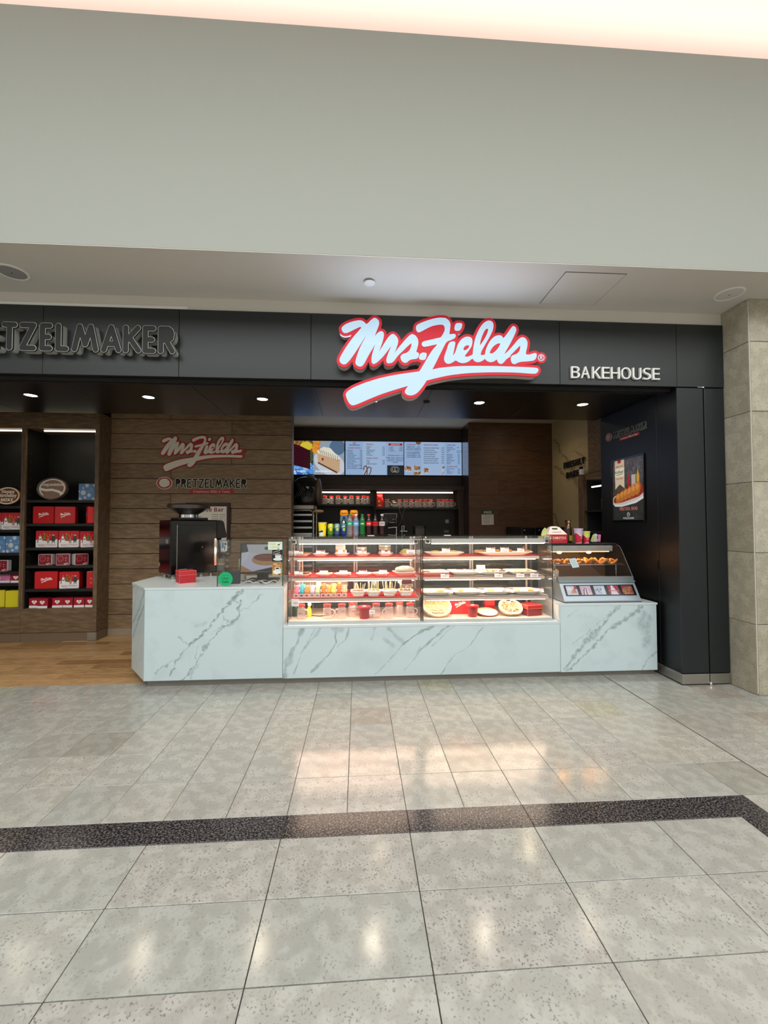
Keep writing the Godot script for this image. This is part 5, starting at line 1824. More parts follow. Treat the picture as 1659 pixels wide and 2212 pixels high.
func macarons() -> void:
	# two clear racks; each leaning column holds five macarons
	var cols := [c8(238, 130, 156), c8(46, 178, 196), c8(222, 150, 66), c8(214, 196, 214), c8(196, 232, 170), c8(226, 122, 46), c8(238, 164, 62), c8(246, 222, 112), c8(236, 104, 40), c8(240, 184, 140)]
	var names := ["pink", "turquoise", "amber", "pale lilac", "mint green", "rust orange", "light orange", "yellow", "deep orange", "peach"]
	var xs := [-0.600, -0.548, -0.497, -0.446, -0.395, -0.338, -0.288, -0.237, -0.186, -0.135]
	var m := MB.new()
	m.lathe([Vector2(0.0, 0.0), Vector2(0.017, 0.0005), Vector2(0.021, 0.004), Vector2(0.0215, 0.0075), Vector2(0.0195, 0.0085), Vector2(0.0195, 0.0125), Vector2(0.0215, 0.0135), Vector2(0.021, 0.017), Vector2(0.016, 0.0205), Vector2(0.0, 0.0225)], 16)
	var shape := m.mesh()
	for r in 2:
		var a: float = xs[r * 5] - 0.028
		var b: float = xs[r * 5 + 4] + 0.028
		var t := thing("macaron_rack", ["clear stepped rack of pastel macarons at the left end of the case", "clear stepped rack of orange and yellow macarons beside the stick dishes"][r], "rack", Vector3(0, 0.784, -4.17))
		m = MB.new()
		m.xf = Transform3D(Basis(Vector3.RIGHT, 0.72), Vector3(0, 0.012, 0.05))
		m.box(Vector3((a + b) * 0.5, -0.002, -0.07), Vector3(b - a, 0.003, 0.15))
		for k in 6:
			m.box(Vector3(lerpf(a, b, k / 5.0), 0.017, -0.07), Vector3(0.002, 0.04, 0.15))
		m.box(Vector3((a + b) * 0.5, 0.017, -0.146), Vector3(b - a, 0.04, 0.002))
		m.xf = Transform3D()
		m.b2(a, b, 0.0, 0.003, -0.07, 0.08)
		part(t, "body", m, pane(c8(240, 236, 232), 0.10))
		for k in 5:
			m = MB.new()
			m.box(Vector3(xs[r * 5 + k], 0.018, 0.072), Vector3(0.046, 0.034, 0.003), 0.001)
			var pl := part(t, "front_plate", m, mat(c8(226, 208, 204), 0.3))
			m = MB.new()
			m.xf = Transform3D(Basis(Vector3.RIGHT, PI / 2), Vector3(xs[r * 5 + k], 0.018, 0.0737))
			m.lathe([Vector2(0.016, 0), Vector2(0.016, 0.0006), Vector2(0, 0.0006)], 18, Vector3.ZERO, 1.0, 0.62)
			part(pl, "oval_label", m, mat(cols[r * 5 + k].darkened(0.35), 0.5))
	var slope := Basis(Vector3.RIGHT, 0.72)
	for c in 10:
		var count: int = [4, 5, 4, 4, 6, 5, 4, 5, 6, 4][c]
		var mm := tri_tex(mat(cols[c], 0.6), Vector3.ONE)
		mm.uv1_triplanar = false
		for k in count:
			var o := one("macaron", shape, mm, "%s macaron, %s from the front of its column in the clear rack" % [names[c], ["first", "second", "third", "fourth", "fifth", "sixth"][k]], "macaron", Vector3.ZERO, 0.0, "%s macarons in one column" % names[c])
			var p := Vector3(xs[c], 0.784 + 0.012, -4.17 + 0.05) + slope * Vector3(0, 0.0225, -0.004 - 0.0235 * (k + 1))
			o.transform = Transform3D(slope * Basis(Vector3.RIGHT, PI / 2), p)


func left_case_goods() -> void:
	var y1 := 1.1645
	var xs := [-0.572, -0.386, -0.166, 0.046, 0.289, 0.518]
	var turns := [-0.3, -0.25, -0.1, 0.05, 0.0, 0.3]
	var what := ["a brown pastry and a card", "only a price card", "a tall white cheesecake slice", "a pink layered cake slice", "a brown and cream layer slice", "a yellow lemon cake"]
	var pos := ["leftmost on the top shelf", "second on the top shelf", "third on the top shelf", "fourth on the top shelf", "fifth on the top shelf", "rightmost on the top shelf"]
	for i in 6:
		dish(Vector3(xs[i], y1, -4.365), turns[i], "white plate with %s, %s" % [what[i], pos[i]])
		card(Vector3(xs[i] + [-0.035, 0.0, 0.005, -0.005, 0.0, 0.03][i], y1 + 0.008, -4.318), [0.1, 0.0, 0.1, 0.08, 0.05, -0.1][i], 0.35, [0, 1, 4, 2, 0, 3][i], "price card in front of the plate with %s" % what[i], Vector2(0.09, 0.058))
	bar(Vector3(xs[0] + 0.03, y1 + 0.008, -4.38), 0.3, "flat brown pastry on the leftmost plate of the top shelf", Vector3(0.085, 0.03, 0.07), M.brown, M.pastry)
	slice(Vector3(xs[2], y1 + 0.008, -4.38), 0.5, "tall white cheesecake slice with an orange layer", [[0.032, M.icing, "base"], [0.022, M.caramel, "filling"], [0.040, M.icing, "icing"], [0.012, M.cream, "top"]], 0.10, 0.11)
	slice(Vector3(xs[3], y1 + 0.008, -4.38), 0.15, "pink layered cake slice under a pale yellow top", [[0.028, M.pink_cake, "base"], [0.006, M.icing, "filling"], [0.024, M.pink_cake, "middle"], [0.022, M.icing, "icing"]], 0.11, 0.11)
	slice(Vector3(xs[4], y1 + 0.008, -4.38), 0.1, "brown and cream layered cake slice with icing on top", [[0.024, M.sponge, "base"], [0.007, M.icing, "filling"], [0.024, M.brown, "middle"], [0.007, M.icing, "second_filling"], [0.022, M.sponge, "upper"], [0.014, M.icing, "icing"]], 0.13, 0.10)
	bar(Vector3(xs[5] - 0.01, y1 + 0.008, -4.39), 0.4, "yellow lemon cake on the rightmost plate of the top shelf", Vector3(0.10, 0.06, 0.07), M.yellow_cake, M.yellow_cake)
	# middle shelf
	var y2 := 0.9715
	xs = [-0.555, -0.338, -0.156, 0.059, 0.229]
	turns = [-0.3, -0.3, -0.3, 0.05, 0.5]
	what = ["a dark brownie", "an orange topped pastry", "a pale slice behind its card", "a yellow frosted bar", "an orange and cream pastry"]
	pos = ["leftmost on the middle shelf", "second on the middle shelf", "third on the middle shelf", "fourth on the middle shelf", "fifth on the middle shelf"]
	for i in 5:
		dish(Vector3(xs[i], y2, -4.245), turns[i], "white plate with %s, %s" % [what[i], pos[i]])
		card(Vector3(xs[i] + [-0.035, -0.005, 0.005, -0.01, 0.02][i], y2 + 0.008, -4.198), [0.1, 0.0, -0.2, 0.03, -0.2][i], 0.4, [0, 3, 3, 1, 3][i], "price card in front of the plate with %s" % what[i], Vector2(0.082, 0.055))
	bar(Vector3(xs[0] + 0.032, y2 + 0.008, -4.26), 0.3, "dark brownie with red topping on the middle shelf", Vector3(0.075, 0.034, 0.07), M.chocolate, M.brown)
	bar(Vector3(xs[1] + 0.02, y2 + 0.008, -4.27), 0.4, "orange topped pastry on the second plate of the middle shelf", Vector3(0.08, 0.028, 0.05), M.sponge, M.pastry)
	slice(Vector3(xs[2] + 0.03, y2 + 0.008, -4.26), 1.2, "pale flat cheesecake slice on the middle shelf", [[0.02, M.icing, "base"], [0.008, M.cream, "top"]])
	bar(Vector3(xs[3], y2 + 0.008, -4.26), 0.1, "yellow frosted bar on the fourth plate of the middle shelf", Vector3(0.09, 0.034, 0.06), M.sponge, M.yellow_cake)
	bar(Vector3(xs[4] - 0.02, y2 + 0.008, -4.275), -0.3, "orange and cream pastry on the fifth plate of the middle shelf", Vector3(0.08, 0.026, 0.05), M.pastry, M.icing)
	tray(Vector3(0.472, y2, -4.285), 0.105, 0.10, "square white board under the wrapped toasted sandwich", 0.2)
	var t := thing("wrapped_sandwich", "grilled sandwich wrapped in crinkled clear film on a square white board", "sandwich", Vector3(0.478, y2 + 0.020, -4.275), 0.2)
	var m := MB.new()
	m.blob(Vector3(0, 0.034, 0), Vector3(0.098, 0.034, 0.060), 20, 10, 0.06, 4)
	part(t, "bread", m, M.bread)
	m = MB.new()
	m.blob(Vector3(0, 0.036, 0), Vector3(0.106, 0.038, 0.068), 22, 10, 0.13, 9)
	part(t, "film", m, M.film)
	# the hanging sign of the sandwich
	t = thing("hanging_sign", "dark red toasted sandwich sign hanging at the right end of the macaron shelf", "sign", Vector3(0.485, 0.905, -4.142), -0.1)
	part(t, "sign_board", box_mesh(Vector3(0.10, 0.065, 0.002)), M.maroon, Vector3(0, 0.0, 0))
	m = MB.new()
	m.prism(PackedVector2Array([Vector2(-0.095, 0.012), Vector2(-0.065, 0.035), Vector2(-0.045, -0.02), Vector2(-0.05, -0.03)]), -0.001, 0.001)
	part(t, "white_corner", m, M.paper)
	letters(t, "lettering", "TOASTIE", M.cream, Vector3(0.012, -0.034, 0.001), 0.024, 0.001, sans_bold, 0.105, Vector3(0, 0, 0.06), 1)
	# third shelf: macarons, then four dishes of bites on sticks
	macarons()
	var y3 := 0.7845
	xs = [0.003, 0.154, 0.311, 0.472]
	var spos := ["beside the macarons", "second from the macarons", "third from the macarons", "nearest the right end"]
	pos = ["beside the macarons, with short sticks", "second from the macarons, with long sticks", "third from the macarons, under a tilted card", "at the right end of the macaron shelf"]
	for i in 4:
		dish(Vector3(xs[i], y3, -4.145), 0.0, "deep white dish of bites on sticks %s" % pos[i], 0.078, 0.085, 0.052)
		var t2 := thing("food_bites", "heap of bite sized snacks in the dish %s" % spos[i], "snack", Vector3(xs[i], y3 + 0.012, -4.16))
		rng.seed = 100 + i
		for k in 9:
			m = MB.new()
			m.blob(Vector3.ZERO, Vector3(0.017, 0.014, 0.017), 8, 5, 0.15, k + i * 10)
			part(t2, "bite", m, [M.cookie, M.pastry, M.cookie_pale, M.pink_cake][(k + i) % 4], Vector3(-0.042 + 0.042 * (k % 3) + rng.randf_range(-0.006, 0.006), 0.020 + 0.014 * (k / 3), -0.034 + 0.03 * (k / 3)))
		for k in 9:
			var h: float = rng.randf_range(0.085, 0.115) * (0.75 if i == 0 else 1.0)
			m = MB.new()
			var tip := Vector3(rng.randf_range(-0.024, 0.024), h, rng.randf_range(-0.01, 0.01))
			m.tube([Vector3.ZERO, tip], 0.0028, 6)
			one("wooden_stick", m, M.stick, "wooden stick, %s from the left in the dish %s" % [["first", "second", "third", "fourth", "fifth", "sixth", "seventh", "eighth", "ninth"][k], spos[i]], "stick", Vector3(xs[i] - 0.05 + 0.1 * k / 8.0, y3 + 0.045, -4.165 + rng.randf_range(-0.03, 0.02)), 0.0, "sticks in the dish %s" % pos[i])
		card(Vector3(xs[i] + [0.0, -0.005, -0.012, 0.0][i], y3 + 0.014, -4.075), 0.0, 0.25, [0, 3, 4, 2][i], "price card on the front of the dish %s" % spos[i], Vector2(0.088, 0.052))
	card(Vector3(0.328, y3 + 0.034, -4.07), 0.0, 0.3, 3, "tilted grey card on the third dish of bites", Vector2(0.08, 0.044))
	# floor of the case: jars with red lids, a tub and small things
	var yb := 0.5775
	var grp := "glass jar mugs with red lids in the left case"
	var jx := [-0.55, -0.299, -0.158, -0.056, 0.177, 0.302, 0.412, 0.512]
	var jz := [-4.10, -4.095, -4.09, -4.17, -4.085, -4.08, -4.15, -4.09]
	var lab := ["leftmost glass jar mug with red lid behind the small white tag", "glass jar mug with red lid left of the close pair", "glass jar mug with red lid, left one of the close pair", "glass jar mug with red lid, behind and left of the dark red tub", "glass jar mug with red lid right beside the dark red tub", "glass jar mug with red lid, second right of the dark red tub", "taller standing glass jar mug with red lid, third right of the tub", "rightmost glass jar mug with red lid and dark inside"]
	for i in 8:
		jar(Vector3(jx[i], yb, jz[i]), [-0.2, -0.1, 2.8, 0.3, 2.6, -2.8, 1.7, 0.0][i], lab[i], grp)
	bucket(Vector3(0.061, yb, -4.085), "dark red lidded tub among the glass jars of the left case", 1.05)
	card(Vector3(0.135, yb + 0.05, -4.035), 0.1, 0.05, 4, "blank cream tag between the dark red tub and a jar", Vector2(0.055, 0.04))
	card(Vector3(-0.598, yb + 0.135, -4.03), -0.15, 0.0, 4, "small white tag hanging over the leftmost glass jar", Vector2(0.07, 0.07))
	t = thing("glass_bottle", "dark green bottle behind the leftmost glass jar", "bottle", Vector3(-0.628, yb, -4.22))
	m = MB.new()
	m.lathe([Vector2(0, 0), Vector2(0.026, 0.0), Vector2(0.027, 0.09), Vector2(0.012, 0.12), Vector2(0.011, 0.14)], 16)
	part(t, "body", m, mat(c8(20, 60, 34), 0.1))
	m = MB.new()
	m.lathe([Vector2(0.013, 0.14), Vector2(0.013, 0.155), Vector2(0, 0.155)], 14)
	part(t, "cap", m, M.cream)
	t = thing("squeeze_bottle", "small yellow bottle with white top behind the leftmost jar", "bottle", Vector3(-0.485, yb, -4.19))
	m = MB.new()
	m.lathe([Vector2(0, 0), Vector2(0.024, 0.0), Vector2(0.027, 0.01), Vector2(0.025, 0.07), Vector2(0.014, 0.09), Vector2(0.013, 0.10)], 16)
	part(t, "body", m, mat(c8(250, 214, 30), 0.4))
	m = MB.new()
	m.blob(Vector3(0.004, 0.122, 0), Vector3(0.020, 0.023, 0.018), 14, 8)
	part(t, "cap", m, M.white)
	t = thing("saucer", "cream saucer lying behind the second glass jar", "plate", Vector3(-0.385, yb, -4.26))
	m = MB.new()
	m.lathe([Vector2(0, 0), Vector2(0.04, 0.0), Vector2(0.082, 0.014), Vector2(0.078, 0.017), Vector2(0.04, 0.006), Vector2(0, 0.005)], 28)
	part(t, "body", m, M.cream)


func right_case_goods() -> void:
	var y1 := 1.1645
	tray(Vector3(0.905, y1, -4.36), 0.205, 0.085, "long white tray with two yellow eclairs on the top shelf")
	for i in 2:
		bar(Vector3([0.81, 1.0][i], y1 + 0.022, -4.345), 0.0, ["yellow eclair left of the red card on the top shelf", "yellow eclair right of the red card on the top shelf"][i], Vector3(0.10, 0.03, 0.045), M.yellow_cake, M.yellow_cake)
	card(Vector3(0.918, y1 + 0.026, -4.30), 0.0, 0.2, 1, "red topped card between the two yellow eclairs", Vector2(0.085, 0.055))
	tray(Vector3(1.55, y1, -4.36), 0.30, 0.085, "longest white tray, with crumb pastries, on the top shelf at right")
	for i in 3:
		bar(Vector3(1.255 + i * 0.048, y1 + 0.022, -4.35 - 0.02 * (i % 2)), 0.2 * i, ["leftmost crumb pastry on the long tray", "middle crumb pastry on the long tray", "crumb pastry beside the first card on the long tray"][i], Vector3(0.055, 0.034, 0.06), M.oat, M.cookie)
	for q in [[1.475, 0.06, "round yellow bun between two cards on the long tray"], [1.61, 0.04, "small yellow bun right of the second card on the long tray"]]:
		bar(Vector3(q[0], y1 + 0.022, -4.34), 0.0, q[2], Vector3(q[1], 0.04, 0.05), M.pastry, M.pastry)
	var t := thing("pastry", "yellow sliced pastry at the right end of the long tray", "pastry", Vector3(1.795, y1 + 0.02, -4.335))
	var m := MB.new()
	m.blob(Vector3(0, 0.016, 0), Vector3(0.05, 0.02, 0.03), 14, 8, 0.15, 5)
	part(t, "crust", m, M.pastry)
	m = MB.new()
	m.blob(Vector3(0.03, 0.012, 0.012), Vector3(0.022, 0.012, 0.016), 10, 6, 0.1, 6)
	part(t, "cream", m, M.icing)
	card(Vector3(1.395, y1 + 0.026, -4.305), 0.0, 0.15, 0, "first card on the long tray, beside the crumb pastries", Vector2(0.095, 0.06))
	card(Vector3(1.545, y1 + 0.026, -4.305), 0.0, 0.15, 1, "second card on the long tray, between the yellow buns", Vector2(0.09, 0.06))
	card(Vector3(1.718, y1 + 0.024, -4.30), 0.0, 0.15, 2, "third card on the long tray, before the post", Vector2(0.075, 0.055))
	m = MB.new()
	m.blob(Vector3(0, 0, 0), Vector3(0.010, 0.009, 0.008), 10, 6)
	m.tube([Vector3(0, 0, 0), Vector3(-0.022, -0.016, 0)], 0.002, 6)
	one("red_pick", m, M.red, "small red round pick above the third card of the long tray", "pick", Vector3(1.752, y1 + 0.088, -4.31))
	# middle and lower shelves: four square trays each
	var where := ["leftmost", "second", "third", "rightmost"]
	for r in 2:
		var y: float = [0.9715, 0.7845][r]
		var z: float = [-4.305, -4.215][r]
		var row: String = ["middle shelf", "lower shelf"][r]
		for i in 4:
			tray(Vector3(0.785 + 0.305 * i, y, z), 0.145, 0.135, "square white cookie tray, %s on the %s of the right case" % [where[i], row])
		var spec: Array
		if r == 0:
			spec = [[0.70, M.chocolate, M.cookie, "small dark cookie"], [0.775, M.cookie_pale, null, "plain pale cookie"], [0.845, M.cookie_pale, null, "second plain pale cookie"], [1.045, M.oat, M.chocolate, "brown chip cookie"], [1.115, M.cookie, M.chocolate, "large dark chip cookie"], [1.185, M.yellow_cake, M.brown, "yellow chip cookie"],
				[1.345, M.cookie, M.chocolate, "golden chip cookie"], [1.415, M.oat, M.chocolate, "chunky chip cookie"], [1.50, M.chocolate, M.chocolate, "dark chocolate cookie"], [1.64, M.cookie_pale, null, "oat cookie"], [1.705, M.oat, null, "rough oat cookie"], [1.77, M.oat, M.brown, "raisin oat cookie"]]
		else:
			spec = [[1.05, M.cookie, M.pastry, "golden yellow cookie"], [1.10, M.pastry, null, "second golden yellow cookie"], [1.345, M.yellow_cake, M.cookie, "pale yellow cookie"], [1.395, M.cookie_pale, M.yellow_cake, "second pale yellow cookie"], [1.48, M.chocolate, M.icing, "dark cookie with white chips"], [1.53, M.chocolate, null, "plain dark cookie"]]
		for q in spec:
			cookie(Vector3(q[0], y + 0.012, z + 0.055 + 0.02 * sin(q[0] * 40.0)), 0.036, "%s on the %s of the right case" % [q[3], row], q[1], q[2], 0.28)
		if r == 1:
			bar(Vector3(0.72, y + 0.012, z + 0.07), 0.2, "brown topped bar on the leftmost lower tray", Vector3(0.085, 0.025, 0.05), M.sponge, M.brown)
			bar(Vector3(0.83, y + 0.012, z + 0.06), 0.0, "orange square cake on the leftmost lower tray", Vector3(0.075, 0.03, 0.07), M.yellow_cake, M.pastry)
			bar(Vector3(1.64, y + 0.012, z + 0.065), 0.0, "pale yellow eclair on the rightmost lower tray", Vector3(0.085, 0.03, 0.045), M.yellow_cake, M.yellow_cake)
			bar(Vector3(1.745, y + 0.012, z + 0.055), -0.2, "orange glazed eclair on the rightmost lower tray", Vector3(0.085, 0.036, 0.05), M.pastry, M.caramel)
		var cx: Array = [[0.87, 1.135, 1.42, 1.645, 1.79, 1.04], [0.715, 0.90, 1.09, 1.225, 1.405, 1.525, 1.67, 1.83]][r]
		for i in cx.size():
			var hang: bool = r == 0 and i < 5 and i != 1
			card(Vector3(cx[i], y - 0.02 if hang else y + 0.022, [-4.142, -4.072][r] if hang else z + 0.118), 0.05, 0.0 if hang else 0.6, i % 3 if hang else [4, 1, 4, 2][i % 4], "price card, number %s from the left along the %s of the right case" % [["one", "two", "three", "four", "five", "six", "seven", "eight"][i], row], Vector2(0.085, 0.05))
	card(Vector3(1.255, 0.9715 + 0.02, -4.19), -0.1, 0.3, 4, "tall white handwritten card between the second and third tray", Vector2(0.09, 0.085))
	# floor of the case
	var yb := 0.5775
	big_cookie(Vector3(0.79, yb, -4.165), 0.148, "large round cookie cake with white piped rim at the left end", 0.62, false)
	big_cookie(Vector3(1.535, yb, -4.135), 0.118, "heart shaped cookie cake with piped rim beside the gold edged box", 0.62, true)
	var p := logo_tex(256, 208, c8(226, 24, 26), 0.105, 56, 62, -0.32)
	t = thing("gift_tin", "tall red tin with white script logo behind the red tub", "tin", Vector3(1.025, yb, -4.20), -0.05)
	m = MB.new()
	m.b2(-0.112, 0.112, 0.0, 0.158, -0.04, 0.0, 0.006)
	part(t, "body", m, mat(c8(222, 22, 26), 0.35))
	m = MB.new()
	m.pic(Vector3(-0.104, 0.004, 0.0006), Vector3(0.104, 0.004, 0.0006), Vector3(0.104, 0.154, 0.0006), Vector3(-0.104, 0.154, 0.0006))
	part(t, "printed_front", m, mat(Color.WHITE, 0.35, 0.0, p.tex()))
	bucket(Vector3(1.135, yb, -4.09), "dark red lidded tub in front of the tall red tin", 1.0)
	gift_box(Vector3(1.375, yb, -4.33), 0.0, Vector3(0.10, 0.165, 0.08), "tall plain red box standing at the back of the right case", mat(c8(190, 20, 28), 0.4), mat(c8(226, 24, 26), 0.4), null, 0.10)
	gift_box(Vector3(1.745, yb, -4.15), 0.22, Vector3(0.165, 0.105, 0.16), "red gift box with fine gold edges at the right end of the case", mat(c8(140, 16, 36), 0.4), mat(c8(206, 26, 34), 0.4), mat(c8(214, 160, 96), 0.35, 0.5), 0.034)
	t = thing("flat_cookie", "flat cream iced cookie in front of the tall plain red box", "cookie", Vector3(1.30, yb, -4.15))
	m = MB.new()
	m.xf = Transform3D(Basis(Vector3.RIGHT, 0.18), Vector3(0, 0.018, 0))
	m.lathe([Vector2(0.0, 0.0), Vector2(0.10, 0.0), Vector2(0.108, 0.008), Vector2(0.10, 0.016)], 28)
	part(t, "dough", m, M.brown)
	m = MB.new()
	m.xf = Transform3D(Basis(Vector3.RIGHT, 0.18), Vector3(0, 0.018, 0))
	m.lathe([Vector2(0.104, 0.016), Vector2(0.098, 0.024), Vector2(0.0, 0.026)], 28)
	part(t, "icing", m, M.cream)
	t = thing("glass_globe", "clear round glass ornament at the back between the red boxes", "ornament", Vector3(1.56, yb + 0.01, -4.36))
	m = MB.new()
	m.lathe([Vector2(0, 0), Vector2(0.03, 0.0), Vector2(0.03, 0.014)], 18)
	part(t, "base", m, M.red_dark)
	m = MB.new()
	m.blob(Vector3(0, 0.065, 0), Vector3(0.056, 0.056, 0.056), 20, 12)
	part(t, "globe", m, M.jar)
	card(Vector3(0.77, yb + 0.07, -4.40), 0.0, 0.0, 4, "blank grey card standing behind the round cookie cake", Vector2(0.10, 0.05))


func big_cookie(at: Vector3, r: float, label: String, lean: float, heart: bool) -> void:
	# lies tilted on an unseen wedge of dough so that its face looks forward
	var t := thing("cookie_cake", label, "cookie cake", at, 0.0, "")
	var out := []
	for i in 40:
		var a := TAU * i / 40
		var k := 1.0
		if heart:
			k = 0.80 + 0.22 * absf(cos(a)) - (0.34 * exp(-pow((a - PI / 2) / 0.28, 2)) if true else 0.0)
		out.append(Vector2(cos(a), sin(a)) * r * k)
	var bs := Basis(Vector3.RIGHT, -(PI / 2 - lean))
	var lo := sin(lean) * r
	var m := MB.new()
	m.xf = Transform3D(bs, Vector3(0, lo + 0.004, 0))
	m.prism(PackedVector2Array(out), -0.008, 0.012)
	part(t, "dough", m, M.cookie_pale)
	m = MB.new()
	m.xf = Transform3D(bs, Vector3(0, lo + 0.004, 0))
	for i in 40:
		m.blob(Vector3(out[i].x * 0.94, out[i].y * 0.94, 0.014), Vector3(0.0095, 0.0095, 0.008), 8, 5)
	var pr := part(t, "piped_rim", m, M.icing)
	m = MB.new()
	m.xf = Transform3D(bs, Vector3(0, lo + 0.004, 0))
	var g := RandomNumberGenerator.new()
	g.seed = int(r * 1000)
	for i in 60:
		var a := g.randf() * TAU
		var q := sqrt(g.randf()) * r * 0.72
		m.blob(Vector3(cos(a) * q, sin(a) * q, 0.013), Vector3(0.007, 0.006, 0.004), 6, 4)
	part(t, "topping", m, M.brown if heart else M.cookie)
	m = MB.new()
	m.xf = Transform3D(bs, Vector3(0, lo + 0.004, 0))
	for q in [[-0.2, -0.55, 0.2], [0.2, -0.55, 0.2]]:
		var ring := []
		for i in 13:
			ring.append(Vector2(q[0] * r, q[1] * r) + Vector2(cos(TAU * i / 12), sin(TAU * i / 12) * 0.7) * r * q[2])
		m.strokes([ring.slice(0, 8), ring.slice(7, 13)], 0.008, 0.014, 0.019, false)
	part(t, "icing_swirl", m, M.pink_cake)
	# the stand it leans on
	m = MB.new()
	m.tube([Vector3(-r * 0.5, 0.004, -r * 0.62), Vector3(-r * 0.5, lo * 1.25, -r * 0.42), Vector3(r * 0.5, lo * 1.25, -r * 0.42), Vector3(r * 0.5, 0.004, -r * 0.62)], 0.003, 6)
	part(t, "wire_stand", m, M.steel)


# ---------------------------------------------------------------- on the tall counter
func build_counter_goods() -> void:
	# black coffee machine, turned away from the viewer
	var t := thing("coffee_machine", "large black coffee machine with a smoky bean hopper on the tall counter", "coffee machine", Vector3(-1.965, 0.913, -4.50), 0.74)
	var m := MB.new()
	m.b2(0.0, 0.50, 0.042, 0.63, -0.355, 0.0, 0.012)
	part(t, "body", m, M.black_gloss)
	m = MB.new()
	m.b2(0.075, 0.455, 0.105, 0.575, 0.0, 0.006, 0.004)
	part(t, "side_panel", m, mat(c8(7, 8, 8), 0.18))
	m = MB.new()
	m.b2(0.062, 0.067, 0.045, 0.575, 0.0, 0.007)
	part(t, "trim_line", m, M.steel)
	m = MB.new()
	m.prism(PackedVector2Array([Vector2(0.44, 0.424), Vector2(0.60, 0.424), Vector2(0.615, 0.435), Vector2(0.617, 0.45), Vector2(0.585, 0.60), Vector2(0.565, 0.624), Vector2(0.53, 0.63), Vector2(0.44, 0.63)]), -0.34, -0.015)
	part(t, "hood", m, M.black)
	m = MB.new()
	m.b2(0.463, 0.492, 0.115, 0.425, -0.012, 0.008, 0.004)
	part(t, "chrome_column", m, M.chrome)
	m = MB.new()
	m.b2(0.40, 0.60, 0.042, 0.115, -0.33, -0.005, 0.006)
	part(t, "drip_base", m, M.black)
	m = MB.new()
	m.b2(0.505, 0.60, 0.115, 0.122, -0.30, -0.02, 0.002)
	part(t, "drip_tray", m, M.chrome)
	m = MB.new()
	m.lathe([Vector2(0.024, 0.40), Vector2(0.03, 0.424)], 14, Vector3(0.555, 0, -0.08))
	m.tube([Vector3(0.535, 0.41, -0.05), Vector3(0.54, 0.30, -0.04), Vector3(0.548, 0.17, -0.04)], 0.009, 8)
	m.tube([Vector3(0.565, 0.41, -0.12), Vector3(0.575, 0.32, -0.10), Vector3(0.56, 0.19, -0.06)], 0.008, 8)
	part(t, "spouts", m, M.soft_black)
	m = MB.new()
	for q in [[0.05, -0.05], [0.45, -0.05], [0.05, -0.30], [0.55, -0.28], [0.34, -0.05]]:
		m.lathe([Vector2(0.024, 0.0), Vector2(0.024, 0.028), Vector2(0.018, 0.032), Vector2(0.018, 0.045)], 14, Vector3(q[0], 0, q[1]))
	part(t, "feet", m, M.steel)
	m = MB.new()
	m.b2(0.10, 0.42, 0.63, 0.656, -0.30, -0.06, 0.005)
	part(t, "top_plate", m, M.black)
	m = MB.new()
	m.lathe([Vector2(0.105, 0.656), Vector2(0.100, 0.69)], 24, Vector3(0.25, 0, -0.18))
	var hp := part(t, "hopper_collar", m, M.chrome)
	var smoke := mat(c8(44, 34, 28), 0.12)
	smoke.clearcoat_enabled = true
	m = MB.new()
	m.lathe([Vector2(0.085, 0.688), Vector2(0.115, 0.70), Vector2(0.205, 0.752), Vector2(0.225, 0.758), Vector2(0.228, 0.795), Vector2(0.218, 0.798)], 12, Vector3(0.25, 0, -0.18))
	part(t, "hopper", m, smoke)
	m = MB.new()
	m.lathe([Vector2(0.226, 0.795), Vector2(0.215, 0.806), Vector2(0.15, 0.808), Vector2(0.0, 0.808)], 12, Vector3(0.25, 0, -0.18))
	part(t, "hopper_lid", m, M.black_gloss)
	m = MB.new()
	m.box(Vector3(-0.0006, 0.40, -0.10), Vector3(0.0012, 0.045, 0.075))
	m.box(Vector3(-0.0006, 0.14, -0.33), Vector3(0.0012, 0.045, 0.04))
	m.box(Vector3(0.125, 0.088, 0.0066), Vector3(0.085, 0.034, 0.0012))
	part(t, "stickers", m, mat(c8(122, 118, 116), 0.6))
	m = MB.new()
	m.lathe([Vector2(0.006, 0), Vector2(0.006, 0.002), Vector2(0.0, 0.003)], 10)
	var lk := part(t, "lock", m, M.steel, Vector3(0.33, 0.33, 0.006))
	lk.rotation.x = PI / 2
	# red card box in front of it
	gift_box(Vector3(-1.734, 0.913, -4.325), 0.64, Vector3(0.148, 0.120, 0.155), "small red cardboard box with lid in front of the coffee machine", mat(c8(188, 34, 48), 0.5), mat(c8(196, 40, 52), 0.5), mat(c8(222, 120, 110), 0.5), 0.042)
	# glass screen on the counter
	t = thing("glass_screen", "low clear glass screen with stickers standing on the tall counter", "glass screen", Vector3(0, 0.913, 0))
	m = MB.new()
	m.b2(-1.312, -0.712, 0.0, 0.428, -4.006, -3.998)
	part(t, "front_pane", m, M.glass)
	m = MB.new()
	m.b2(-1.318, -1.312, 0.0, 0.428, -4.34, -3.998)
	part(t, "side_pane", m, M.glass)
	m = MB.new()
	m.b2(-0.712, -0.706, 0.0, 0.428, -4.34, -3.998)
	part(t, "side_pane", m, M.glass)
	m = MB.new()
	m.b2(-1.319, -1.311, 0.0, 0.43, -4.002, -3.995)
	m.b2(-0.716, -0.706, 0.0, 0.43, -4.002, -3.995)
	m.b2(-1.316, -1.313, 0.0, 0.43, -4.344, -4.338)
	m.b2(-1.316, -0.71, 0.428, 0.430, -4.005, -3.999)
	part(t, "green_edge", m, mat(c8(58, 92, 78), 0.2))
	# stickers on the glass
	var p := Pic.new(160, 160, c8(8, 178, 112))
	p.txt("ORDER WITH", 80, 44, 9, c8(8, 96, 66), sans, true)
	p.txt("Uber", 78, 86, 27, c8(8, 40, 30), sans, true)
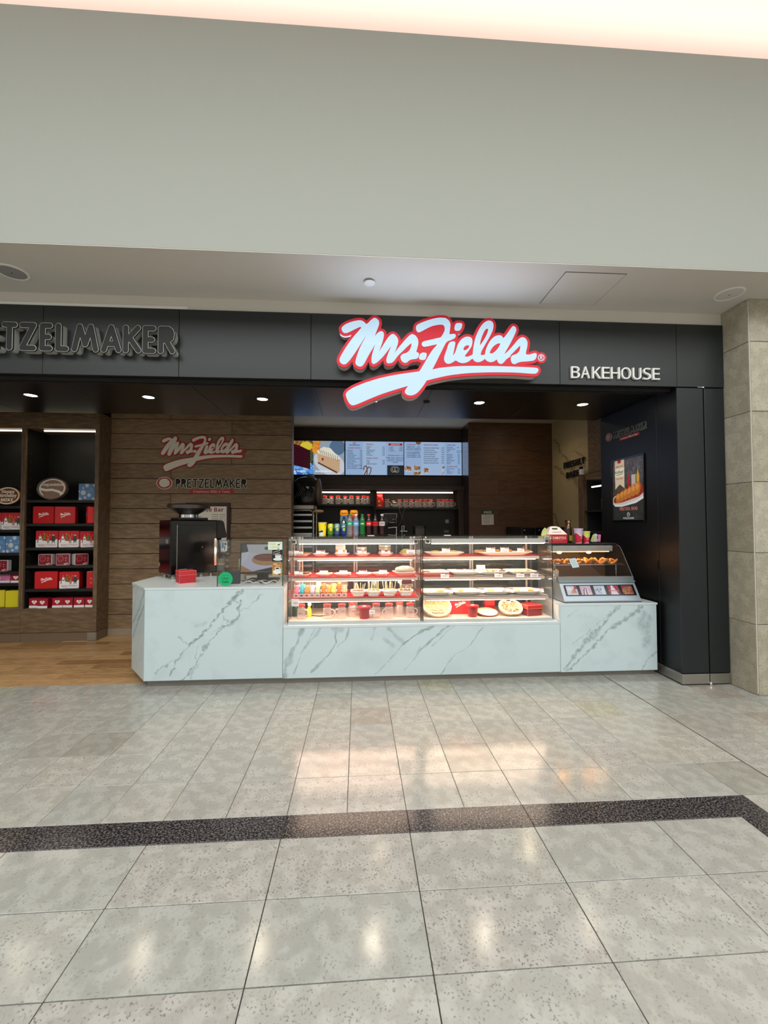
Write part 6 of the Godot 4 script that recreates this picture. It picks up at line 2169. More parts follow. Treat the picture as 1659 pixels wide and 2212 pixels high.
	p.txt("Eats", 80, 126, 27, c8(8, 40, 30), sans_bold, true)
	m = MB.new()
	var ring := PackedVector2Array()
	for i in 40:
		ring.append(Vector2(cos(TAU * i / 40), sin(TAU * i / 40)) * 0.066)
	m.prism(ring, 0.0, 0.001)
	one("sticker", m, mat(Color.WHITE, 0.5, 0.0, p.tex()), "round green delivery sticker at the lower left of the glass screen", "sticker", Vector3(-1.240, 0.982, -3.997))
	p = Pic.new(160, 84, c8(232, 240, 228))
	p.txt("TOKO", 46, 36, 22, c8(176, 196, 96), sans_bold, true)
	p.txt("COFFEE", 70, 70, 22, c8(176, 196, 96), sans_bold, true)
	p.line([Vector2(104, 26), Vector2(112, 32), Vector2(136, 14)], 4, c8(50, 60, 56))
	p.rect(104, 24, 22, 14, c8(70, 80, 76))
	p.rect(104, 72, 18, 8, c8(60, 70, 66))
	flat_card("sticker", Vector3(-0.780, 1.291, -3.997), Vector2(0.138, 0.074), p, "white card with pale green letters at the top right of the glass screen", "sticker")
	p = Pic.new(112, 120, c8(26, 28, 28))
	for i in 2:
		p.line([Vector2(10, 26 + i * 20), Vector2(76, 8 + i * 20)], 5, c8(206, 206, 202))
	p.ell(56, 96, 46, 15, c8(226, 236, 234))
	p.poly(PackedVector2Array(V([28, 52, 88, 52, 80, 92, 66, 98, 46, 98, 34, 90])), c8(222, 234, 232))
	p.ell(58, 52, 30, 9, c8(196, 170, 156))
	p.line([Vector2(86, 62), Vector2(102, 64), Vector2(98, 78), Vector2(82, 80)], 5, c8(222, 234, 232))
	flat_card("sticker", Vector3(-0.757, 1.198, -3.997), Vector2(0.107, 0.112), p, "black picture card of a white cup on the glass screen", "sticker")
	p = Pic.new(100, 124, c8(176, 124, 52))
	p.poly(PackedVector2Array(V([0, 70, 100, 50, 100, 124, 0, 124])), c8(190, 158, 104))
	p.txt("KOPI", 30, 20, 11, Color.WHITE, sans_bold, true)
	p.line([Vector2(30, 30), Vector2(78, 28)], 4, c8(240, 230, 214))
	p.ell(46, 90, 38, 20, c8(240, 244, 244))
	p.poly(PackedVector2Array(V([24, 54, 74, 54, 66, 88, 34, 88])), c8(232, 238, 240))
	p.ell(49, 54, 26, 12, c8(244, 246, 246))
	p.ell(49, 56, 19, 8, c8(74, 42, 24))
	p.line([Vector2(72, 62), Vector2(84, 70), Vector2(68, 82)], 5, c8(232, 238, 240))
	p.speck(5, c8(50, 30, 20), c8(70, 44, 26), 3, 5, Rect2(60, 104, 34, 12), 4)
	flat_card("sticker", Vector3(-0.760, 1.072, -3.997), Vector2(0.098, 0.124), p, "brown picture card of a coffee cup, lowest on the glass screen", "sticker")
	p = Pic.new(60, 96, c8(186, 194, 190))
	p.rect(6, 6, 18, 60, c8(70, 100, 150))
	p.rect(30, 10, 22, 24, c8(60, 62, 66))
	p.rect(30, 44, 10, 40, c8(40, 42, 44))
	p.line([Vector2(46, 50), Vector2(42, 84)], 5, c8(236, 236, 232))
	flat_card("sticker", Vector3(-1.27, 1.285, -4.05), Vector2(0.055, 0.088), p, "small grey card in the upper left corner behind the glass screen", "sticker")
	# till display behind the glass
	p = Pic.new(512, 400, c8(196, 200, 200))
	p.ell(10, 60, 90, 90, c8(70, 72, 78))
	p.poly(PackedVector2Array(V([60, 0, 512, 0, 512, 110, 180, 150, 90, 110])), c8(206, 212, 212))
	p.ell(350, 58, 60, 26, c8(60, 96, 70))
	p.poly(PackedVector2Array(V([0, 120, 90, 110, 200, 140, 512, 140, 512, 300, 150, 395, 0, 310])), c8(214, 218, 240))
	for i in 7:
		p.line([Vector2(0, 140 + i * 22), Vector2(96 - i * 4, 104 + i * 16)], 7, c8(236, 236, 226))
	p.poly(PackedVector2Array(V([0, 300, 150, 392, 160, 400, 0, 400])), c8(196, 140, 84))
	p.poly(PackedVector2Array(V([130, 396, 512, 306, 512, 400])), c8(46, 36, 30))
	p.ell(320, 225, 185, 84, c8(196, 150, 100))
	p.ell(326, 190, 170, 54, c8(120, 62, 42))
	p.ell(310, 196, 150, 34, c8(150, 84, 62))
	p.line([Vector2(190, 190), Vector2(300, 210), Vector2(450, 190)], 12, c8(104, 48, 32))
	t = thing("till_display", "tilted till screen showing a chocolate pastry behind the glass screen", "screen", Vector3(-0.985, 0.913, -4.32), 0.0)
	m = MB.new()
	m.xf = Transform3D(Basis(Vector3.RIGHT, -0.16), Vector3(0, 0.235, 0))
	m.b2(-0.215, 0.215, -0.155, 0.155, -0.03, 0.0, 0.006)
	part(t, "bezel", m, M.soft_black)
	m = MB.new()
	m.xf = Transform3D(Basis(Vector3.RIGHT, -0.16), Vector3(0, 0.235, 0))
	m.pic(Vector3(-0.2, -0.138, 0.0012), Vector3(0.2, -0.138, 0.0012), Vector3(0.2, 0.142, 0.0012), Vector3(-0.2, 0.142, 0.0012))
	var sm := mat(Color.BLACK, 0.3)
	sm.emission_enabled = true
	sm.emission_texture = p.tex()
	sm.emission = Color.BLACK
	sm.emission_energy_multiplier = 0.42
	part(t, "screen", m, sm)
	m = MB.new()
	m.b2(-0.14, 0.16, 0.0, 0.02, -0.16, 0.06, 0.004)
	m.b2(-0.05, 0.06, 0.02, 0.14, -0.08, -0.03, 0.006)
	part(t, "stand", m, M.black)
	t = thing("card_reader", "dark card reader box between delivery sticker and till screen", "card reader", Vector3(-1.215, 0.913, -4.20), 0.25)
	m = MB.new()
	m.b2(-0.055, 0.055, 0.0, 0.12, -0.06, 0.05, 0.008)
	part(t, "body", m, mat(c8(34, 38, 44), 0.5))
	m = MB.new()
	m.b2(-0.02, 0.02, 0.121, 0.124, -0.03, 0.03)
	part(t, "key_pad", m, M.grey_ink)
	t = thing("receipt_box", "pale receipt printer side showing left of the till screen", "printer", Vector3(-1.20, 0.913, -4.42), 0.0)
	m = MB.new()
	m.b2(-0.03, 0.03, 0.0, 0.225, -0.05, 0.03, 0.006)
	part(t, "body", m, mat(c8(196, 192, 180), 0.6))
	m = MB.new()
	m.b2(-0.02, 0.02, 0.225, 0.232, -0.03, 0.02)
	part(t, "paper_slot", m, M.soft_black)
	rng.seed = 44
	for k in 3:
		var pts := []
		for i in 14:
			var a := i / 13.0
			pts.append(Vector3(lerpf(-1.12, -0.78, a), 0.920 + 0.030 * absf(sin(a * 9.0 + k * 1.3)), -4.10 - 0.03 * k + 0.025 * sin(a * 12.0 + k)))
		m = MB.new()
		m.tube(pts, 0.005, 6)
		one("cable", m, [mat(c8(200, 204, 206), 0.3, 0.5), M.soft_black, mat(c8(150, 156, 160), 0.3, 0.5)][k], ["silver cable looping in front of the till screen", "black cable tangled between the two silver cables", "grey cable at the back of the cable tangle"][k], "cable")


func flat_card(called: String, at: Vector3, sz: Vector2, p: Pic, label: String, category: String, turn := Vector3.ZERO) -> void:
	var m := MB.new()
	m.box(Vector3(0, 0, 0), Vector3(sz.x, sz.y, 0.0012))
	m.pic(Vector3(-sz.x * 0.5, -sz.y * 0.5, 0.0008), Vector3(sz.x * 0.5, -sz.y * 0.5, 0.0008), Vector3(sz.x * 0.5, sz.y * 0.5, 0.0008), Vector3(-sz.x * 0.5, sz.y * 0.5, 0.0008))
	var o := one(called, m, mat(Color.WHITE, 0.6, 0.0, p.tex()), label, category, at)
	o.rotation = turn


# ---------------------------------------------------------------- the heated case on the right and what stands on it
func build_heated_case() -> void:
	var t := thing("heated_case", "slanted glass heated case with picture strip on the right counter", "heated case", Vector3(2.03, 0.714, -4.0))
	var w := 0.79
	# profile in z, y drawn out along x
	var side := func(poly: Array, x0: float, x1: float) -> MB:
		var mb := MB.new()
		mb.xf = Transform3D(Basis(Vector3.BACK, Vector3.UP, Vector3.LEFT), Vector3.ZERO)
		mb.prism(PackedVector2Array(poly), -x1, -x0)
		return mb
	part(t, "base", side.call([Vector2(0.0, 0.0), Vector2(0.0, 0.018), Vector2(-0.105, 0.185), Vector2(-0.60, 0.185), Vector2(-0.60, 0.0)], 0.0, w), mat(c8(160, 172, 180), 0.36, 0.6))
	part(t, "foot_line", side.call([Vector2(0.003, 0.0), Vector2(0.003, 0.006), Vector2(-0.60, 0.006), Vector2(-0.60, 0.0)], -0.002, w + 0.002), M.soft_black)
	part(t, "sill", side.call([Vector2(-0.092, 0.186), Vector2(-0.095, 0.200), Vector2(-0.115, 0.204), Vector2(-0.120, 0.240), Vector2(-0.15, 0.240), Vector2(-0.15, 0.186)], -0.004, w + 0.004), mat(c8(150, 160, 166), 0.35, 0.7))
	# picture strip on the slanted front
	var d := Vector3(0, 0.167, -0.105).normalized()
	var nrm := Vector3(0, 0.105, 0.167).normalized()
	var m := MB.new()
	m.xf = Transform3D(Basis(Vector3.RIGHT, d, nrm), Vector3(0.0, 0.018, 0.0))
	m.b2(0.035, w - 0.025, 0.052, 0.168, 0.0, 0.004, 0.003)
	var strip := part(t, "picture_strip", m, M.black_gloss)
	for i in 5:
		var p := Pic.new(128, 112, [c8(206, 208, 216), c8(206, 180, 200), c8(190, 204, 216), c8(166, 44, 56), c8(150, 46, 48)][i])
		if i == 0:
			p.ell(40, 40, 30, 22, c8(226, 228, 232))
			p.speck(10, c8(170, 110, 80), c8(214, 160, 120), 10, 18, Rect2(60, 40, 60, 60), 1)
			p.rect(96, 0, 32, 40, c8(170, 50, 60))
		elif i == 1:
			for k in 4:
				p.line([Vector2(30 + k * 18, 112), Vector2(40 + k * 14, 50), Vector2(60 + k * 8, 30)], 10, [c8(120, 70, 60), c8(228, 222, 226)][k % 2])
			p.ell(110, 96, 20, 12, c8(226, 210, 190))
		elif i == 2:
			p.speck(12, c8(226, 226, 230), c8(110, 130, 140), 10, 20, Rect2(14, 24, 70, 70), 3)
			p.ell(104, 60, 20, 50, c8(214, 224, 230))
		elif i == 3:
			p.poly(PackedVector2Array(V([44, 0, 64, 0, 112, 112, 20, 112])), c8(226, 222, 232))
			p.rect(0, 60, 128, 10, c8(196, 120, 120))
		else:
			p.speck(26, c8(140, 86, 56), c8(196, 140, 96), 12, 20, Rect2(12, 24, 110, 84), 4)
		m = MB.new()
		m.xf = Transform3D(Basis(Vector3.RIGHT, d, nrm), Vector3(0.0, 0.018, 0.0) + nrm * 0.0046)
		var xa := 0.052 + i * 0.144
		m.pic(Vector3(xa, 0.062, 0), Vector3(xa + 0.112, 0.062, 0), Vector3(xa + 0.112, 0.158, 0), Vector3(xa, 0.158, 0))
		var pm := mat(Color(0.86, 0.86, 0.9), 0.25, 0.0, p.tex())
		part(strip, "food_picture", m, pm)
	# glass
	var arc := [Vector2(-0.122, 0.236), Vector2(-0.29, 0.490), Vector2(-0.315, 0.522), Vector2(-0.345, 0.543), Vector2(-0.385, 0.552)]
	m = MB.new()
	for i in arc.size() - 1:
		m.quad(Vector3(0, arc[i].y, arc[i].x), Vector3(w, arc[i].y, arc[i].x), Vector3(w, arc[i + 1].y, arc[i + 1].x), Vector3(0, arc[i + 1].y, arc[i + 1].x), Vector3(0, 0.5, 1))
	part(t, "slanted_glass", m, M.glass)
	var prof := arc + [Vector2(-0.60, 0.552), Vector2(-0.60, 0.186), Vector2(-0.13, 0.186)]
	part(t, "side_glass", side.call(prof, 0.0, 0.004), M.glass)
	part(t, "side_glass", side.call(prof, w - 0.004, w), M.glass)
	m = MB.new()
	for x in [0.001, w - 0.001]:
		var pts := []
		for a in arc:
			pts.append(Vector3(x, a.y, a.x))
		m.tube(pts, 0.0035, 6)
	part(t, "glass_edge", m, mat(c8(120, 130, 128), 0.2, 0.3))
	m = MB.new()
	m.b2(0.0, w, 0.553, 0.566, -0.60, -0.375, 0.003)
	part(t, "top_plate", m, M.soft_black)
	m = MB.new()
	m.b2(0.015, w - 0.06, 0.482, 0.545, -0.40, -0.355, 0.006)
	part(t, "lamp_housing", m, mat(c8(172, 178, 176), 0.4, 0.5))
	m = MB.new()
	m.b2(0.05, w - 0.1, 0.476, 0.482, -0.395, -0.36)
	part(t, "lamp_strip", m, glow(c8(255, 196, 130), 4.0))
	for x in [0.14, 0.47]:
		m = MB.new()
		m.blob(Vector3(x, 0.470, -0.375), Vector3(0.026, 0.012, 0.018), 12, 7)
		part(t, "heat_bulb", m, glow(c8(255, 170, 80), 50.0))
	area_light("heat_lamp", t.position + Vector3(w * 0.5, 0.472, -0.378), Vector2(0.6, 0.03), Vector3.DOWN, Vector3.BACK, c8(255, 196, 130), 0.16)
	m = MB.new()
	for k in 12:
		m.tube([Vector3(0.02 + k * 0.068, 0.352, -0.24), Vector3(0.02 + k * 0.068, 0.352, -0.56)], 0.0022, 5)
	for z in [-0.24, -0.40, -0.56]:
		m.tube([Vector3(0.012, 0.350, z), Vector3(w - 0.012, 0.350, z)], 0.003, 5)
	part(t, "wire_shelf", m, M.chrome)
	m = MB.new()
	for x in [0.016, w - 0.10]:
		m.tube([Vector3(x, 0.188, -0.245), Vector3(x, 0.348, -0.245)], 0.0035, 6)
	part(t, "shelf_leg", m, M.chrome)
	m = MB.new()
	m.b2(0.0, w, 0.186, 0.552, -0.606, -0.60)
	part(t, "back_door", m, mat(c8(70, 58, 50), 0.35))
	# pretzels on the wire shelf
	var xs := [0.06, 0.20, 0.34, 0.46, 0.58, 0.70]
	var nm := ["leftmost", "second", "third", "fourth", "fifth", "rightmost"]
	for i in 6:
		var o := thing("soft_pretzel", "golden soft pretzel, %s on the wire shelf of the heated case" % nm[i], "pretzel", Vector3(2.03 + xs[i], 0.714 + 0.358, -4.33 - 0.02 * (i % 2)), 0.5 * i)
		var big: float = 1.15 if i in [3, 4] else 0.95
		for k in 2:
			var loop := []
			for j in 12:
				var a := lerpf(-0.4, PI + 0.9, j / 11.0)
				loop.append(Vector3((0.026 + 0.036 * cos(a)) * (1 if k == 0 else -1), 0.016 + 0.022 * sin(j * 0.6 + k), -0.030 * sin(a)) * big)
			m = MB.new()
			m.tube(loop, 0.0135 * big, 8)
			part(o, "twist", m, M.pretzel)
		m = MB.new()
		m.tube([Vector3(-0.03, 0.026, 0.03) * big, Vector3(0, 0.040, 0.022) * big, Vector3(0.03, 0.028, 0.032) * big], 0.013 * big, 8)
		part(o, "crossing", m, M.pretzel)
	flat_card("price_card", Vector3(2.255, 1.085, -4.228), Vector2(0.075, 0.105), note_pic(), "pale blue handwritten card hanging on the heated case shelf", "card", Vector3(-0.55, 0, 0.12))
	# below the wire shelf
	o_cup(Vector3(2.085, 0.9, -4.30), "plastic cup of bites at the left inside the heated case", M.film, M.cookie)
	t = thing("paper_tray", "pink paper tray of bites on the floor of the heated case", "tray", Vector3(2.27, 0.9, -4.24))
	m = MB.new()
	loft(m, [[0.09, 0.05, 0.0], [0.105, 0.06, 0.035], [0.10, 0.056, 0.034], [0.088, 0.048, 0.006]], 8.0, 24)
	part(t, "body", m, mat(c8(206, 150, 170), 0.6))
	for k in 5:
		m = MB.new()
		m.blob(Vector3(-0.06 + k * 0.03, 0.028, 0.008 * (k % 2)), Vector3(0.02, 0.016, 0.02), 9, 6, 0.1, k)
		part(t, "bite", m, M.pretzel)
	t = thing("napkin_stack", "small white folded stack at the right inside the heated case", "napkins", Vector3(2.70, 0.9, -4.26))
	m = MB.new()
	m.b2(-0.055, 0.055, 0.0, 0.012, -0.04, 0.04, 0.002)
	part(t, "stack", m, M.paper)
	m = MB.new()
	m.b2(-0.05, 0.05, 0.012, 0.03, -0.03, 0.03, 0.004)
	part(t, "dark_clip", m, M.soft_black)
	t = thing("paper_pot", "low white paper pot at the left inside the heated case", "pot", Vector3(2.135, 0.9, -4.20))
	m = MB.new()
	m.lathe([Vector2(0, 0), Vector2(0.036, 0), Vector2(0.042, 0.022), Vector2(0.038, 0.022), Vector2(0.033, 0.004)], 20)
	part(t, "body", m, M.white)
	m = MB.new()
	m.lathe([Vector2(0.036, 0.012), Vector2(0.0, 0.014)], 18)
	part(t, "filling", m, M.icing)
	# on top: carry-out box, lime box, bottle, two cups
	var yt := 1.2805
	var p := Pic.new(240, 110, c8(196, 34, 56))
	p.txt("BOX", 62, 62, 32, c8(246, 226, 190), sans_bold, true)
	p.poly(PackedVector2Array([Vector2(100, 48), Vector2(112, 40), Vector2(112, 56)]), c8(246, 226, 190))
	p.txt("BITES", 164, 62, 32, c8(246, 226, 190), sans_bold, true)
	p.line([Vector2(60, 80), Vector2(180, 78)], 3, c8(226, 150, 140))
	p.line([Vector2(20, 104), Vector2(220, 104)], 3, c8(216, 120, 116))
	t = thing("carry_box", "red and white gabled carry-out box on top of the heated case", "box", Vector3(2.203, yt, -4.47), 0.05)
	m = MB.new()
	m.b2(-0.112, 0.112, 0.0, 0.096, -0.16, -0.001, 0.002)
	part(t, "body", m, mat(c8(196, 34, 56), 0.5))
	m = MB.new()
	m.pic(Vector3(-0.112, 0.002, 0.0), Vector3(0.112, 0.002, 0.0), Vector3(0.112, 0.096, 0.0), Vector3(-0.112, 0.096, 0.0))
	part(t, "printed_front", m, mat(Color.WHITE, 0.5, 0.0, p.tex()))
	var whitebox := mat(c8(238, 232, 220), 0.55)
	for s in [0, 1]:
		m = MB.new()
		var z0: float = 0.0 if s == 0 else -0.16
		var z1: float = -0.062 if s == 0 else -0.098
		var q := [Vector3(-0.112, 0.096, z0), Vector3(0.112, 0.096, z0), Vector3(0.055, 0.176, z1), Vector3(0.015, 0.186, z1), Vector3(-0.035, 0.186, z1), Vector3(-0.06, 0.176, z1)]
		var out := Vector3(0, 0.6, 1 if s == 0 else -1)
		for k in range(1, 5):
			m.flat(q[0], q[k], q[k + 1], out)
			m.flat(q[0] - Vector3(0, 0.002, 0), q[k] - Vector3(0, 0.002, 0), q[k + 1] - Vector3(0, 0.002, 0), -out)
		part(t, "gable_flap", m, whitebox)
	m = MB.new()
	m.flat(Vector3(0.112, 0.096, 0.0), Vector3(0.112, 0.096, -0.16), Vector3(0.055, 0.176, -0.08), Vector3(1, 0.6, 0))
	m.flat(Vector3(-0.112, 0.096, 0.0), Vector3(-0.112, 0.096, -0.16), Vector3(-0.06, 0.176, -0.08), Vector3(-1, 0.6, 0))
	m.xf = Transform3D(Basis(Vector3.RIGHT, -0.66), Vector3(-0.01, 0.156, -0.043))
	part(t, "gusset", m, whitebox)
	m = MB.new()
	m.xf = Transform3D(Basis(Vector3.RIGHT, -0.66), Vector3(-0.012, 0.158, -0.0445))
	m.box(Vector3.ZERO, Vector3(0.066, 0.018, 0.004), 0.002)
	part(t, "handle_slot", m, M.soft_black)
	m = MB.new()
	m.xf = Transform3D(Basis(Vector3.RIGHT, -0.66), Vector3(0.0, 0.121, -0.0165))
	m.box(Vector3.ZERO, Vector3(0.10, 0.007, 0.002))
	part(t, "red_line", m, mat(c8(206, 130, 130), 0.5))
	t = thing("carry_box", "small lime green carry-out box half behind the red and white box", "box", Vector3(2.055, yt, -4.50), 0.35)
	m = MB.new()
	m.b2(-0.035, 0.035, 0.0, 0.085, -0.05, 0.05, 0.003)
	part(t, "body", m, mat(c8(206, 210, 150), 0.5))
	m = MB.new()
	m.prism(PackedVector2Array([Vector2(-0.037, 0.085), Vector2(0.037, 0.085), Vector2(0.037, 0.165), Vector2(0.018, 0.170), Vector2(-0.012, 0.14)]), -0.004, 0.004)
	part(t, "gable_flap", m, mat(c8(214, 218, 140), 0.5))
	t = thing("syrup_bottle", "tall brown glass bottle between carry-out box and paper cups", "bottle", Vector3(2.345, yt, -4.52))
	m = MB.new()
	m.lathe([Vector2(0, 0), Vector2(0.038, 0.0), Vector2(0.040, 0.005), Vector2(0.040, 0.15), Vector2(0.034, 0.172), Vector2(0.027, 0.19), Vector2(0.027, 0.235), Vector2(0.030, 0.236), Vector2(0.030, 0.256), Vector2(0.0, 0.258)], 22)
	part(t, "body", m, mat(c8(52, 30, 18), 0.12))
	m = MB.new()
	m.xf = Transform3D(Basis(), Vector3(0.012, 0.055, 0.0405))
	m.box(Vector3.ZERO, Vector3(0.034, 0.06, 0.002))
	part(t, "yellow_label", m, mat(c8(150, 138, 24), 0.6))
	m = MB.new()
	m.blob(Vector3(0.0, 0.235, 0.026), Vector3(0.012, 0.016, 0.006), 9, 6, 0.3, 2)
	m.blob(Vector3(-0.004, 0.195, 0.027), Vector3(0.010, 0.020, 0.007), 9, 6, 0.3, 3)
	part(t, "foil_drips", m, mat(c8(206, 160, 110), 0.3, 0.4))
	paper_cup(Vector3(2.412, yt, -4.42), 0.158, 0.047, c8(206, 184, 222), "taller paper cup with lavender top and red wave", 0.4)
	paper_cup(Vector3(2.500, yt, -4.42), 0.128, 0.041, c8(206, 222, 96), "shorter paper cup with lime top and red wave", -0.05)
	t = thing("napkin_holder", "fan of lime, white and pink paper sleeves right of the cups", "napkins", Vector3(2.68, yt, -4.53))
	m = MB.new()
	m.b2(-0.07, 0.06, 0.0, 0.008, -0.04, 0.03, 0.002)
	part(t, "holder", m, M.black)
	var cl := [c8(206, 216, 130), c8(222, 220, 220), c8(210, 208, 210), c8(236, 140, 180)]
	for i in 4:
		m = MB.new()
		m.xf = Transform3D(Basis(Vector3.BACK, [-0.35, -0.3, 0.25, -0.1][i]), Vector3(-0.055 + i * 0.034, 0.012, -0.01 * i))
		m.b2(-0.016, 0.016, 0.0, [0.075, 0.09, 0.09, 0.08][i], -0.002, 0.002)
		part(t, "paper_sleeve", m, mat(cl[i], 0.7))


func note_pic() -> Pic:
	var p := Pic.new(90, 126, c8(196, 222, 232))
	for r in 6:
		p.line([Vector2(14, 18 + r * 18), Vector2(40 + (r * 17) % 20, 17 + r * 18)], 4, c8(50, 60, 70))
		p.line([Vector2(56, 19 + r * 18), Vector2(72 + (r * 5) % 8, 19 + r * 18)], 4, c8(50, 60, 70))
	return p


func o_cup(at: Vector3, label: String, m1: Material, m2: Material) -> void:
	var t := thing("bite_cup", label, "cup", at)
	var m := MB.new()
	m.lathe([Vector2(0, 0), Vector2(0.028, 0), Vector2(0.040, 0.10), Vector2(0.038, 0.10), Vector2(0.026, 0.004)], 20)
	part(t, "body", m, m1)
	for k in 7:
		m = MB.new()
		m.blob(Vector3(0.018 * cos(k * 2.1), 0.03 + k * 0.012, 0.018 * sin(k * 2.1)), Vector3(0.015, 0.013, 0.015), 8, 5, 0.1, k)
		part(t, "bite", m, m2)


func paper_cup(at: Vector3, h: float, r: float, top: Color, label: String, turn: float) -> void:
	var p := Pic.new(512, 200, c8(196, 26, 62))
	var wave := PackedVector2Array([Vector2(0, 0)])
	var edge := []
	for i in 33:
		var a := i / 32.0
		var q := Vector2(a * 512, 78 + 26 * cos(TAU * (a * 2.0 + 0.5)))
		wave.append(q)
		edge.append(q)
	wave.append(Vector2(512, 0))
	p.poly(wave, top)
	p.line(edge, 9, c8(240, 232, 234))
	for c in [0.25, 0.75]:
		p.ell(c * 512, 116, 27, 27, c8(226, 170, 150))
		p.ell(c * 512, 116, 22, 22, c8(196, 26, 62))
		p.ell(c * 512, 116, 15, 15, c8(236, 190, 150))
		p.ell(c * 512, 116, 8, 8, c8(196, 26, 62))
		p.line([Vector2(c * 512 - 34, 178), Vector2(c * 512 + 34, 178)], 6, c8(230, 190, 190))
		p.line([Vector2(c * 512 - 30, 26), Vector2(c * 512 + 30, 26)], 5, top.darkened(0.4))
	p.rect(0, 192, 512, 8, c8(236, 226, 226))
	var t := thing("paper_cup", label, "cup", at, turn, "printed paper cups on the heated case")
	var m := MB.new()
	m.lathe([Vector2(r * 0.70, 0.0), Vector2(r, h)], 28)
	part(t, "body", m, mat(Color.WHITE, 0.5, 0.0, p.tex()))
	m = MB.new()
	m.lathe([Vector2(r, h - 0.004), Vector2(r * 1.06, h - 0.002), Vector2(r * 1.06, h + 0.004), Vector2(r * 0.98, h + 0.004), Vector2(r * 0.66, 0.01), Vector2(0, 0.01)], 28)
	part(t, "rolled_rim", m, mat(top.lightened(0.3), 0.5))


# ---------------------------------------------------------------- gift shelves at left
func tin(called: String, at: Vector3, turn: float, sz: Vector3, front: Material, side: Material, label: String, category: String, group: String, bev := 0.008, lid := true) -> Node3D:
	# at: middle of the front foot
	var t := thing(called, label, category, at, turn, group)
	var m := MB.new()
	m.b2(-sz.x * 0.5, sz.x * 0.5, 0.0, sz.y, -sz.z, -0.0006, bev)
	part(t, "body", m, side)
	m = MB.new()
	var r := 0.010 if bev > 0.005 else 0.002
	var q := PackedVector2Array()
	for c in [[1, 1], [-1, 1], [-1, -1], [1, -1]]:
		var a0: float = atan2(c[1], c[0]) - PI / 4
		for k in 5:
			var a: float = a0 + k * PI / 8
			q.append(Vector2(c[0] * (sz.x * 0.5 - r - 0.001), sz.y * 0.5 + c[1] * (sz.y * 0.5 - r - 0.001)) + Vector2(cos(a), sin(a)) * r)
	m.prism(q, -0.001, 0.0012, false)
	part(t, "printed_front", m, front)
	return t


func holiday_pic() -> Pic:
	var p := Pic.new(256, 200, c8(190, 14, 26))
	p.speck(40, c8(220, 120, 110), c8(206, 60, 60), 1, 2.4, Rect2(6, 6, 244, 90), 2)
	p.poly(PackedVector2Array(V([0, 112, 30, 104, 60, 116, 128, 124, 190, 116, 256, 100, 256, 200, 0, 200])), c8(232, 230, 230))
	# round snow figure, fir tree, antlered animal, furry figure: plain shapes
	p.ell(52, 110, 25, 24, c8(238, 236, 236))
	p.ell(52, 76, 16, 15, c8(238, 236, 236))
	p.poly(PackedVector2Array(V([38, 96, 70, 96, 66, 106, 40, 106])), c8(26, 24, 26))
	p.rect(40, 52, 24, 14, c8(150, 30, 34))
	p.ell(52, 50, 6, 5, c8(232, 220, 210))
	p.line([Vector2(30, 104), Vector2(20, 140)], 10, c8(120, 20, 26))
	p.poly(PackedVector2Array(V([98, 36, 118, 84, 112, 84, 124, 112, 74, 112, 86, 84, 80, 84])), c8(96, 128, 40))
	p.ell(98, 36, 6, 6, c8(228, 190, 70))
	p.ell(146, 88, 13, 18, c8(150, 96, 74))
	p.ell(146, 116, 17, 20, c8(170, 120, 110))
	for s in [-1, 1]:
		p.line([Vector2(146 + s * 6, 74), Vector2(146 + s * 18, 58), Vector2(146 + s * 30, 40)], 4, c8(206, 140, 90))
		p.line([Vector2(146 + s * 18, 58), Vector2(146 + s * 14, 42)], 3, c8(206, 140, 90))
		p.line([Vector2(146 + s * 8, 134), Vector2(146 + s * 8, 150)], 7, c8(60, 34, 34))
	p.ell(206, 100, 26, 30, c8(46, 66, 50))
	p.ell(206, 64, 15, 15, c8(70, 60, 54))
	p.ell(206, 52, 16, 6, c8(216, 206, 200))
	for s in [-1, 1]:
		p.line([Vector2(206 + s * 12, 128), Vector2(206 + s * 12, 146)], 9, c8(40, 34, 34))
	p.txt("happy holidays", 130, 178, 21, c8(170, 40, 56), serif, true, 0.3)
	p.line([Vector2(30, 176), Vector2(60, 186), Vector2(120, 190)], 2, c8(170, 40, 56))
	return p


func burgundy_pic() -> Pic:
	var p := Pic.new(192, 160, c8(206, 176, 176))
	p.rect(6, 6, 180, 148, c8(126, 12, 30))
	p.speck(60, c8(190, 120, 120), c8(220, 190, 186), 0.8, 2.2, Rect2(10, 10, 172, 130), 5)
	for i in 26:
		var a := TAU * i / 26
		p.ell(64 + cos(a) * (36 + 5 * (i % 2)), 66 + sin(a) * (36 + 5 * (i % 2)), 3.4, 3.4, c8(206, 150, 150))
	p.ell(64, 66, 18, 18, c8(150, 20, 40))
	p.ell(140, 60, 7, 6, c8(226, 206, 200))
	p.ell(138, 92, 6, 5, c8(226, 206, 200))
	logo_pic(p, 104, 132, 0.046, c8(232, 220, 216), -0.2)
	return p


func flower_pic() -> Pic:
	var p := Pic.new(200, 200, c8(92, 134, 182))
	for q in [[100, 22, 24], [54, 54, 12], [56, 110, 30], [126, 140, 22], [78, 170, 16], [190, 20, 16], [14, 188, 22], [180, 186, 18], [6, 96, 12]]:
		for k in 9:
			var a: float = TAU * k / 9 + q[2]
			p.line([Vector2(q[0], q[1]), Vector2(q[0] + cos(a) * q[2], q[1] + sin(a) * q[2])], maxf(3.0, q[2] * 0.28), c8(226, 226, 214))
		p.ell(q[0], q[1], q[2] * 0.22, q[2] * 0.22, c8(150, 140, 110))
	p.line([Vector2(134, 66), Vector2(146, 60), Vector2(150, 72), Vector2(164, 62), Vector2(168, 72)], 3, c8(150, 186, 220))
	p.line([Vector2(96, 84), Vector2(120, 92), Vector2(150, 84), Vector2(182, 88)], 3, c8(150, 186, 220))
	return p


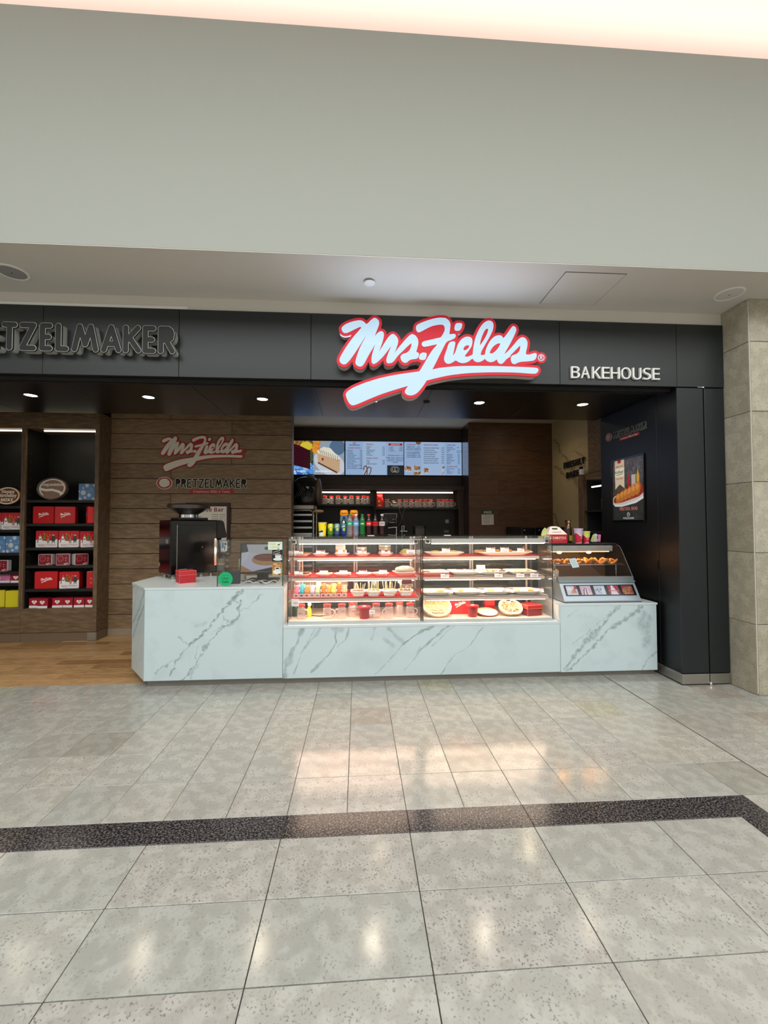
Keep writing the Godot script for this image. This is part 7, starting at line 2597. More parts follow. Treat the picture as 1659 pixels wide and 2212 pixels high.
func heart_pic() -> Pic:
	var p := Pic.new(140, 140, c8(168, 12, 40))
	p.rect(0, 106, 140, 34, c8(238, 236, 234))
	var q := PackedVector2Array()
	for i in 40:
		var t := TAU * i / 40
		q.append(Vector2(70 + 16 * pow(sin(t), 3) * 2.2, 56 - (13 * cos(t) - 5 * cos(2 * t) - 2 * cos(3 * t) - cos(4 * t)) * 2.2))
	p.poly(q, c8(240, 226, 222))
	p.line([Vector2(56, 50), Vector2(66, 52), Vector2(82, 49)], 3, c8(110, 50, 60))
	p.line([Vector2(54, 58), Vector2(70, 60), Vector2(88, 57)], 3, c8(110, 50, 60))
	return p


func gift_cake(at: Vector3, w: float, h: float, label: String, crust: Material, rows: Array, domed: bool) -> void:
	# a decorated cookie cake leaning upright on a small easel
	var t := thing("cookie_cake", label, "cookie cake", at, 0.0)
	var m := MB.new()
	var oval := func(k: float) -> PackedVector2Array:
		var q := PackedVector2Array()
		for i in 48:
			q.append(Vector2(cos(TAU * i / 48) * w * 0.5 * k, sin(TAU * i / 48) * h * 0.5 * k))
		return q
	var bs := Basis(Vector3.RIGHT, -0.12)
	var up := Vector3(0, h * 0.5 + 0.004, 0)
	m.xf = Transform3D(bs, up)
	m.prism(oval.call(0.90), -0.016, 0.0)
	part(t, "dough", m, crust)
	m = MB.new()
	m.xf = Transform3D(bs, up)
	m.prism(oval.call(1.0), -0.024, -0.016)
	part(t, "tray", m, M.black_gloss)
	m = MB.new()
	m.xf = Transform3D(bs, up)
	var arc := []
	for i in 25:
		arc.append(Vector2(cos(TAU * i / 48 ) * w * 0.40, sin(TAU * i / 48) * h * 0.40))
	var arc2 := []
	for i in range(24, 49):
		arc2.append(Vector2(cos(TAU * i / 48) * w * 0.40, sin(TAU * i / 48) * h * 0.40))
	m.strokes([arc, arc2] if not domed else [arc, arc2.slice(0, 7), arc2.slice(18, 25)], 0.014, 0.0, 0.008, false)
	if domed:
		m.strokes([[Vector2(-w * 0.38, -h * 0.02), Vector2(-w * 0.2, -h * 0.08), Vector2(0, -h * 0.06), Vector2(w * 0.2, -h * 0.13), Vector2(w * 0.33, -h * 0.22)]], 0.030, 0.0, 0.008, false)
	part(t, "icing", m, M.icing)
	for r in rows:
		var l := letters(t, "icing_letters", r[0], M.icing, Vector3(0, 0, 0), r[2], 0.005, sans_bold, r[3], Vector3.ZERO, 1)
		l.transform = Transform3D(bs, up) * Transform3D(l.transform.basis, l.transform.origin + Vector3(0, r[1], 0.0))
	if domed:
		m = MB.new()
		m.xf = Transform3D(bs, up)
		m.prism(oval.call(0.97), -0.015, 0.016, false)
		part(t, "clear_lid", m, pane(c8(230, 235, 235), 0.05, 0.06))


func build_shelf_unit(x0: float, x1: float, tops: Array, ledge: float, label: String, led0: float, led1: float) -> void:
	var t := thing("shelf_unit", label, "shelf unit", Vector3(0, 0, -5.60))
	var wood: Material = M.grey_wood
	var m := MB.new()
	m.b2(x0, x1, 0.115, 2.95, -0.42, -0.40)
	part(t, "back_panel", m, M.shelf_dark)
	m = MB.new()
	m.b2(x0, x1, 2.735, 2.95, -0.40, 0.0, 0.002)
	part(t, "header", m, wood)
	m = MB.new()
	m.b2(x0, x1, 0.117, ledge, -0.40, 0.0, 0.002)
	part(t, "plinth_front", m, wood)
	m = MB.new()
	m.b2(x0, x1, 0.0, 0.113, -0.38, -0.016)
	part(t, "toe_kick", m, mat(c8(122, 104, 84), 0.4, 0.2))
	for s in [0, 1]:
		m = MB.new()
		var a: float = x0 if s == 0 else x1 - (0.05 if x1 > -3.5 else 0.024)
		var b: float = x0 + 0.024 if s == 0 else x1
		m.b2(a, b, ledge, 2.735, -0.40, 0.0, 0.002)
		part(t, "side_panel", m, M.grey_wood_v)
	m = MB.new()
	m.b2(x0 + 0.024, x1 - (0.05 if x1 > -3.5 else 0.024), ledge, 2.735, -0.40, -0.395)
	part(t, "black_lining", m, M.shelf_dark)
	m = MB.new()
	m.b2(x0 + 0.0245, x0 + 0.032, ledge, 2.735, -0.395, -0.03)
	part(t, "black_lining", m, M.shelf_dark)
	m = MB.new()
	for y in range(6, 23):
		m.box(Vector3(x0 + 0.0325, y * 0.11, -0.08), Vector3(0.002, 0.007, 0.007))
	part(t, "peg_holes", m, M.steel_soft)
	for y in tops:
		m = MB.new()
		m.b2(x0 + 0.032, x1 - (0.05 if x1 > -3.5 else 0.026), y - 0.034, y, -0.395, -0.022, 0.002)
		part(t, "shelf", m, M.shelf_dark)
	m = MB.new()
	m.b2(led0, led1, 2.706, 2.724, -0.065, -0.045, 0.003)
	part(t, "led_strip", m, M.led)
	area_light("shelf_light", Vector3((led0 + led1) * 0.5, 2.70, -5.655), Vector2(led1 - led0, 0.02), Vector3(0, -1, 0.1), Vector3.BACK, c8(255, 238, 214), 0.10)


func build_gift_shelves() -> void:
	build_shelf_unit(-4.293, -3.360, [1.811, 1.506, 1.196, 0.967, 0.664], 0.418, "tall wood framed shelf unit with black shelves of gift tins", -4.085, -3.43)
	build_shelf_unit(-5.25, -4.296, [1.733, 1.427, 1.131, 0.891, 0.744], 0.432, "shelf unit cut by the left picture edge with yellow boxes at the bottom", -4.9, -4.335)
	var m := MB.new()
	m.b2(-3.47, -3.358, 0.005, 0.112, -5.62, -5.597, 0.003)
	one("corner_plate", m, M.steel, "brushed steel plate at the foot of the gift shelf corner", "plate")
	var z := -5.66
	var red_front := mat(Color.WHITE, 0.35, 0.0, logo_tex(256, 208, c8(196, 12, 20), 0.098, 52, 74, -0.12).tex())
	var red_side := mat(c8(186, 10, 18), 0.35)
	var hol := mat(Color.WHITE, 0.4, 0.0, holiday_pic().tex())
	var bur := mat(Color.WHITE, 0.4, 0.0, burgundy_pic().tex())
	var bur_side := mat(c8(196, 190, 192), 0.45)
	var flo := mat(Color.WHITE, 0.45, 0.0, flower_pic().tex())
	var flo_side := mat(c8(86, 126, 174), 0.45)
	var heart := mat(Color.WHITE, 0.5, 0.0, heart_pic().tex())
	var heart_side := mat(c8(150, 12, 34), 0.5)
	var g := "red logo tins on the gift shelves"
	tin("gift_tin", Vector3(-4.079, 1.507, z), -0.06, Vector3(0.266, 0.222, 0.10), red_front, red_side, "wide red tin with white script, left on the second shelf from the top", "tin", g)
	tin("gift_tin", Vector3(-3.808, 1.507, z), 0.25, Vector3(0.224, 0.220, 0.10), red_front, red_side, "red tin with white script, middle of the second shelf from the top", "tin", g)
	tin("gift_tin", Vector3(-3.56, 1.507, z - 0.03), -0.95, Vector3(0.224, 0.220, 0.10), red_front, mat(c8(214, 12, 22), 0.3), "red tin turned edge on at the right of the second shelf", "tin", g)
	tin("gift_tin", Vector3(-4.027, 0.665, z), 0.10, Vector3(0.266, 0.222, 0.10), red_front, red_side, "wide red tin with white script on the second shelf from the bottom", "tin", g)
	g = "holiday tins with snow scene"
	tin("gift_tin", Vector3(-4.030, 1.197, z), 0.0, Vector3(0.270, 0.216, 0.10), hol, red_side, "wide holiday tin with snow scene, left of its shelf of three", "tin", g)
	tin("gift_tin", Vector3(-3.756, 1.197, z), 0.2, Vector3(0.228, 0.214, 0.10), hol, red_side, "holiday tin with snow scene, middle of its shelf of three", "tin", g)
	tin("gift_tin", Vector3(-3.505, 1.197, z - 0.02), 0.75, Vector3(0.20, 0.210, 0.10), hol, red_side, "holiday tin turned sideways at the right of its shelf of three", "tin", g)
	tin("gift_tin", Vector3(-3.741, 0.665, z), 0.15, Vector3(0.226, 0.216, 0.10), hol, red_side, "single holiday tin with snow scene beside the lower wide red tin", "tin", g)
	tin("gift_tin", Vector3(-4.462, 1.428, z), 0.08, Vector3(0.246, 0.220, 0.10), hol, red_side, "holiday tin in the left bay, right one of the two", "tin", g)
	tin("gift_tin", Vector3(-4.725, 1.428, z), 0.05, Vector3(0.246, 0.220, 0.10), hol, red_side, "holiday tin cut by the left picture edge", "tin", g)
	g = "small burgundy tins with pale rims"
	tin("small_tin", Vector3(-4.046, 0.968, z), 0.0, Vector3(0.166, 0.142, 0.07), bur, bur_side, "leftmost small burgundy tin", "tin", g, 0.008)
	tin("small_tin", Vector3(-3.905, 0.968, z - 0.09), 0.0, Vector3(0.166, 0.142, 0.07), bur, bur_side, "small burgundy tin half hidden between the leftmost and the middle one", "tin", g, 0.008)
	tin("small_tin", Vector3(-3.812, 0.968, z + 0.02), 0.25, Vector3(0.150, 0.146, 0.07), bur, bur_side, "middle small burgundy tin with grey side showing", "tin", g, 0.008)
	tin("small_tin", Vector3(-3.70, 0.968, z - 0.10), 0.0, Vector3(0.160, 0.140, 0.07), bur, bur_side, "small burgundy tin at the back right of the middle one", "tin", g, 0.008)
	tin("small_tin", Vector3(-3.59, 0.968, z), 0.9, Vector3(0.150, 0.144, 0.10), bur, bur_side, "rightmost small burgundy tin turned to show its grey side", "tin", g, 0.008)
	tin("small_tin", Vector3(-4.588, 0.893, z), 0.0, Vector3(0.166, 0.142, 0.07), bur, bur_side, "small burgundy tin alone in the left bay", "tin", g, 0.008)
	g = "blue flower tins"
	tin("gift_tin", Vector3(-3.540, 1.812, z), 0.0, Vector3(0.208, 0.216, 0.09), flo, flo_side, "blue tin with white flowers on the top shelf right of the cookie cake", "tin", g)
	tin("gift_tin", Vector3(-4.425, 1.132, z), 0.05, Vector3(0.200, 0.214, 0.09), flo, flo_side, "blue tin with white flowers in the left bay beside the divider", "tin", g)
	tin("gift_tin", Vector3(-4.635, 1.132, z), 0.0, Vector3(0.200, 0.214, 0.09), flo, flo_side, "blue tin with white flowers cut by the left picture edge", "tin", g)
	g = "small red heart boxes on the bottom ledge"
	var hx := [-4.166, -4.047, -3.883, -3.756, -3.614, -3.482]
	var hn := ["leftmost small red heart box on the bottom ledge", "second heart box, overlapping the leftmost one", "third heart box, left of the middle pair", "fourth heart box, right of the middle pair", "fifth heart box, standing alone", "rightmost heart box, against the wood frame"]
	for i in 6:
		tin("heart_box", Vector3(hx[i], 0.4185, z + [0.0, 0.03, 0.0, 0.0, 0.0, 0.0][i]), [0.05, 0.0, 0.05, -0.05, 0.08, -0.1][i], Vector3(0.124, 0.124, 0.10), heart, heart_side, hn[i], "box", g, 0.001)
	tin("heart_box", Vector3(-4.40, 0.745, z), 0.0, Vector3(0.124, 0.112, 0.10), heart, heart_side, "dark red heart box beside the pink box in the left bay", "box", g, 0.001)
	var t := tin("gift_box", Vector3(-3.475, 0.665, z - 0.01), 0.25, Vector3(0.10, 0.214, 0.16), mat(c8(190, 14, 26), 0.45), mat(c8(226, 220, 216), 0.5), "narrow red box with white side at the right of the lower tins", "box", "", 0.001)
	m = MB.new()
	for q in [[0.0, 0.125], [0.0, 0.07]]:
		m.box(Vector3(q[0], q[1], 0.0016), Vector3(0.022, 0.018, 0.0006), 0.0002)
	part(t, "small_marks", m, mat(c8(216, 100, 100), 0.5))
	var p := Pic.new(160, 100, c8(190, 96, 140))
	p.speck(140, c8(224, 190, 206), c8(206, 140, 170), 1.5, 4, Rect2(0, 0, 160, 76), 7)
	p.rect(0, 76, 160, 24, c8(226, 220, 224))
	tin("gift_box", Vector3(-4.575, 0.745, z), 0.0, Vector3(0.21, 0.110, 0.12), mat(Color.WHITE, 0.5, 0.0, p.tex()), mat(c8(190, 96, 140), 0.5), "pink dotted box with white foot in the left bay", "box", "", 0.001)
	var yel := mat(c8(206, 190, 10), 0.55)
	var cream_print := tri_tex(mat(c8(212, 198, 24), 0.55), Vector3.ONE)
	cream_print.uv1_triplanar = false
	tin("gift_box", Vector3(-4.645, 0.433, z), 0.4, Vector3(0.19, 0.214, 0.12), cream_print, yel, "yellow box at the bottom left, turned with its side showing", "box", "yellow boxes", 0.003)
	tin("gift_box", Vector3(-4.425, 0.433, z), 0.1, Vector3(0.18, 0.210, 0.12), cream_print, yel, "yellow box at the bottom left beside the divider", "box", "yellow boxes", 0.003)
	gift_cake(Vector3(-4.000, 1.812, -5.70), 0.385, 0.300, "oval congratulations cookie cake under a clear lid on the top shelf", M.brown, [["Congratulations", 0.035, 0.034, 0.27]], true)
	gift_cake(Vector3(-4.555, 1.734, -5.70), 0.36, 0.262, "oval birthday cookie cake with icing letters cut by the left picture edge", M.brown, [["Happy", 0.035, 0.040, 0.16], ["Birthday", -0.018, 0.040, 0.22], ["MIKE", -0.075, 0.040, 0.15]], false)


# ---------------------------------------------------------------- drinks on the case, and the kitchen behind
func lathe_part(parent: Node3D, called: String, prof: Array, m: Material, seg := 20) -> MeshInstance3D:
	var mb := MB.new()
	mb.lathe(prof, seg)
	return part(parent, called, mb, m)


func bottle(x: float, z: float, cap: Color, body: Material, band: Color, label: String, print: Color) -> void:
	var t := thing("drink_bottle", label, "bottle", Vector3(x, 1.3795, z), 0.0, "plastic drink bottles on the left case")
	lathe_part(t, "body", [Vector2(0, 0.004), Vector2(0.022, 0), Vector2(0.030, 0.006), Vector2(0.0315, 0.02), Vector2(0.029, 0.05), Vector2(0.0315, 0.085), Vector2(0.0315, 0.14), Vector2(0.030, 0.155), Vector2(0.020, 0.182), Vector2(0.0125, 0.196), Vector2(0.0125, 0.206)], body, 24)
	lathe_part(t, "cap", [Vector2(0.0145, 0.204), Vector2(0.015, 0.206), Vector2(0.015, 0.220), Vector2(0.012, 0.222), Vector2(0, 0.222)], mat(cap, 0.4), 18)
	lathe_part(t, "label", [Vector2(0.0322, 0.096), Vector2(0.0322, 0.142)], mat(band, 0.45), 24)
	var mb := MB.new()
	for k in 4:
		mb.box(Vector3(-0.014 + k * 0.009, 0.118 + 0.003 * (k % 2), 0.0), Vector3(0.006, 0.013, 0.001))
	var o := part(t, "label_print", mb, mat(print, 0.5), Vector3(0, 0, 0.0323))


func can(x: float, z: float, lo: Color, hi: Color, label: String, spot: Color) -> void:
	var t := thing("drink_can", label, "can", Vector3(x, 1.3795, z), 0.0, "drink cans on the left case")
	lathe_part(t, "body", [Vector2(0.022, 0.0), Vector2(0.027, 0.003), Vector2(0.032, 0.012), Vector2(0.032, 0.070)], mat(lo, 0.3, 0.3), 24)
	lathe_part(t, "upper_body", [Vector2(0.032, 0.070), Vector2(0.032, 0.108), Vector2(0.027, 0.118)], mat(hi, 0.3, 0.3), 24)
	lathe_part(t, "rim", [Vector2(0.027, 0.117), Vector2(0.0275, 0.121), Vector2(0.0255, 0.121), Vector2(0.025, 0.118), Vector2(0, 0.118)], M.chrome, 24)
	var mb := MB.new()
	mb.blob(Vector3(0.004, 0.058, 0.0285), Vector3(0.016, 0.020, 0.006), 12, 7)
	part(t, "fruit_print", mb, mat(spot, 0.35))
	mb = MB.new()
	for k in 4:
		mb.box(Vector3(-0.012 + k * 0.008, 0.088 + 0.002 * k, 0.0312), Vector3(0.0055, 0.014, 0.002))
	part(t, "label_print", mb, mat(c8(236, 240, 236), 0.4))


func build_drinks() -> void:
	var z := -4.46
	var t := thing("yellow_cup", "tall yellow printed paper cup, leftmost of the drinks on the case", "cup", Vector3(-0.378, 1.3795, z))
	var p := Pic.new(256, 160, c8(248, 228, 20))
	for k in 2:
		p.txt("8", 92 + k * 128, 40, 26, c8(214, 40, 36), sans_bold)
		p.txt("8", 92 + k * 128, 110, 26, c8(240, 190, 20), sans_bold)
		p.rect(20 + k * 128, 110, 50, 50, c8(226, 228, 230))
		p.poly(PackedVector2Array([Vector2(16 + k * 128, 112), Vector2(72 + k * 128, 96), Vector2(74 + k * 128, 124), Vector2(16 + k * 128, 130)]), c8(20, 50, 120))
	lathe_part(t, "body", [Vector2(0.036, 0), Vector2(0.045, 0.13)], mat(Color.WHITE, 0.5, 0.0, p.tex()), 26)
	lathe_part(t, "rim", [Vector2(0.045, 0.128), Vector2(0.0475, 0.130), Vector2(0.0475, 0.135), Vector2(0.044, 0.135), Vector2(0.034, 0.01), Vector2(0, 0.01)], M.cream, 26)
	can(-0.292, z, c8(90, 150, 40), c8(206, 206, 50), "green and yellow lemon drink can, left of the three cans", c8(236, 214, 60))
	can(-0.223, z, c8(54, 92, 150), c8(120, 160, 150), "blue and silver drink can, middle of the three cans", c8(190, 206, 110))
	can(-0.154, z, c8(30, 56, 150), c8(60, 120, 120), "dark blue drink can, right of the three cans", c8(150, 196, 60))
	# two sports bottles and a small dark one behind
	for k in 2:
		t = thing("sports_bottle", ["clear blue sports bottle with wide orange cap behind the cans", "red sports bottle with wide orange cap behind the water bottle"][k], "bottle", Vector3([-0.152, -0.045][k], 1.3795, z - 0.10), 0.0, "orange capped sports bottles")
		lathe_part(t, "body", [Vector2(0, 0.003), Vector2(0.036, 0.0), Vector2(0.042, 0.008), Vector2(0.038, 0.08), Vector2(0.043, 0.13), Vector2(0.043, 0.19), Vector2(0.039, 0.21)], pane(c8(140, 180, 210), 0.55, 0.1) if k == 0 else mat(c8(196, 70, 50), 0.2), 26)
		lathe_part(t, "cap", [Vector2(0.044, 0.208), Vector2(0.045, 0.212), Vector2(0.045, 0.245), Vector2(0.040, 0.262), Vector2(0.030, 0.268), Vector2(0, 0.269)], mat(c8(240, 150, 16), 0.4), 26)
		lathe_part(t, "shoulder_label", [Vector2(0.0436, 0.15), Vector2(0.0436, 0.188)], mat(c8(110, 140, 150) if k == 0 else c8(150, 40, 30), 0.4), 26)
		var mb := MB.new()
		mb.box(Vector3(0, 0.232, 0.0452), Vector3(0.05, 0.010, 0.002), 0.0005)
		part(t, "cap_print", mb, mat(c8(150, 60, 20), 0.5))
	t = thing("dark_bottle", "small dark blue bottle with round badge standing behind the third can", "bottle", Vector3(-0.153, 1.3795, z - 0.045))
	lathe_part(t, "body", [Vector2(0, 0.0), Vector2(0.026, 0.0), Vector2(0.027, 0.12), Vector2(0.020, 0.15), Vector2(0.012, 0.17), Vector2(0.012, 0.185)], mat(c8(20, 30, 70), 0.15), 22)
	lathe_part(t, "cap", [Vector2(0.013, 0.184), Vector2(0.013, 0.198), Vector2(0, 0.199)], mat(c8(30, 40, 110), 0.4), 16)
	var b2 := MB.new()
	b2.blob(Vector3(0, 0.135, 0.023), Vector3(0.014, 0.014, 0.004), 12, 7)
	part(t, "badge", b2, mat(c8(216, 222, 220), 0.5))
	var clear := pane(c8(230, 240, 240), 0.14, 0.05)
	bottle(-0.088, z, c8(50, 150, 90), clear, c8(30, 170, 130), "clear bottle with teal label and green cap", c8(220, 240, 230))
	bottle(-0.022, z, c8(236, 240, 244), pane(c8(150, 190, 220), 0.30, 0.05), c8(110, 170, 220), "water bottle with pale blue label and white cap", c8(240, 244, 250))
	bottle(0.046, z, c8(20, 130, 60), mat(c8(16, 104, 44), 0.12), c8(24, 120, 56), "green bottle with green cap", c8(226, 240, 226))
	bottle(0.115, z, c8(220, 60, 60), mat(c8(46, 14, 14), 0.1), c8(206, 40, 44), "cola bottle with red cap and red label", c8(244, 226, 226))
	bottle(0.184, z, c8(24, 22, 22), mat(c8(38, 14, 14), 0.1), c8(200, 14, 20), "cola bottle with black cap and red label", c8(40, 10, 10))
	bottle(0.256, z, c8(226, 228, 230), mat(c8(42, 14, 14), 0.1), c8(190, 192, 194), "cola bottle with white cap and silver label", c8(190, 40, 44))
	# two white lids lying on the case tops
	for k in 2:
		var mb := MB.new()
		mb.lathe([Vector2(0.034, 0.0), Vector2(0.036, 0.002), Vector2(0.034, 0.006), Vector2(0.0, 0.007)], 20)
		one("cup_lid", mb, M.white, ["white lid lying on top of the left display case", "white lid lying on top of the right display case"][k], "lid", Vector3([0.125, 0.88][k], 1.3795, -4.06))


func build_kitchen() -> void:
	# cupboard with two lit niches under the screens
	var t := thing("wall_cabinet", "dark wood wall cabinet with two lit niches of glass mugs", "cabinet", Vector3(0, 0, -7.29))
	var m := MB.new()
	m.b2(-1.3, 1.793, 2.062, 2.13, 0.0, 0.39, 0.002)
	part(t, "header", m, M.espresso)
	m = MB.new()
	m.b2(1.70, 1.793, 0.0, 2.062, 0.0, 0.36, 0.002)
	part(t, "stile", m, M.espresso)
	m = MB.new()
	m.b2(0.258, 0.304, 0.0, 2.062, 0.0, 0.34, 0.002)
	part(t, "divider", m, M.soft_black)
	m = MB.new()
	m.b2(-1.3, 1.70, 1.30, 2.062, 0.0, 0.02)
	part(t, "back_panel", m, mat(c8(64, 58, 50), 0.6))
	m = MB.new()
	m.b2(-1.3, 0.258, 1.786, 1.824, 0.02, 0.34, 0.002)
	part(t, "shelf", m, M.shelf_dark)
	m = MB.new()
	m.b2(0.304, 1.70, 1.732, 1.770, 0.02, 0.34, 0.002)
	part(t, "shelf", m, M.shelf_dark)
	m = MB.new()
	m.b2(-1.3, 1.70, 0.0, 1.30, 0.0, 0.03)
	m.b2(-1.3, 1.70, 1.30, 1.732, 0.02, 0.06)
	part(t, "lower_panel", m, mat(c8(30, 30, 28), 0.5))
	for q in [[-0.641, 0.20], [0.314, 1.61]]:
		m = MB.new()
		m.b2(q[0], q[1], 2.012, 2.034, 0.31, 0.335, 0.003)
		part(t, "led_strip", m, M.led)
		area_light("niche_light", Vector3((q[0] + q[1]) * 0.5, 2.008, -6.975), Vector2(q[1] - q[0], 0.02), Vector3(0, -1, -0.2), Vector3.BACK, c8(255, 236, 210), 0.11)
	# mugs
	var g := "glass jar mugs on the left back shelf"
	var px := [-0.555, -0.451, -0.335, -0.216, -0.11, -0.002, 0.095, 0.165]
	for i in 8:
		jar(Vector3(px[i], 1.8245, -7.02 - 0.05 * (i % 2)), [0.2, 2.9, -0.2, 0.1, 2.7, 0.0, 0.3, 2.8][i], "glass jar mug, %s along the left back shelf" % ["first", "second", "third", "fourth", "fifth", "sixth", "seventh", "eighth"][i], g)
	g = "glass jar mugs on the right back shelf"
	px = [0.49, 0.71, 0.81, 0.91, 1.00, 1.065, 1.145, 1.245, 1.375, 1.47, 1.53, 1.61]
	for i in 12:
		jar(Vector3(px[i], 1.7705, -7.02 - 0.06 * (i % 2)), [0.1, 0.2, -0.1, 0.1, 2.9, 0.0, 0.2, -0.1, 0.1, 2.8, 0.1, 0.0][i], "glass jar mug, %s along the right back shelf" % ["first", "second", "third", "fourth", "fifth", "sixth", "seventh", "eighth", "ninth", "tenth", "eleventh", "twelfth"][i], g)
	t = thing("snack_bag", "red snack bag with a yellow sun at the left of the right niche", "bag", Vector3(0.365, 1.7705, -7.04))
	m = MB.new()
	loft(m, [[0.078, 0.03, 0.0], [0.080, 0.036, 0.06], [0.066, 0.032, 0.13], [0.050, 0.022, 0.175], [0.056, 0.008, 0.225], [0.048, 0.004, 0.238]], 3.0, 22)
	part(t, "body", m, mat(c8(206, 18, 20), 0.3))
	m = MB.new()
	for k in 8:
		m.box(Vector3(-0.012 + 0.016 * cos(k * TAU / 8), 0.105 + 0.016 * sin(k * TAU / 8), 0.0355), Vector3(0.008, 0.008, 0.004), 0.001)
	m.blob(Vector3(-0.012, 0.105, 0.034), Vector3(0.015, 0.015, 0.006), 12, 6)
	part(t, "sun_print", m, mat(c8(244, 206, 40), 0.4))
	m = MB.new()
	m.box(Vector3(0.0, 0.035, 0.038), Vector3(0.05, 0.018, 0.003), 0.001)
	part(t, "name_print", m, mat(c8(244, 206, 40), 0.4))
	t = thing("label_maker", "white and black gadget with red band among the back shelf mugs", "gadget", Vector3(0.618, 1.7705, -6.99))
	m = MB.new()
	m.blob(Vector3(0, 0.045, 0), Vector3(0.062, 0.045, 0.05), 16, 8)
	part(t, "body", m, M.white)
	m = MB.new()
	m.box(Vector3(0, 0.066, 0.03), Vector3(0.10, 0.020, 0.05), 0.006)
	part(t, "red_band", m, mat(c8(110, 20, 26), 0.4))
	m = MB.new()
	m.box(Vector3(-0.02, 0.104, -0.005), Vector3(0.05, 0.028, 0.04), 0.006)
	part(t, "top_roll", m, mat(c8(190, 184, 170), 0.5))
	m = MB.new()
	m.tube([Vector3(0.68, 1.765, -6.94), Vector3(0.70, 1.70, -6.93), Vector3(0.735, 1.62, -6.93), Vector3(0.72, 1.53, -6.95), Vector3(0.68, 1.46, -6.95)], 0.0045, 6)
	m.tube([Vector3(0.80, 1.765, -6.94), Vector3(0.76, 1.70, -6.93), Vector3(0.74, 1.60, -6.93), Vector3(0.77, 1.52, -6.95), Vector3(0.79, 1.44, -6.95)], 0.0045, 6)
	one("cable", m, mat(c8(120, 112, 104), 0.5), "pair of thin cables hanging from the right back shelf", "cable")
	# things standing on the back counter
	t = thing("back_counter", "dark work counter along the kitchen back wall", "counter", Vector3(0.2, 0, -6.62))
	m = MB.new()
	m.b2(-0.82, 1.55, 0.0, 0.90, -0.3, 0.28)
	part(t, "cupboards", m, M.soft_black)
	m = MB.new()
	m.b2(-0.82, 1.56, 0.90, 0.94, -0.3, 0.31, 0.004)
	part(t, "worktop", m, M.steel_soft)
	t = thing("control_box", "black control panel with pale frame behind the cola bottles", "machine", Vector3(0.508, 0.94, -6.60))
	m = MB.new()
	m.b2(-0.10, 0.10, 0.0, 0.575, -0.12, -0.02, 0.004)
	part(t, "pedestal", m, M.soft_black)
	m = MB.new()
	m.b2(-0.112, 0.112, 0.570, 0.722, -0.10, 0.0, 0.004)
	part(t, "housing", m, M.black)
	m = MB.new()
	for s in [-1.0, 1.0]:
		m.box(Vector3(s * 0.108, 0.646, 0.003), Vector3(0.008, 0.150, 0.006))
		m.box(Vector3(0, 0.646 + s * 0.071, 0.003), Vector3(0.21, 0.008, 0.006))
	part(t, "frame", m, mat(c8(196, 192, 184), 0.4, 0.3))
	m = MB.new()
	for k in 2:
		m.blob(Vector3(0.05 + k * 0.034, 0.628, 0.002), Vector3(0.008, 0.008, 0.004), 8, 5)
	part(t, "buttons", m, M.white)
	t = thing("tap_set", "chrome taps and lever of a drink machine behind the bottles", "taps", Vector3(0.60, 0.94, -6.50))
	m = MB.new()
	m.tube([Vector3(0, 0.0, 0), Vector3(0, 0.50, 0), Vector3(-0.06, 0.50, 0.0), Vector3(-0.13, 0.49, 0.0)], 0.009, 8)
	m.tube([Vector3(0.09, 0.0, 0), Vector3(0.09, 0.52, 0), Vector3(0.12, 0.52, 0), Vector3(0.12, 0.46, 0)], 0.007, 8)
	m.tube([Vector3(0.06, 0.44, 0), Vector3(0.17, 0.44, 0)], 0.007, 8)
	part(t, "pipes", m, M.chrome)
	m = MB.new()
	m.blob(Vector3(0.0, 0.60, 0), Vector3(0.018, 0.06, 0.018), 12, 8)
	m.blob(Vector3(-0.16, 0.58, -0.03), Vector3(0.05, 0.07, 0.05), 12, 8, 0.1, 3)
	part(t, "handles", m, mat(c8(70, 66, 60), 0.35))
	t = thing("blender_jar", "dark blender jar on the back counter right of the taps", "blender", Vector3(0.96, 0.94, -6.50))
	m = MB.new()
	loft(m, [[0.085, 0.085, 0.0], [0.095, 0.095, 0.20], [0.075, 0.075, 0.24], [0.08, 0.08, 0.30], [0.098, 0.098, 0.50], [0.098, 0.098, 0.52]], 4.0, 24)
	part(t, "body", m, mat(c8(22, 22, 22), 0.3))
	m = MB.new()
	m.b2(-0.07, 0.07, 0.36, 0.49, 0.096, 0.101, 0.003)
	part(t, "grey_window", m, mat(c8(62, 62, 62), 0.4))
	flat_card("notice", Vector3(1.562, 1.538, -7.226), Vector2(0.06, 0.062), Pic.new(16, 16, c8(176, 176, 176)), "small white square plate on the dark panel under the right niche", "notice")
	flat_card("notice", Vector3(1.55, 1.36, -7.226), Vector2(0.08, 0.04), Pic.new(16, 16, c8(140, 126, 104)), "small beige tag low on the dark panel under the right niche", "notice")
	# pan rack at the left with a bagged mixer on top
	t = thing("pan_rack", "metal sheet pan rack half hidden behind the wood-clad partition", "rack", Vector3(-0.86, 0.0, -6.25))
	m = MB.new()
	m.tube([Vector3(-0.28, 0, 0.0), Vector3(-0.28, 1.70, 0.0), Vector3(0.14, 1.70, 0.0), Vector3(0.18, 1.68, 0.0), Vector3(0.195, 1.64, 0.0), Vector3(0.195, 0, 0.0)], 0.014, 8)
	m.tube([Vector3(-0.28, 0, -0.45), Vector3(-0.28, 1.70, -0.45), Vector3(0.195, 1.70, -0.45), Vector3(0.195, 0, -0.45)], 0.014, 8)
	part(t, "frame", m, M.steel)
	m = MB.new()
	m.b2(-0.30, 0.20, 1.715, 1.775, -0.48, 0.03, 0.004)
	part(t, "top_board", m, mat(c8(176, 172, 160), 0.4, 0.4))
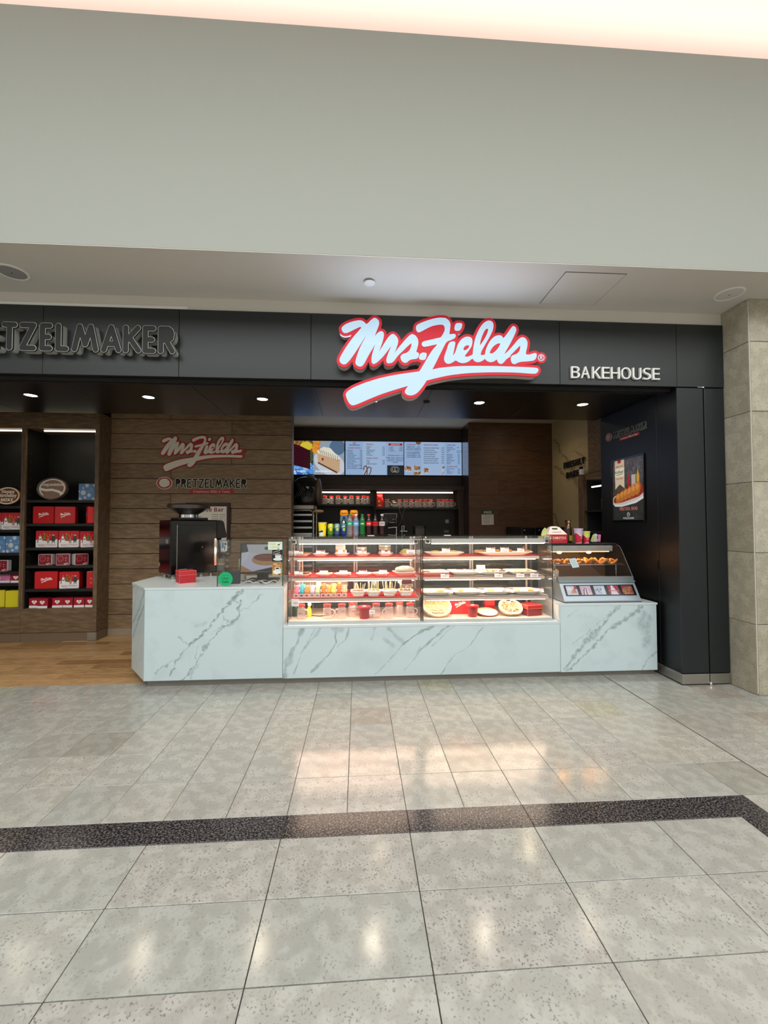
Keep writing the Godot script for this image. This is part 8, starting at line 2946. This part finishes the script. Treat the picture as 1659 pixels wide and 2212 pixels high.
	for k in 11:
		m = MB.new()
		var y := 1.64 - k * 0.095
		m.b2(-0.26, 0.175, y - 0.022, y - 0.016, -0.44, -0.006)
		m.b2(-0.26, 0.175, y - 0.022, y + 0.006, -0.01, -0.002, 0.001)
		part(t, "sheet_pan", m, M.alu)
	t = thing("bagged_mixer", "machine wrapped in a crinkled black plastic bag on the pan rack", "machine", Vector3(-0.78, 1.7755, -6.42))
	m = MB.new()
	rng.seed = 12
	loft(m, [[0.15, 0.14, 0.0], [0.17, 0.16, 0.05], [0.21, 0.17, 0.18], [0.22, 0.17, 0.28], [0.20, 0.15, 0.36], [0.13, 0.10, 0.42], [0.05, 0.05, 0.445]], 2.6, 30)
	part(t, "wrapped_body", m, mat(c8(22, 21, 20), 0.28))
	m = MB.new()
	for k in 9:
		var a := k * 0.7
		m.tube([Vector3(-0.18 + 0.03 * k, 0.36 - 0.01 * k, 0.15), Vector3(-0.10 + 0.025 * k, 0.24 - 0.012 * (k % 4), 0.185), Vector3(-0.16 + 0.034 * k, 0.10 + 0.016 * (k % 3), 0.172)], 0.008 + 0.004 * (k % 3), 6)
	part(t, "folds", m, mat(c8(30, 28, 26), 0.22))
	m = MB.new()
	m.blob(Vector3(0.18, 0.22, 0.10), Vector3(0.06, 0.19, 0.08), 14, 9, 0.12, 5)
	part(t, "pale_bag_edge", m, mat(c8(96, 84, 70), 0.4))
	m = MB.new()
	m.blob(Vector3(0.04, 0.44, 0.0), Vector3(0.07, 0.045, 0.06), 12, 7, 0.25, 8)
	part(t, "bag_knot", m, mat(c8(96, 84, 70), 0.4))
	m = MB.new()
	m.box(Vector3(0.02, 0.25, 0.176), Vector3(0.045, 0.055, 0.006), 0.002)
	part(t, "white_tag", m, M.paper)
	t = thing("bread_bag", "folded brown paper bag sticking out right of the pan rack top", "bag", Vector3(-0.60, 1.65, -6.24))
	m = MB.new()
	m.blob(Vector3(0, 0.03, 0), Vector3(0.085, 0.03, 0.09), 14, 7, 0.15, 3)
	part(t, "body", m, mat(c8(176, 156, 116), 0.6))
	m = MB.new()
	m.box(Vector3(0.04, 0.035, 0.07), Vector3(0.10, 0.03, 0.06), 0.006)
	part(t, "fold", m, mat(c8(190, 170, 130), 0.6))
	# pass notice and oven at right
	var p := Pic.new(160, 196, c8(206, 204, 192))
	p.rect(0, 0, 160, 62, c8(40, 70, 44))
	p.txt("PASS", 84, 52, 33, c8(226, 228, 216), sans_bold, true)
	for r in 7:
		p.rect(22 + (r % 2) * 8, 78 + r * 15, 110 - (r * 23) % 40, 4, c8(130, 128, 120))
	p.line([Vector2(132, 70), Vector2(140, 190)], 3, c8(120, 116, 104))
	flat_card("notice", Vector3(2.098, 1.600, -6.627), Vector2(0.20, 0.246), p, "green and white pass notice on the dark wood block", "notice", Vector3(0, 0, 0.02))
	t = thing("oven", "low black oven top in front of the dark wood block", "oven", Vector3(2.72, 0.0, -6.25))
	m = MB.new()
	m.b2(-0.33, 0.34, 0.0, 1.445, -0.34, 0.30, 0.006)
	part(t, "body", m, M.black)
	for k in 2:
		m = MB.new()
		m.b2(-0.32 + k * 0.20, -0.13 + k * 0.42, 1.0, 1.435, 0.30, 0.306, 0.003)
		var o := part(t, "door", m, M.black_gloss)
		m = MB.new()
		m.blob(Vector3(-0.29 + k * 0.22, 1.40, 0.308), Vector3(0.010, 0.010, 0.006), 8, 5)
		part(o, "knob", m, M.steel)
	# bottle cabinet in the right wall
	t = thing("bottle_cabinet", "wood framed cabinet of wine bottles seen past the dark side wall", "cabinet", Vector3(3.15, 0, -5.30))
	m = MB.new()
	m.b2(0.0, 0.60, 0.0, 2.10, -0.46, -0.34, 0.002)
	part(t, "end_panel", m, M.grey_wood_v)
	m = MB.new()
	m.b2(0.0, 0.60, 2.10, 2.18, -0.46, 0.34, 0.002)
	part(t, "top_board", m, M.grey_wood)
	m = MB.new()
	m.b2(0.58, 0.60, 0.0, 2.10, -0.34, 0.34)
	m.b2(0.06, 0.60, 0.0, 2.10, -0.34, -0.33)
	part(t, "dark_lining", m, M.soft_black)
	for y in [1.10, 1.385, 1.675]:
		m = MB.new()
		m.b2(0.02, 0.58, y - 0.02, y, -0.33, 0.34)
		part(t, "shelf", m, M.soft_black)
	m = MB.new()
	m.b2(0.03, 0.05, 1.985, 2.003, -0.18, 0.32, 0.003)
	part(t, "led_strip", m, M.led_white)
	area_light("cabinet_light", Vector3(3.19, 1.975, -5.20), Vector2(0.02, 0.5), Vector3.DOWN, Vector3.BACK, c8(250, 246, 236), 0.012)
	for k in 3:
		t = thing("wine_bottle", ["olive wine bottle with white label nearest the kitchen", "olive wine bottle with white label, middle of three in the cabinet", "olive wine bottle with white label beside the dark wall"][k], "bottle", Vector3(3.22, 1.6755, -5.24 + k * 0.095), -PI / 2, "wine bottles in the cabinet")
		lathe_part(t, "body", [Vector2(0, 0), Vector2(0.036, 0), Vector2(0.0375, 0.004), Vector2(0.0375, 0.17), Vector2(0.030, 0.20), Vector2(0.015, 0.225), Vector2(0.014, 0.285)], mat(c8(96, 96, 20), 0.1), 20)
		lathe_part(t, "foil", [Vector2(0.0150, 0.235), Vector2(0.0155, 0.30), Vector2(0, 0.301)], M.white, 16)
		m = MB.new()
		m.lathe([Vector2(0.0382, 0.02), Vector2(0.0382, 0.14)], 20)
		part(t, "label", m, M.paper)
		m = MB.new()
		for j in 3:
			m.box(Vector3(0.0, 0.045 + j * 0.032, 0.0384), Vector3(0.026 - 0.006 * (j % 2), 0.014, 0.0012))
		part(t, "label_print", m, M.ink)
	t = thing("steel_canister", "grey metal canister on the cabinet shelf below the wine bottles", "canister", Vector3(3.22, 1.3855, -5.06))
	lathe_part(t, "body", [Vector2(0, 0), Vector2(0.042, 0), Vector2(0.042, 0.085)], M.steel, 22)
	lathe_part(t, "lid", [Vector2(0.045, 0.085), Vector2(0.045, 0.095), Vector2(0, 0.097)], M.steel_soft, 22)
	t = thing("security_camera", "white dome camera head fixed above the bottle cabinet corner", "camera", Vector3(3.13, 2.1805, -5.62), -PI / 2 + 0.5)
	m = MB.new()
	m.lathe([Vector2(0, 0), Vector2(0.034, 0.0), Vector2(0.036, 0.07), Vector2(0.028, 0.098), Vector2(0.0, 0.108)], 20)
	part(t, "body", m, M.white)
	m = MB.new()
	m.blob(Vector3(0, 0.085, 0.012), Vector3(0.030, 0.028, 0.026), 14, 9)
	part(t, "lens", m, M.black_gloss)


func build_downlights() -> void:
	var grp := "round downlights in the black soffit"
	var nm := ["leftmost downlight, above the left bay of gift shelves", "second downlight from the left, above the gift shelf corner", "third downlight, above the coffee machine", "fourth downlight, half hidden by the lit sign", "fifth downlight, right of the lit sign tail", "rightmost downlight, near the dark side wall"]
	var m := MB.new()
	m.lathe([Vector2(0.066, 0.0), Vector2(0.066, -0.004), Vector2(0.060, -0.006), Vector2(0.052, 0.0)], 32)
	var ring := m.mesh()
	m = MB.new()
	m.lathe([Vector2(0.0525, -0.001), Vector2(0.0, -0.002)], 28)
	var disc := m.mesh()
	var lit := glow(c8(255, 244, 222), 22.0)
	for k in 6:
		var x := -3.295 + 1.1495 * k
		var t := thing("downlight", nm[k], "ceiling light", Vector3(x, 2.80, -4.37), 0.0, grp)
		part(t, "trim_ring", ring, M.soft_black)
		part(t, "lit_lens", disc, lit)
		var s := SpotLight3D.new()
		s.name = "downlight_beam"
		s.spot_range = 12.0
		s.spot_attenuation = 2.0
		s.spot_angle = 55.0
		s.spot_angle_attenuation = 0.6
		s.light_color = c8(255, 236, 206)
		s.light_energy = 0.55
		s.light_size = 0.05
		s.shadow_enabled = true
		add_child(s, true)
		s.look_at_from_position(Vector3(x, 2.79, -4.37), Vector3(x, 0, -4.37), Vector3.BACK)
	for k in 2:
		var at := Vector3([0.3, 2.45][k], 3.15, -5.95)
		var t := thing("downlight", ["kitchen downlight above the drinks, hidden by the soffit", "kitchen downlight before the dark wood block, hidden by the soffit"][k], "ceiling light", at, 0.0, "kitchen downlights")
		part(t, "trim_ring", ring, M.white)
		part(t, "lit_lens", disc, lit)
		var s := SpotLight3D.new()
		s.name = "kitchen_beam"
		s.spot_range = 12.0
		s.spot_attenuation = 2.0
		s.spot_angle = 70.0
		s.spot_angle_attenuation = 0.8
		s.light_color = c8(255, 226, 180)
		s.light_energy = [0.12, 0.42][k]
		s.light_size = 0.05
		s.shadow_enabled = true
		add_child(s, true)
		s.look_at_from_position(at + Vector3(0, -0.012, 0), at + Vector3(0, -2, 0), Vector3.BACK)
	m = MB.new()
	m.lathe([Vector2(0.035, 0.0), Vector2(0.035, -0.006), Vector2(0.0, -0.008)], 20)
	var sn := thing("ceiling_sensor", "small dark round sensor in the soffit between two downlights", "sensor", Vector3(0.73, 2.80, -4.37))
	part(sn, "body", m, M.soft_black)
	m = MB.new()
	m.blob(Vector3(0, -0.008, 0), Vector3(0.010, 0.005, 0.010), 10, 6)
	part(sn, "lens", m, M.black_gloss)


func _ready() -> void:
	rng.seed = 1
	setup_view()
	setup_materials()
	food_materials()
	build_floor()
	build_hall()
	build_front()
	build_interior()
	build_counter()
	build_signs()
	build_cases()
	build_counter_goods()
	build_heated_case()
	build_gift_shelves()
	build_kitchen()
	build_drinks()
	left_case_goods()
	right_case_goods()
	build_downlights()
